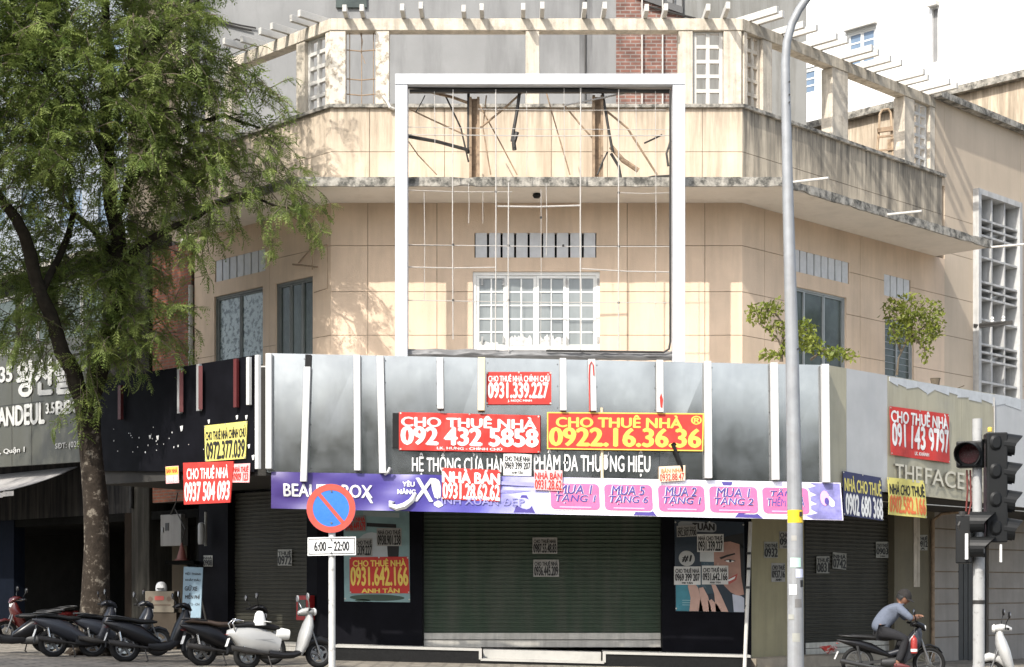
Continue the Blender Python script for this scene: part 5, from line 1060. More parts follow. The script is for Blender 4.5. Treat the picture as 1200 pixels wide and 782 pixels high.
# the next tree along the pavement, whose crown shades the parked scooters
FRV.clear(); FRQ.clear(); cnt[0] = 0; TWIGS = MB(); t2 = Vector((-14.6, 21.2, gz(-14.6)))
T2 = thing('street_tree', 'second feathery street tree nearer the road, its crown shading the parked scooters', 'tree', t2)
mb = MB(); mb.tube([t2+Vector((0,0,-.1)),t2+Vector((.05,0,2)),t2+Vector((.1,.1,5)),t2+Vector((.3,.2,8)),t2+Vector((.8,.4,11))], [.4,.28,.24,.2,.08], 14, wob=.15); mb.build('trunk', BARK, T2, smooth=True)
for (cx_, cy_, cz_, rr_, n_) in ((-13.2,21.8,10.6,2.0,170),(-14.8,21,11.5,2.2,150),(-12.2,22.2,11.6,1.4,80),(-15.5,22.5,10,1.8,90),(-13.5,20.4,9.6,1.5,60)):
    for _ in range(n_):
        v = rng.normal(0,1,3); v *= rr_*rng.random()**.4/np.linalg.norm(v); spray((cx_+v[0],cy_+v[1],cz_+v[2]*.7), v+np.array([0,0,.3]), rng.uniform(.5,.8), 6, 1.2, 1.0)
bulk('crown', np.concatenate(FRV), np.concatenate(FRQ), LEAF, T2, t2); TWIGS.build('twigs', WOODT, T2)

# shrubs growing on the canopy at right
def shrub(name, label, base, stems, leaves, s=.098):
    o = thing(name, label, 'shrub', base); mb = MB()
    for st in stems: mb.tube(st, [.03]+[.02]*(len(st)-2)+[.008], 6)
    mb.build('stem', WOODT, o); V = []; Q = []; n = 0
    for (c, hw, hh, hd, k) in leaves:
        for _ in range(int(k*1.7)):
            v = rng.uniform(-1,1,3)
            while v@v > 1: v = rng.uniform(-1,1,3)
            p = np.array(P(c[0]+v[0]*hw, c[1]+v[1]*hh, c[2]+v[2]*hd)); a = rng.normal(0,1,3); a[2] -= .6; a /= np.linalg.norm(a); b = np.cross(a, rng.normal(0,1,3)); b /= np.linalg.norm(b); nn = np.cross(a,b); l = s*rng.uniform(.7,1.4); w = l*.42
            V += [p, p+a*l*.5+b*w*.6+nn*.012, p+a*l, p+a*l*.5-b*w*.6+nn*.012]; Q.append((n,n+1,n+2,n+3)); n += 4
    bulk('foliage', np.array(V), np.array(Q), LEAF2, o, o.location)
D1 = FR.D(930, 1.3); D2 = FR.D(1070, 1.3)
shrub('leafy_shrub', 'spreading leafy shrub growing on the canopy behind the lamp post', P(915,422,D1), [[P(915,424,D1),P(916,408,D1),P(912,398,D1),P(902,388,D1),P(888,378,D1)],[P(916,410,D1),P(925,395,D1+.2),P(940,385,D1+.3),P(952,390,D1+.3)],[P(916,424,D1),P(918,380,D1),P(908,366,D1),P(895,362,D1)],[P(950,422,D1),P(965,410,D1),P(985,412,D1)]],
 [((890,368,D1),18,13,.3,110),((905,360,D1),14,10,.3,70),((912,385,D1),16,12,.3,70),((940,388,D1+.2),18,16,.35,170),((950,402,D1),16,12,.3,110),((975,412,D1),18,8,.3,90),((995,416,D1),12,6,.2,40),((905,415,D1),20,5,.3,60),((925,405,D1),12,12,.3,60)])
shrub('leafy_shrub', 'upright leafy shrub growing on the canopy in front of the small slatted window', P(1052,437,D2), [[P(1051,440,D2),P(1053,420,D2),P(1060,405,D2),P(1066,380,D2),P(1068,355,D2)],[P(1056,412,D2),P(1048,390,D2),P(1042,370,D2)],[P(1062,400,D2),P(1080,385,D2),P(1095,372,D2)],[P(1070,395,D2),P(1083,408,D2),P(1086,420,D2)]],
 [((1068,360,D2),22,18,.4,170),((1048,368,D2),16,20,.35,120),((1092,368,D2),16,20,.35,120),((1078,385,D2),22,18,.4,150),((1060,388,D2),18,16,.35,110),((1085,405,D2),9,20,.25,60),((1095,388,D2),12,12,.3,50),((1050,395,D2),10,10,.3,30)])
mb = MB(); Dw = FR.D(1130, 2.2); mb.tube([P(1112,462,Dw),P(1122,455,Dw),P(1130,452,Dw)], .012, 5); mb.tube([P(1122,455,Dw),P(1126,459,Dw)], .008, 5)
tw = mb; mb = MB(); mb.lathe([(.0,0),(.09,0),(.11,.14),(.12,.16),(0,.16)], P(1096,452,Dw), n=12); o = mb.build('flower_pot', WOODT); tw.tube([P(1096,448,Dw),P(1104,456,Dw),P(1112,462,Dw)], .012, 5); tw.build('twig', WOODT, o); tag(o, 'small dark pot with a dry twig on top of the beige fascia', 'flower pot')

# ------------------------------------------------------------------ poles and signals
# lamp post
D = 22.0; bx = (932-CX)/F*D
o = thing('lamp_post', 'tall grey lamp post with a curved arm and small stickers, in front of the fascia', 'lamp post', (bx, D, gz(bx)))
mb = MB(); ln = [(932.5,900,9.8),(932.5,782,9.6),(931.5,600,8.9),(928,400,7.6),(923.5,240,6.5),(921,120,5.4),(920.2,75,5.1),(922,50,4.9),(928,28,4.8),(936,12,4.7),(946,-2,4.6),(962,-16,4.5),(985,-28,4.4),(1010,-34,4.3)]
mb.tube([(bx,D,gz(bx)-.05)]+[P(x,y,D) for x,y,_ in ln[1:]], [9.9*D/F]+[r*D/F for _,_,r in ln[1:]], 20)
mb.build('pole', GALV, o, smooth=True)
mb = MB(); mb.loft([(0,0,0,.04,.08),(.2,.01,0,.07,.14),(.6,.0,0,.06,.13),(.75,-.02,0,.02,.05)], 12); 
for i, v in enumerate(mb.v): q = P(1006,-34,D); mb.v[i] = (q.x+v[0], q.y+v[1], q.z+v[2])
mb.build('lamp_head', GALV, o, smooth=40)
mb = MB(); mb.lathe([(.24,0),(.24,.03),(.12,.04)], (bx,D,gz(bx)), n=20); mb.build('base_flange', GALV, o)
def band(px0, px1, y0, y1, m, nm, rr=9.3, a0=-1.45, a1=1.45):
    b = MB(); n = 10; c0 = P(931.6,y0,D); c1 = P(931.8,y1,D); r = rr*D/F; s0 = (px0-931.7)/rr; s1 = (px1-931.7)/rr; a0 = math.asin(max(-1,min(1,s0))); a1 = math.asin(max(-1,min(1,s1))); vs = []
    for i in range(n+1):
        a = a0+(a1-a0)*i/n; vs += [(c0.x+r*math.sin(a),D-r*math.cos(a),c0.z),(c1.x+r*math.sin(a),D-r*math.cos(a),c1.z)]
    b.add(vs, [(2*i,2*i+1,2*i+3,2*i+2) for i in range(n)]); return b.build(nm, m, o)
yb = band(922.6, 940.9, 598, 613, paint('label_yellow', (.75,.50,.02), .5), 'yellow_label', 9.25)
b = MB(); c = P(937,603,D); b.box(c.x-.02,c.x+.02,D-.105,D-.095,c.z-.03,c.z+.03); b.build('mark', INK, yb)
band(925, 937, 654, 665, paint('mint_sticker', (.45,.66,.55), .5), 'mint_sticker', 9.45); band(931,940.6,667,677, paint('pale_blue_sticker', (.55,.58,.72), .5), 'blue_sticker', 9.5); band(924,932,685,697, SWHITE, 'round_sticker', 9.55); band(936.5,941,680,688, INK, 'small_sticker', 9.55); band(923,929,720,726, GPAP, 'paper_scrap', 9.6); band(927,936,742,752, GPAP, 'paper_scrap', 9.65); band(926,932,628,634, PAPER, 'paper_scrap', 9.4); band(930,939,702,712, mat('scuff_grey', (.16,.155,.15), .8), 'scuff', 9.5)
b = MB()
for y in (98, 113, 122, 410): c = P(924 if y < 200 else 934,y,D); b.lathe([(.0,-.01),(.012,-.01),(.012,.01),(0,.01)], (c.x, D-.075, c.z), 'y', 8)
b.build('bolt', IRON, o)

# no parking sign
D = 23.0; bx = (388.5-CX)/F*D
o = thing('no_parking_sign', 'round blue and red no parking sign on a white pole with a time plate', 'road sign', (bx, D, gz(bx)))
mb = MB(); mb.tube([(bx,D+.06,gz(bx)-.05),(bx,D+.06,P(0,584,D).z)], .05, 14); mb.build('pole', mat('white_pole', (.50,.50,.48), .5, var=.1, scale=6, blotch=.8, bcol=(.10,.09,.08), blscale=7, lo=.56, hi=.66), o, smooth=40)
c = P(388,596,D); RR = 28.7*D/F
BLU = paint('sign_blue', (.035,.17,.55), .4, scale=3); REDD = paint('sign_rim_red', (.50,.075,.05), .45, scale=4)
mb = MB(); mb.lathe([(0,.012),(RR,.012),(RR,-.012),(0,-.012)], c, 'y', 48); pl = mb.build('disc', BLU, o)
mb = MB(); n = 48; vs = []
for i in range(n):
    a = 2*math.pi*i/n
    for r in (RR*.745, RR*.998): vs += [(c.x+r*math.cos(a),D-.016,c.z+r*math.sin(a)),(c.x+r*math.cos(a),D-.0122,c.z+r*math.sin(a))]
mb.add(vs, [((i*4+a),((i+1)%n)*4+a,((i+1)%n)*4+b,i*4+b) for i in range(n) for a,b in ((0,2),(2,3),(1,0))]); mb.build('red_ring', REDD, pl)
mb = MB(); a = R(-50); L_ = RR*.77; w = RR*.075; dx, dz = math.cos(a), math.sin(a)
q = [(c.x-dx*L_-dz*w, c.z-dz*L_+dx*w),(c.x-dx*L_+dz*w, c.z-dz*L_-dx*w),(c.x+dx*L_+dz*w, c.z+dz*L_-dx*w),(c.x+dx*L_-dz*w, c.z+dz*L_+dx*w)]
mb.hexa([(q[1][0],D-.0185,q[1][1]),(q[2][0],D-.0185,q[2][1]),(q[2][0],D-.012,q[2][1]),(q[1][0],D-.012,q[1][1]),(q[0][0],D-.0185,q[0][1]),(q[3][0],D-.0185,q[3][1]),(q[3][0],D-.012,q[3][1]),(q[0][0],D-.012,q[0][1])]); mb.build('red_bar', REDD, pl)
mb = MB()
for y in (576, 613): 
    k = P(388.5,y,D); mb.lathe([(0,-.022),(.014,-.022),(.014,-.012)], k, 'y', 8)
mb.build('bolt', ALLOY, pl)
FS = Face(0, D, 1, 0); q = Quad(FS, [(360.5,630),(417,629),(417,650.5),(360.5,651.5)], .012)
mb = MB(); panel(mb, q, .015); pl = mb.build('time_plate', paint('plate_white', (.70,.70,.68), .5), o)
mb = MB()
for r_ in ((.02,.07,.98,.11),(.02,.89,.98,.93),(.02,.11,.033,.89),(.967,.11,.98,.89)): blob(mb, q, [(r_[0],r_[1]),(r_[0],r_[3]),(r_[2],r_[3]),(r_[2],r_[1])], .003)
mb.build('border', INK, pl); mb = MB(); letter(mb, q, '6:00 – 22:00', .14, .86, .25, .75, .004, .035); mb.build('lettering', INK, pl)
mb = MB(); 
for y in (633, 648): k = P(388.5,y,D); mb.lathe([(0,-.03),(.012,-.03),(.012,-.012)], k, 'y', 8)
mb.build('bolt', ALLOY, pl)

# traffic signal
D = 21.0; bx = (1147-CX)/F*D
o = thing('traffic_light', 'black traffic signal with a column of four lights on a white pole at right', 'traffic light', (bx, D, gz(bx)))
pz = lambda y: P(0,y,D).z
mb = MB(); mb.tube([(bx,D,gz(bx)-.05),(bx,D,pz(620))], .074, 18); mb.tube([(bx-.02,D,pz(619.9)),(bx-.02,D,pz(491))], .062, 16); mb.build('pole', mat('signal_pole_white', (.34,.34,.33), .5, var=.08, scale=6, blotch=.7, bcol=(.14,.13,.12), blscale=7, lo=.58, hi=.68), o, smooth=40)
mb = MB(); mb.lathe([(.077,0),(.077,.05)], (bx,D,pz(708)), n=18); mb.build('strap', IRON, o)
SIG = mat('signal_black', (.007,.0075,.0075), .5, var=.2, spec=.3)
s = D/F
def hood(c, d, r, L, par, nm='visor', tilt=.10):
    b = MB(); c = Vector(c); d = Vector(d).normalized(); up = Vector((0,0,1)); sd = d.cross(up).normalized(); n = 18; vs = []
    for i in range(n+1):
        a = R(-55)+R(290)*i/n; 
        ll = L*(.55+.45*max(0,math.sin(a))) if True else L
        for rr in (r, r*.94):
            e = c+sd*rr*math.cos(a)+up*rr*math.sin(a); vs += [e, e+d*ll-up*tilt*ll]
    b.add(vs, [f for i in range(n) for f in ((i*4,i*4+4,i*4+5,i*4+1),(i*4+2,i*4+3,i*4+7,i*4+6),(i*4+1,i*4+5,i*4+7,i*4+3))]); return b.build(nm, SIG, par)
# single head facing the left front with a red lens
hd = Vector((-.45,-1,0)).normalized(); hc = P(1137,533,D)
def headbox(c, d, w, h, dep, nm, par=o, bev=.02):
    d = Vector(d).normalized(); sd = Vector((-d.y, d.x, 0)); b = MB(); c = Vector(c); up = Vector((0,0,1))
    q = [(-1,1),(1,1),(1,-1),(-1,-1)]
    b.hexa([c+sd*(i*w/2)+d*(j*dep/2)-up*h/2 for i,j in q]+[c+sd*(i*w/2)+d*(j*dep/2)+up*h/2 for i,j in q]); return b.build(nm, SIG, par, bevel=bev)
h1 = headbox(hc, hd, .33, .34, .2, 'signal_head'); lc = hc+hd*.115
b = MB(); sd = Vector((-hd.y,hd.x,0)); n = 20; b.add([lc+sd*(.125*math.cos(2*math.pi*i/n))+Vector((0,0,.125*math.sin(2*math.pi*i/n))) for i in range(n)]+[lc-hd*.02], [tuple(range(n))]); b.build('red_lens', mat('dark_red_lens', (.09,.012,.014), .25, var=.3, scale=20), h1)
hood(hc+hd*.10, hd, .165, .34, h1); b = MB(); b.bar(hc-hd*.05+Vector((.1,0,.18)), hc-hd*.05+Vector((.22,.05,.18)), .05, .05); b.build('bracket', SIG, h1)
b = MB()
b.tube([P(1133,551,D),P(1134,575,D-.02),P(1132,600,D)], .012, 6); b.tube([P(1137,551,D),P(1138,590,D),P(1135,603,D)], .012, 6); b.build('cable', mat('cable_dull_red', (.12,.02,.015), .6), h1)
# column of four lights facing away to the right
vd = Vector((1,-.12,0)).normalized(); vc = P(1166.5,572,D)
h2 = headbox(vc, vd, .30, (636-508)*s, .26, 'signal_column', bev=.015)
for y in (520, 553, 586, 619): hood(P(1174,y+1,D-.01), vd, .155, .26, h2, tilt=.16)
for y in (520, 553, 586, 619):
    b = MB(); b.loft([(0,0,0,.10,.08),(.10,.0,0,.07,.05)], 10); k = P(1163,y,D)
    b.v = [(k.x+v[1], k.y-.155-v[0]*.25, k.z+v[2]) for v in b.v]; b.build('back_housing', SIG, h2, smooth=40)
b = MB(); b.lathe([(.03,0),(.03,.05),(.01,.06)], P(1160,506,D), n=10); b.build('yellow_tip', YEL, h2)
# two pedestrian lights lower down
pc = P(1139,632,D); h3 = headbox(P(1130,632,D-.02), Vector((1,-.35,0)), .26, (657-600)*s, .2, 'pedestrian_head', bev=.015)
for y in (613, 642): hood(P(1137,y,D-.1), Vector((1,-.35,0)), .145, .32, h3, tilt=.02)
b = MB(); b.box(P(1126,0,D).x, P(1129.5,0,D).x, D-.2, D-.19, pz(656), pz(626)); b.build('edge_plate', SWHITE, h3)
b = MB(); b.tube([P(1127,606,D-.1),P(1123,616,D-.12),P(1126,628,D-.1)], .02, 6); b.lathe([(.0,0),(.05,.0),(.05,.06),(0,.06)], P(1128,605,D-.1), n=10); b.build('cable', IRON, h3)
b = MB(); b.box(P(1154,0,D).x, P(1171,0,D).x, D-.12, D-.09, pz(631), pz(626)); b.box(P(1168.5,0,D).x, P(1171,0,D).x, D-.12, D-.09, pz(659), pz(638)); b.build('bracket_plate', SWHITE, o)

# leaning white pole by the right pillar
b = MB(); b.tube([P(872.5,785,32.9),P(876,700,33.0),P(879.5,612,33.2)], .04, 10); o = b.build('leaning_pipe', LATT); tag(o, 'thin white pipe leaning against the right black pillar', 'pipe')
b = MB()
for y in (650,668,690,712): c = P(877.5-(y-650)*.04,y,33.0); b.lathe([(.045,0),(.045,.05)], c, n=10)
b.build('tape', INK, o)
# ------------------------------------------------------------------ scooters
BLKP = mat('gloss_black_paint', (.006,.006,.007), .3, var=.2, spec=.35)
CRMP = mat('cream_scooter_paint', (.31,.31,.30), .3, var=.07, spec=.5, coat=.4)
GRYP = mat('grey_scooter_paint', (.022,.024,.03), .3, var=.1, spec=.4)
WHTP = mat('white_scooter_paint', (.40,.40,.39), .3, var=.06, spec=.5)
DARKAL = mat('dark_alloy', (.05,.05,.05), .5, metal=.5, var=.3)
PLATE = paint('plate_white_scooter', (.62,.62,.60), .4)
def wheel(root, x, R_, w, nm='wheel'):
    b = MB(); b.ring((x,0,R_), R_-w, w, 'y', 30, 10, flat=.95); t = b.build(nm, RUBBER, root, smooth=True, local=True)
    b = MB(); b.ring((x,0,R_), R_-w*1.85, w*.32, 'y', 28, 6, flat=2.0); b.lathe([(.035,-.06),(.035,.06)], (x,0,R_), 'y', 12)
    for k in range(5):
        a = 2*math.pi*k/5+.3; b.bar((x+.03*math.cos(a),0,R_+.03*math.sin(a)),(x+(R_-w*1.9)*math.cos(a),0,R_+(R_-w*1.9)*math.sin(a)),.028,.045)
    b.build('rim', ALLOY, t, smooth=35, local=True)
    b = MB(); b.lathe([(R_*.42,.045),(R_*.42,.05),(R_*.25,.05),(R_*.25,.045)], (x,0,R_), 'y', 20); b.build('brake_disc', CHROME, t, local=True)
    return t
def mirror(root, s, x, z, dx=-.06, h=.2, col=PLASTK, r=.055):
    b = MB(); b.tube([(x,s*.20,z),(x+dx*.3,s*.26,z+h*.5),(x+dx,s*.31,z+h)], .008, 6); m = b.build('mirror', CHROME if col is CRMP else PLASTK, root, local=True, smooth=True)
    b = MB(); b.lathe([(.0,.02),(r*.8,.015),(r,0),(r*.96,-.012),(0,-.012)], (x+dx,s*.31,z+h+.03), 'x', 16); b.build('mirror_head', col, m, local=True, smooth=40)
    b = MB(); b.lathe([(0,-.016),(r*.86,-.016),(r*.86,-.013)], (x+dx,s*.31,z+h+.03), 'x', 16); b.build('mirror_glass', MIRR, m, local=True)
def scooter(label, loc, rz, paint_=BLKP, classic=False, group='scooters parked along the shopfronts', seat=SEATV, inner=PLASTK, lean=.0, fender=PLASTK, mcol=None):
    o = thing('scooter', label, 'scooter', loc, rz, group); o.rotation_euler = (lean, 0, rz); o.scale = (1.05,)*3
    R_ = .245 if classic else .275; xr, xf = -.62, .66
    wheel(o, xr, R_, .055); wheel(o, xf, R_, .05)
    b = MB()
    if classic:
        b.loft([(-.95,.58,60,.04,.06),(-.90,.57,30,.13,.11),(-.78,.52,10,.215,.165),(-.60,.50,2,.24,.19),(-.42,.485,-2,.235,.185),(-.24,.455,-6,.205,.16),(-.06,.40,-14,.16,.13)], 20, p=2.3)
        body = b.build('rear_body', paint_, o, local=True, smooth=50)
        b = MB(); b.loft([(-.84,.755,0,.02,.11),(-.62,.775,0,.055,.135),(-.30,.755,-4,.06,.125),(-.08,.70,-14,.05,.09),(-.02,.66,-25,.02,.05)], 14); b.build('seat', seat, o, local=True, smooth=50)
        b = MB(); b.loft([(-.26,.27,0,.08,.16),(.0,.23,0,.06,.185),(.18,.235,4,.06,.185),(.32,.28,35,.06,.16)], 12); b.build('floorboard', inner, o, local=True, smooth=40)
        b = MB(); b.loft([(.29,.24,66,.06,.15),(.36,.40,66,.09,.205),(.42,.58,68,.105,.22),(.475,.75,74,.095,.19),(.50,.87,82,.065,.12),(.50,.95,88,.05,.07)], 18, p=2.2); ls = b.build('leg_shield', paint_, o, local=True, smooth=50)
        b = MB(); b.loft([(.38,.50,76,.02,.03),(.45,.62,78,.04,.05),(.49,.78,82,.035,.045),(.50,.90,88,.02,.03)], 10); b.build('horncast', paint_, ls, local=True, smooth=50)
        b = MB(); b.loft([(.40,.34,70,.03,.04),(.50,.46,38,.07,.08),(.66,.50,-4,.075,.09),(.82,.45,-38,.065,.08),(.93,.32,-66,.02,.04)], 14); b.build('front_fender', fender, o, local=True, smooth=50)
        hz = 1.0
        b = MB(); b.loft([(.30,.97,6,.03,.04),(.38,.99,4,.055,.09),(.47,1.0,0,.065,.10),(.55,.99,-6,.06,.085),(.60,.98,-10,.03,.05)], 16); hb = b.build('handlebar_cover', paint_, o, local=True, smooth=50)
        b = MB(); b.tube([(.42,-.36,1.01),(.44,-.12,1.0),(.44,.12,1.0),(.42,.36,1.01)], .018, 10); b.build('handlebar', CHROME, o, local=True)
        b = MB(); b.lathe([(0,.03),(.05,.025),(.07,.0),(.07,-.02)], (.60,0,.985), 'x', 18); b.build('headlight', LENS, o, local=True, smooth=40)
        b = MB(); b.tube([(-.86,-.13,.66),(-.9,-.15,.80),(-.84,-.12,.86),(-.70,-.12,.83)], .013, 8); b.tube([(-.86,.13,.66),(-.9,.15,.80),(-.84,.12,.86),(-.70,.12,.83)], .013, 8); b.tube([(-.84,-.12,.86),(-.86,0,.87),(-.84,.12,.86)], .013, 8); b.build('grab_rail', CHROME, o, local=True, smooth=True)
        b = MB(); b.box(-.60,-.20,-.187,-.18,.50,.505); b.build('body_crease', ALLOY, body, local=True)
    else:
        b = MB(); b.loft([(-1.0,.72,20,.02,.03),(-.90,.68,18,.08,.08),(-.72,.62,14,.14,.13),(-.50,.55,10,.185,.16),(-.30,.48,12,.20,.165),(-.12,.40,18,.16,.15),(.02,.34,20,.09,.13)], 18, p=2.6)
        body = b.build('rear_body', paint_, o, local=True, smooth=45)
        b = MB(); b.loft([(-.92,.79,8,.012,.05),(-.78,.80,4,.04,.115),(-.52,.775,0,.045,.13),(-.34,.735,-6,.05,.13),(-.16,.735,2,.045,.10),(-.04,.73,0,.02,.05)], 14); b.build('seat', seat, o, local=True, smooth=50)
        b = MB(); b.loft([(-.22,.30,4,.09,.14),(.0,.27,4,.09,.16),(.18,.29,14,.09,.165),(.32,.38,50,.08,.15)], 12, p=3); b.build('floorboard', inner, o, local=True, smooth=40)
        b = MB(); b.loft([(.25,.32,74,.08,.13),(.33,.48,68,.11,.185),(.41,.66,66,.12,.205),(.48,.82,68,.10,.175),(.49,.95,80,.055,.10)], 18, p=2.6); ls = b.build('leg_shield', paint_, o, local=True, smooth=45)
        b = MB(); b.loft([(.22,.40,75,.02,.10),(.30,.56,70,.03,.14),(.38,.74,68,.03,.14),(.41,.86,75,.02,.08)], 12); b.build('inner_panel', mat('inner_maroon', (.05,.025,.022), .5), ls, local=True, smooth=45)
        b = MB(); b.loft([(.42,.42,50,.015,.03),(.54,.53,28,.03,.065),(.68,.555,-4,.035,.07),(.82,.51,-34,.03,.06),(.90,.42,-55,.01,.02)], 14); b.build('front_fender', paint_, o, local=True, smooth=50)
        b = MB(); b.loft([(.30,1.0,20,.03,.05),(.38,1.03,14,.05,.12),(.46,1.03,0,.055,.14),(.54,.99,-30,.05,.11),(.59,.93,-55,.02,.05)], 16); b.build('handlebar_cover', paint_, o, local=True, smooth=45)
        b = MB(); b.tube([(.34,-.36,1.03),(.40,-.12,1.02),(.40,.12,1.02),(.34,.36,1.03)], .017, 10); b.build('handlebar', PLASTK, o, local=True)
        b = MB(); b.loft([(.50,.94,-60,.02,.09),(.545,.90,-65,.035,.085),(.56,.84,-75,.02,.05)], 12); b.build('headlight', LENS, o, local=True, smooth=40)
        b = MB(); b.tube([(-.55,-.12,.80),(-.80,-.13,.84),(-.95,-.09,.845),(-.97,0,.845),(-.95,.09,.845),(-.80,.13,.84),(-.55,.12,.80)], .014, 8); b.build('grab_rail', DARKAL, o, local=True, smooth=True)
    for sgn in (-1, 1):
        b = MB(); b.tube([(.36,sgn*.36,hb_z(classic)),(.34,sgn*.40,hb_z(classic))], .001, 4); 
        b = MB(); x0 = .42 if classic else .34; z0 = 1.01 if classic else 1.03; b.tube([(x0+.012,sgn*.25,z0-.004),(x0-.008,sgn*.375,z0+.002)], .021, 10); b.build('grip', RUBBER, o, local=True)
        b = MB(); b.tube([(x0+.03,sgn*.22,z0),(x0+.06,sgn*.30,z0-.005),(x0+.05,sgn*.37,z0-.005)], .006, 6); b.build('brake_lever', ALLOY, o, local=True)
        mirror(o, sgn, x0+.02, z0+.01, -.05, .19 if classic else .16, mcol or (CRMP if classic else PLASTK), .062 if classic else .058)
        b = MB(); b.tube([(xf,sgn*.075,R_),(xf-.10,sgn*.075,.55),(xf-.18,sgn*.05,.80)], .018, 8); b.build('fork_leg', ALLOY, o, local=True)
    b = MB(); b.loft([(-.95,.64 if not classic else .60,75,.035,.07),(-.985,.65 if not classic else .60,80,.02,.05)], 12); b.build('tail_light', TAIL, o, local=True, smooth=40)
    b = MB()
    b.hexa([(-.99,-.085,.40),(-.99,.085,.40),(-.985,.085,.40),(-.985,-.085,.40),(-.94,-.085,.545),(-.94,.085,.545),(-.935,.085,.545),(-.935,-.085,.545)]); pl = b.build('license_plate', PLATE, o, local=True)
    b = MB(); b.hexa([(-.975,-.06,.28),(-.975,.06,.28),(-.965,.06,.28),(-.965,-.06,.28),(-.93,-.07,.62),(-.93,.07,.62),(-.91,.07,.62),(-.91,-.07,.62)]); b.build('mudguard', PLASTK, o, local=True)
    b = MB(); b.loft([(-.70,.28,4,.06,.06,.13),(-.40,.27,4,.09,.06,.12),(-.16,.27,2,.09,.10,.0),(-.08,.28,0,.04,.05,.0)], 12); b.build('engine', DARKAL, o, local=True, smooth=40)
    b = MB(); b.loft([(-.93,.37,10,.045,.04,-.17),(-.72,.33,9,.06,.05,-.17),(-.52,.30,6,.045,.04,-.165),(-.40,.28,4,.02,.02,-.15),(-.2,.25,0,.018,.018,-.10)], 12); b.build('exhaust', IRON, o, local=True, smooth=40)
    for sgn in (-1, 1): b = MB(); b.tube([(-.70,sgn*.13,.33),(-.74,sgn*.13,.55)], .025, 8); b.build('shock_absorber', CHROME, o, local=True)
    b = MB(); b.tube([(-.28,-.12,.22),(-.24,-.19,.02),(-.27,-.24,.0)], .012, 6); b.build('side_stand', IRON, o, local=True)
    return o
def hb_z(c): return 1.0
def on_ground(px, D): x = (px-CX)/F*D; return (x, D, gz(x))
SG = 'scooters parked along the shopfronts'
cream_sc = scooter('cream classic scooter with a black seat parked in front of the left roller shutter', on_ground(331, 29.6), R(24), CRMP, True, SG, lean=R(-4))
b = MB(); b.loft([(-.12,.60,-4,.10,.11),(.0,.60,-4,.11,.12),(.12,.59,-6,.09,.10)], 14); b.build('under_seat_bag', mat('white_bag', (.6,.6,.57), .6), cream_sc, local=True, smooth=50)
scooter('black scooter with chrome tail rail parked close behind the cream classic scooter', on_ground(277, 30.4), R(27), BLKP, False, SG, seat=mat('brown_vinyl', (.06,.04,.028), .5), lean=R(-4))
scooter('black scooter parked between the tree trunk and the blue standee', on_ground(187, 31.2), R(22), BLKP, False, SG, lean=R(-4))
scooter('dark scooter with its tail showing left of the tree trunk', on_ground(101, 32.6), R(27), GRYP, False, SG, lean=R(-4))
scooter('black scooter facing out of the dim shop front at the far left edge', on_ground(15, 33.5), R(200), BLKP, False, SG, lean=R(-4))
scooter('dark scooter half hidden behind the tree trunk and the black scooter', on_ground(146, 33.0), R(30), GRYP, False, SG, lean=R(-4))
scooter('dark red scooter standing just inside the dim shop front', on_ground(40, 38.6), R(215), mat('dark_red_paint', (.05,.006,.006), .25, coat=.3), False, SG, lean=R(-4))
scooter('white and black scooter cut by the right edge behind the traffic light pole', on_ground(1206, 29.0), R(172), WHTP, True, SG, lean=R(-4), fender=WHTP, mcol=PLASTK)

# rider's motorcycle
BX, BD = (1046-CX)/F*30.4, 30.4
mo = thing('motorcycle', 'black underbone motorcycle with a rider leaning on its handlebar at right', 'motorcycle', (BX, BD, gz(BX)), R(-3)); mo.scale = (1.05,)*3
def L_(*p): return p
for x in (-.62, .64):
    b = MB(); b.ring((x,0,.29), .255, .036, 'y', 32, 8); t = b.build('wheel', RUBBER, mo, smooth=True, local=True)
    b = MB(); b.ring((x,0,.29), .215, .013, 'y', 32, 6, flat=1.6); b.lathe([(.04,-.06),(.05,0),(.04,.06)], (x,0,.29), 'y', 12)
    b.build('rim', ALLOY, t, smooth=35, local=True)
    b = MB()
    for k in range(18):
        a = 2*math.pi*k/18; b.tube([(x+.04*math.cos(a),.02*(-1)**k,.29+.04*math.sin(a)),(x+.215*math.cos(a+.2),0,.29+.215*math.sin(a+.2))], .0028, 4)
    b.build('spokes', CHROME, t, local=True)
b = MB(); b.loft([(-.98,.70,14,.015,.04),(-.85,.67,14,.05,.08),(-.60,.62,10,.09,.11),(-.35,.55,14,.10,.11),(-.12,.46,28,.07,.08),(.02,.40,30,.04,.06)], 16, p=2.5); b.build('rear_body', BLKP, mo, local=True, smooth=45)
b = MB(); b.loft([(-.90,.765,4,.015,.07),(-.70,.77,2,.04,.115),(-.35,.745,-3,.05,.125),(-.10,.72,-2,.04,.09),(-.02,.71,-10,.015,.05)], 14); b.build('seat', SEATV, mo, local=True, smooth=50)
b = MB(); b.loft([(-.1,.44,30,.05,.06),(.12,.50,20,.06,.07),(.34,.60,40,.06,.07),(.42,.75,65,.05,.06)], 12); b.build('frame_cover', GRYP, mo, local=True, smooth=45)
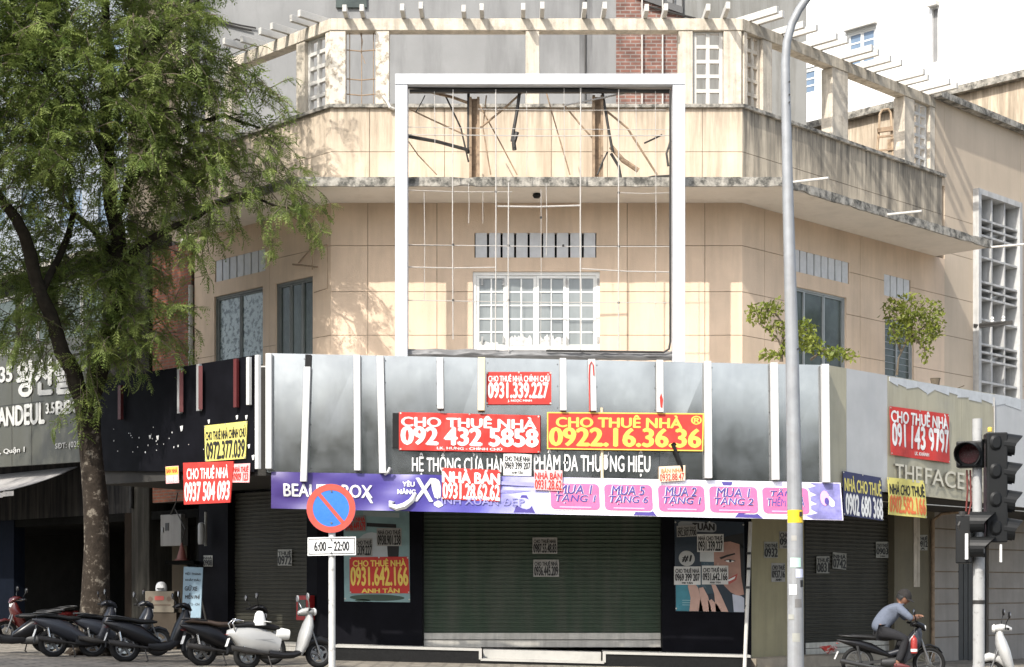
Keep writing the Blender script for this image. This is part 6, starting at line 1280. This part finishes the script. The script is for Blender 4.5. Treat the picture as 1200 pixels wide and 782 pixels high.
for sgn in (-1, 1):
    b = MB(); b.loft([(.18,.30,75,.02,.02,sgn*.13),(.28,.46,72,.10,.02,sgn*.16),(.36,.66,68,.12,.02,sgn*.15),(.44,.84,66,.07,.02,sgn*.11),(.47,.92,70,.02,.02,sgn*.08)], 12); b.build('leg_shield', GRYP, mo, local=True, smooth=45)
    b = MB(); b.tube([(.64,sgn*.075,.29),(.545,sgn*.07,.56),(.46,sgn*.05,.80)], .022, 8); b.build('fork_leg', ALLOY, mo, local=True)
    b = MB(); b.tube([(.36,sgn*.24,1.005),(.33,sgn*.36,1.01)], .02, 10); b.build('grip', RUBBER, mo, local=True)
    mirror(mo, sgn, .37, 1.01, -.05, .17)
    b = MB(); b.tube([(.0,sgn*.06,.26),(.02,sgn*.24,.27)], .012, 8); b.build('foot_peg', RUBBER, mo, local=True)
b = MB(); b.tube([(.35,-.30,1.005),(.40,-.10,.98),(.40,.10,.98),(.35,.30,1.005)], .014, 8); b.build('handlebar', PLASTK, mo, local=True)
b = MB(); b.loft([(.32,.97,10,.03,.07),(.42,.99,0,.06,.11),(.52,.94,-35,.06,.09),(.57,.87,-60,.025,.05)], 14); b.build('headlamp_cover', BLKP, mo, local=True, smooth=45)
b = MB(); b.lathe([(0,.03),(.05,.02),(.065,-.01)], (.56,0,.915), 'x', 16); b.build('headlight', LENS, mo, local=True, smooth=40)
b = MB(); b.loft([(.40,.50,50,.012,.03),(.52,.60,25,.02,.055),(.66,.615,-4,.022,.06),(.80,.56,-36,.018,.05),(.88,.47,-55,.008,.02)], 12); b.build('front_fender', BLKP, mo, local=True, smooth=50)
b = MB(); b.loft([(-.20,.30,0,.07,.09),(.0,.30,0,.10,.10),(.18,.33,10,.07,.08),(.26,.36,10,.03,.05)], 12); b.build('engine', DARKAL, mo, local=True, smooth=40)
b = MB(); b.tube([(.12,-.10,.24),(-.1,-.13,.19),(-.45,-.15,.24),(-.95,-.16,.34)], [.016,.018,.035,.04], 10); b.build('exhaust', DARKAL, mo, local=True, smooth=40)
b = MB(); b.bar((-.62,-.08,.29),(-.2,-.06,.32),.03,.05); b.bar((-.62,.08,.29),(-.2,.06,.32),.03,.05); b.tube([(-.58,-.1,.32),(-.64,-.1,.60)], .025, 8); b.build('swing_arm', DARKAL, mo, local=True)
b = MB(); b.loft([(-.96,.64,70,.03,.06),(-.99,.64,75,.015,.04)], 10); b.build('tail_light', TAIL, mo, local=True)
b = MB(); b.hexa([(-1.03,-.08,.36),(-1.03,.08,.36),(-1.025,.08,.36),(-1.025,-.08,.36),(-.97,-.08,.50),(-.97,.08,.50),(-.965,.08,.50),(-.965,-.08,.50)]); b.build('license_plate', PLATE, mo, local=True)
b = MB(); b.tube([(-.58,-.11,.755),(-.85,-.12,.775),(-.95,0,.785),(-.85,.12,.775),(-.58,.11,.755)], .013, 8); b.build('grab_rail', DARKAL, mo, local=True, smooth=True)
# red bottle on the leg shield side
def to_w(p): 
    a = R(-3); return Vector((BX+p[0]*math.cos(a)-p[1]*math.sin(a), BD+p[0]*math.sin(a)+p[1]*math.cos(a), gz(BX)+p[2]))
b = MB(); c = to_w((.35,-.25,.50)); b.lathe([(0,0),(.058,0),(.062,.02),(.062,.24),(.05,.28),(.025,.30),(.025,.33),(0,.33)], c, n=16); o = b.build('red_bottle', paint('bottle_red', (.28,.025,.02), .4), smooth=40); tag(o, 'red bottle with a pale band hanging at the side of the rider motorcycle', 'bottle')
b = MB(); b.lathe([(.0632,.03),(.0632,.08)], c, n=16); b.build('pale_band', SWHITE, o); b = MB(); b.tube([c+Vector((0,0,.32)), c+Vector((.03,.08,.50))], .006, 6); b.build('cord', INK, o)

# ------------------------------------------------------------------ the rider
def skin_mesh(name, joints, edges, m, parent, sub=2, root=0):
    me = bpy.data.meshes.new(name); me.from_pydata([j[:3] for j in joints], edges, []); me.materials.append(m)
    o = bpy.data.objects.new(name, me); COL.objects.link(o); o.parent = parent
    me.skin_vertices.new() if hasattr(me.skin_vertices, 'new') and not me.skin_vertices else None
    md = o.modifiers.new('skin', 'SKIN'); md.use_smooth_shade = True
    sv = me.skin_vertices[0].data
    for i, j in enumerate(joints): 
        r = j[3]; sv[i].radius = (r, j[4] if len(j) > 4 else r)
    sv[root].use_root = True
    s_ = o.modifiers.new('sub', 'SUBSURF'); s_.levels = sub; s_.render_levels = sub
    return o
SKIN = mat('skin_tan', (.19,.095,.058), .55, var=.1, scale=12)
SHIRT = mat('pale_blue_shirt', (.10,.117,.155), .85, var=.08, scale=10, bump=.5, bscale=14)
TROU = mat('dark_trousers', (.008,.008,.010), .85, var=.2)
pr = thing('person', 'person in pale blue shirt and dark cap leaning on a motorcycle handlebar', 'person', (BX-.03, BD, gz(BX)), R(-3)); pr.scale = (1.07,)*3
pel = (-.22,0,.86)
def arm(s):   # shoulder, elbow, wrist: forearms folded over the handlebar
    return [(.13,s*.19,1.24),(.30,s*.27,1.07),(.47,s*.03,1.10)]
J = [(-.22,0,.88,.125,.115),(-.14,0,1.0,.12,.14),(-.02,0,1.13,.12,.15),(.09,0,1.245,.10,.13),(.145,0,1.315,.055,.055),(.175,0,1.36,.05,.05)]
E_ = [(0,1),(1,2),(2,3),(3,4),(4,5)]
for s in (-1, 1):
    n = len(J); J += [(.12,s*.17,1.25,.06,.06),(.22,s*.245,1.145,.048,.048),(.31,s*.27,1.06,.042,.042),(.40,s*.14,1.075,.036,.036),(.475,s*.02,1.10+.02*s,.028,.03)]; E_ += [(3,n),(n,n+1),(n+1,n+2),(n+2,n+3),(n+3,n+4)]
    n = len(J); J += [(-.18,s*.10,.83,.10,.10),(.02,s*.17,.79,.085,.085),(.22,s*.21,.72,.066,.066),(.16,s*.20,.50,.056,.056),(.08,s*.19,.32,.042,.042),(.08,s*.19,.265,.038,.038),(.20,s*.20,.235,.034,.028)]; E_ += [(0,n),(n,n+1),(n+1,n+2),(n+2,n+3),(n+3,n+4),(n+4,n+5),(n+5,n+6)]
body = skin_mesh('body', J, E_, SKIN, pr)
# hands: palm and five fingers
for s in (-1, 1):
    w = Vector((.475, s*.02, 1.10+.02*s)); d = Vector((.30,-s*.95,.02)).normalized(); up = Vector((0,0,1)); sd = Vector((.95,.30*s,-.1)).normalized()
    HJ = [(*w,.028,.022),(*(w+d*.05),.034,.018),(*(w+d*.085),.036,.016)]; HE = [(0,1),(1,2)]
    for k, (off, l) in enumerate(((-.032,.062),(-.011,.072),(.011,.068),(.031,.052))):
        p0 = w+d*.09+sd*off; n = len(HJ); p1 = p0+d*l*.5-up*.008; p2 = p0+d*l*.85-up*.028; HJ += [(*p0,.0095,.0095),(*p1,.009,.009),(*p2,.0075,.0075)]; HE += [(2,n),(n,n+1),(n+1,n+2)]
    p0 = w+d*.03-sd*.04; n = len(HJ); HJ += [(*p0,.0105,.0105),(*(p0+d*.04-sd*.02-up*.008),.0095,.0095),(*(p0+d*.065-sd*.012-up*.016),.008,.008)]; HE += [(1,n),(n,n+1),(n+1,n+2)]
    skin_mesh('hand', HJ, HE, SKIN, body, 1)
# head with face, turned a little down and toward the street
hd_ = MB(); hc = Vector((.215,-.005,1.43)); fw_ = Vector((.78,-.45,-.46)).normalized(); rt = fw_.cross(Vector((0,0,1))).normalized(); upv = rt.cross(fw_).normalized()
n1, n2 = 16, 20; vs = []
for i in range(n1+1):
    th = math.pi*i/n1
    for j in range(n2):
        ph = 2*math.pi*j/n2; x = math.sin(th)*math.cos(ph); y = math.sin(th)*math.sin(ph); z = math.cos(th)
        f_ = .100*x*(1.0 if x > 0 else 1.05); r_ = .076*y*(1-.22*max(0,-z)); u_ = .120*z
        if x > .2: f_ += .022*max(0,1-abs(y)*4.5)*max(0,1-abs(z+.08)*3.6)*1.0; f_ -= .012*max(0,1-abs(abs(y)-.38)*5)*max(0,1-abs(z-.10)*5); f_ += .006*max(0,1-abs(y)*3)*max(0,1-abs(z+.62)*5); f_ -= .004*max(0,1-abs(y)*3)*max(0,1-abs(z+.38)*9)
        vs.append(hc+(fw_*f_+rt*r_+upv*u_)*1.13)
hd_.add(vs, [(i*n2+j,(i+1)*n2+j,(i+1)*n2+(j+1)%n2,i*n2+(j+1)%n2) for i in range(n1) for j in range(n2)])
head = hd_.build('head', SKIN, body, smooth=True, local=True)
for s in (-1, 1):
    b = MB(); c = hc+rt*s*.087-fw_*.005; b.lathe([(0,-.008),(.022,-.006),(.026,.004),(.016,.006)], (0,0,0), 'y', 12); b.v = [tuple(c+fw_*v[0]*.8+rt*v[1]*s+upv*v[2]*1.2) for v in b.v]; b.build('ear', SKIN, head, smooth=True, local=True)
    b = MB(); c = hc+rt*s*.036+fw_*.095+upv*.013; b.lathe([(0,-.008),(.009,-.004),(.009,.004),(0,.008)], (0,0,0), 'y', 10); b.v = [tuple(c+fw_*v[1]*.6+rt*v[0]*1.3+upv*v[2]*.7) for v in b.v]; b.build('eye', INK, head, smooth=True, local=True)
b = MB(); b.tube([tuple(hc+fw_*.094-upv*.054-rt*.024), tuple(hc+fw_*.105-upv*.052), tuple(hc+fw_*.094-upv*.054+rt*.024)], .005, 6); b.build('mouth', mat('lip_brown', (.16,.06,.05), .5), head, local=True)
b = MB(); vs = []
for i in range(9):
    th = math.pi*.60*i/8
    for j in range(n2):
        ph = 2*math.pi*j/n2; x, y, z = math.sin(th)*math.cos(ph), math.sin(th)*math.sin(ph), math.cos(th); k = 1.07
        lo_ = 1 if x < .25 else max(0, 1-(x-.25)*1.2); zz_ = z if lo_ == 1 else max(z, .30)
        vs.append(hc+(fw_*.106*x*k+rt*.081*y*k+upv*.124*zz_*k)*1.13)
b.add(vs, [(i*n2+j,(i+1)*n2+j,(i+1)*n2+(j+1)%n2,i*n2+(j+1)%n2) for i in range(8) for j in range(n2)]); b.build('hair', INK, body, smooth=True, local=True)
CAPM = mat('dark_cap', (.009,.007,.006), .85, var=.2)
b = MB(); vs = []
for i in range(7):
    th = math.pi*.42*i/6
    for j in range(n2):
        ph = 2*math.pi*j/n2; x, y, z = math.sin(th)*math.cos(ph), math.sin(th)*math.sin(ph), math.cos(th); vs.append(hc+(fw_*.122*x+rt*.095*y+upv*(.142*z))*1.15)
b.add(vs, [(i*n2+j,(i+1)*n2+j,(i+1)*n2+(j+1)%n2,i*n2+(j+1)%n2) for i in range(6) for j in range(n2)])
br = []
for l in (0, -.006):
    for i in range(9):
        a = R(-62)+R(124)*i/8
        for rr in (.128, .21): br.append(hc+fw_*(rr*math.cos(a)*1.0)+rt*(.100*math.sin(a)*(1 if rr < .15 else .92))+upv*(.040+l-(.022 if rr > .15 else 0)))
b.add(br, [(2*i,2*i+1,2*i+3,2*i+2) for i in range(8)]+[(18+2*i,18+2*i+2,18+2*i+3,18+2*i+1) for i in range(8)]+[(2*i+1,18+2*i+1,18+2*i+3,2*i+3) for i in range(8)])
b.build('cap', CAPM, body, smooth=50, local=True)
# shirt and trousers
SJ = [(-.25,0,.80,.165,.165),(-.165,0,.99,.158,.172),(-.03,0,1.14,.152,.18),(.085,0,1.245,.12,.155),(.145,0,1.30,.068,.07)]; SE = [(0,1),(1,2),(2,3),(3,4)]
for s in (-1, 1): n = len(SJ); SJ += [(.11,s*.175,1.245,.082,.082),(.205,s*.240,1.155,.070,.070),(.285,s*.265,1.08,.060,.060),(.325,s*.245,1.062,.058,.055)]; SE += [(3,n),(n,n+1),(n+1,n+2),(n+2,n+3)]
sh = skin_mesh('shirt', SJ, SE, SHIRT, body, 2, 0)
b = MB(); b.ring((.155,0,1.312), .066, .016, 'z', 18, 6); b.build('collar', SHIRT, body, smooth=True, local=True)
TJ = [(-.22,0,.86,.150,.145)]; TE = []
for s in (-1, 1): n = len(TJ); TJ += [(-.16,s*.10,.83,.112,.112),(.02,s*.17,.79,.098,.098),(.22,s*.21,.715,.078,.078),(.16,s*.20,.50,.072,.072),(.085,s*.19,.31,.064,.064)]; TE += [(0,n),(n,n+1),(n+1,n+2),(n+2,n+3),(n+3,n+4)]
skin_mesh('trousers', TJ, TE, TROU, body, 2, 0)
for s in (-1, 1):
    b = MB(); b.loft([(.02,.25,0,.035,.038,s*.19),(.08,.255,0,.05,.045,s*.192),(.16,.245,-8,.038,.048,s*.197),(.25,.232,-4,.028,.042,s*.205),(.29,.228,0,.012,.025,s*.207)], 12); b.build('shoe', mat('worn_maroon_shoe', (.10,.02,.02), .6) if s < 0 else INK, body, smooth=50, local=True)

# ------------------------------------------------------------------ small things by the shopfront
def loc(f, px, o): return f.w(f.u(px,o), 0, o)
# blue standee
D = FL.D(222, 1.2); b = MB()
q = [P(210,664,D),P(232.5,665,D),P(235,724,D),P(213,724,D)]; bk = Vector((.05,.25,0)); g0_ = gz(q[0].x)
b.hexa([q[3],q[2],q[2]+bk*.2,q[3]+bk*.2,q[0]+bk,q[1]+bk,q[1]+bk*1.15,q[0]+bk*1.15]); o = b.build('standee_sign', paint('standee_blue', (.20,.30,.37), .5)); tag(o, 'pale blue standee board with dark lettering behind the black scooter', 'sign')
FSt = Face(q[3].x, D+.03, 1, .05)
class Q3:
    def pt(s, a, b_, e=0): return (q[0]+bk).lerp(q[1]+bk, a).lerp(q[3].lerp(q[2], a), b_)+Vector((0,-e,.2*e))
for sx, a0, a1, b0, b1 in (('VIỆT THÀNH',.08,.92,.10,.17),('KHẮC DẤU',.12,.9,.22,.28),('GIỮ XE',.10,.75,.36,.47),('MIỄN PHÍ',.14,.90,.52,.63),('THỨ 2 - CN',.12,.9,.70,.76)):
    t = MB(); letter(t, Q3(), sx, a0, a1, b0, b1, .006, .03); t.build('lettering', INK, o)
b = MB(); b.bar(q[3].lerp(q[2],.5)+bk*4.5-Vector((0,0,.55)), q[0].lerp(q[1],.5)+bk*1.2, .04, .03); b.bar(q[3]+bk*.1+Vector((.03,0,-.6)), q[3]+bk*.1+Vector((.03,0,0)), .04, .03); b.bar(q[2]+bk*.1+Vector((-.03,0,-.6)), q[2]+bk*.1+Vector((-.03,0,0)), .04, .03); b.build('stand', ALLOY, o)
# carton boxes
D = FL.D(190, .9)
CART = mat('carton_pale', (.15,.13,.10), .85, var=.12)
b = MB(); c0, c1 = P(170,718,D), P(204,693,D); b.box(c0.x,c1.x,D,D+.5,c0.z,c1.z); o = b.build('carton_box', CART, bevel=.01); tag(o, 'printed pale carton box stacked beside the blue standee', 'box')
FBx = Face(c0.x, D, 1, 0); qb = Quad(FBx, [(171,694),(203,694),(203,717),(171,717)], .004)
b = MB(); blob(b, qb, rrect(.32,.2,.66,.42,.05,.05), .003); b.build('red_print', mat('print_dull_red', (.30,.06,.05), .7), o); b = MB(); blob(b, qb, ell(.16,.35,.08,.13,12), .003); blob(b, qb, ell(.84,.35,.08,.13,12), .003); blob(b, qb, [(.1,.62),(.1,.68),(.9,.68),(.9,.62)], .003); b.build('dark_print', mat('print_dull_brown', (.10,.07,.05), .7), o)
b = MB(); b.box(c0.x-.02,c1.x+.05,D+.02,D+.5,gz(c0.x),c0.z-.004); o = b.build('carton_box', mat('carton_dark', (.05,.038,.026), .9, var=.15), bevel=.01); tag(o, 'plain brown carton box under the printed pale one', 'box')
# helmet on the boxes
hc_ = P(189, 692.5, D+.22); b = MB(); b.lathe([(.0,.21),(.06,.20),(.10,.165),(.125,.11),(.13,.05),(.125,0)], hc_, n=20); o = b.build('helmet', SWHITE, smooth=60); tag(o, 'white helmet resting on top of the printed carton box', 'helmet')
b = MB(); b.loft([(.10,.06,0,.008,.09),(.17,.05,-6,.006,.07),(.20,.045,-8,.004,.04)], 10); b.v = [(hc_.x+v[1], hc_.y-v[0], hc_.z+v[2]) for v in b.v]; b.build('visor', PLASTK, o)
# meter cabinet
fo = .1; b = MB(); b.fbox(FL, FL.u(188,fo), FL.u(212,fo), FL.z(200,640,fo), FL.z(200,603,fo), -.1, fo); o = b.build('meter_cabinet', mat('cabinet_grey', (.15,.145,.135), .6, var=.1, streak=.4), bevel=.01); tag(o, 'grey metal meter cabinet on the dark wall above the carton boxes', 'cabinet')
b = MB(); b.fbox(FL, FL.u(194,fo), FL.u(198,fo), FL.z(196,622,fo), FL.z(196,613,fo), fo+.002, fo+.012); b.build('dark_window', INK, o); b = MB(); b.fbox(FL, FL.u(190.5,fo), FL.u(192,fo), FL.z(190,624,fo), FL.z(190,618,fo), fo+.002, fo+.03); b.build('latch', ALLOY, o)
b = MB(); b.tube([FL.at(200,603,.12),FL.at(206,590,.3),FL.at(208,578,.5)], .015, 6); b.tube([FL.at(212,640,.08),FL.at(217,620,.15),FL.at(205,596,.2)], .015, 6); b.build('cable', IRON, o)
b = MB(); b.lathe([(.0,0),(.07,0),(.08,.05),(.08,.42),(.06,.48),(0,.5)], FL.at(236,638,.35), n=14); o = b.build('white_canister', mat('dull_white_tube', (.30,.30,.29), .5), smooth=40); tag(o, 'small white upright canister on the edge of the narrow black pillar', 'canister'); 
b = MB(); b.tube([FL.at(241,600,.2),FL.at(241,640,.2)], .03, 8); b.build('white_conduit', GPAP, o)
# warning triangle, bucket, red cabinet, planter
b = MB(); c = FL.at(213,657,.6); b.lathe([(.17,0),(.17,.02),(.12,.025),(.02,.40),(0,.41)], c, n=16); o = b.build('traffic_cone', paint('cone_red', (.12,.03,.02), .6)); tag(o, 'small dull red cone on the ledge below the meter cabinet', 'traffic cone')
b = MB(); b.box(c.x-.35,c.x+.3,c.y-.15,c.y+.5,c.z-.09,c.z-.005); b.build('shelf_board', DARK, o)
D = FL.D(246, .9); c = P(247, 731, D); b = MB(); b.lathe([(.0,0),(.20,0),(.24,.36),(.245,.37),(.225,.37),(.19,.03),(0,.03)], (c.x, D, gz(c.x)+.12), n=20); o = b.build('bucket', mat('bucket_grey', (.22,.22,.21), .5), smooth=40); tag(o, 'grey plastic bucket by the narrow black pillar', 'bucket')
b = MB(); b.lathe([(0,0),(.28,0),(.28,.118),(0,.118)], (c.x, D, gz(c.x)), n=20); b.build('stand', DARK, o)
b = MB(); f0 = .09; b.fbox(FL, FL.u(347,f0+.18), FL.u(361,f0+.18), FL.z(354,727,f0+.18), FL.z(354,698,f0+.18), f0, f0+.18); o = b.build('fire_cabinet', paint('cabinet_red', (.30,.02,.02), .4), bevel=.01); tag(o, 'red fire cabinet on the black corner pillar behind the cream scooter', 'cabinet')
b = MB(); b.fbox(FL, FL.u(349.5,f0+.18), FL.u(358.5,f0+.18), FL.z(354,722,f0+.18), FL.z(354,703,f0+.18), f0+.183, f0+.188); b.build('glass_front', GLASSD, o)
b = MB(); k = (FL.u(358.5,f0+.18), FL.z(358,714,f0+.18)); b.fbox(FL, k[0], k[0]+.03, k[1]-.05, k[1]+.05, f0+.183, f0+.21); b.build('handle', ALLOY, o)
# two parking helmets / mirrors: white helmet on the classic scooter
hw = cream_sc.location+Vector((math.cos(R(24))*-.42, math.sin(R(24))*-.42-.03, .80))
b = MB(); b.lathe([(.0,.26),(.05,.25),(.085,.20),(.10,.12),(.115,.06),(.115,0)], hw, n=18); o = b.build('helmet', SWHITE, smooth=60); tag(o, 'white helmet with a visor resting on the seat of the cream scooter', 'helmet')
b = MB(); b.loft([(.09,.07,0,.008,.09),(.17,.06,-6,.006,.07),(.21,.055,-8,.004,.04)], 10); b.v = [(hw.x+v[0], hw.y+v[1], hw.z+v[2]) for v in b.v]; b.build('visor', SWHITE, o)
# litter
c = P(972, 776, 35.2); c.z = max(FR.z(990,765)-.0, c.z); b = MB()
pts = [(c.x+.18*math.cos(a)*(1+.3*math.sin(3*a)), c.y+.14*math.sin(a), c.z+.12+.07*math.sin(2.7*a)) for a in [k*2*math.pi/9 for k in range(9)]]
b.add(pts+[(c.x,c.y-.03,c.z+.02),(c.x+.02,c.y,c.z+.22)], [(i,(i+1)%9,9) for i in range(9)]+[((i+1)%9,i,10) for i in range(9)]); o = b.build('crumpled_wrapper', mat('red_white_wrapper', (.50,.42,.38), .6, blotch=1, bcol=(.45,.05,.04), blscale=9, lo=.5, hi=.52)); tag(o, 'crumpled red and white wrapper on the step below the right shutter', 'wrapper')
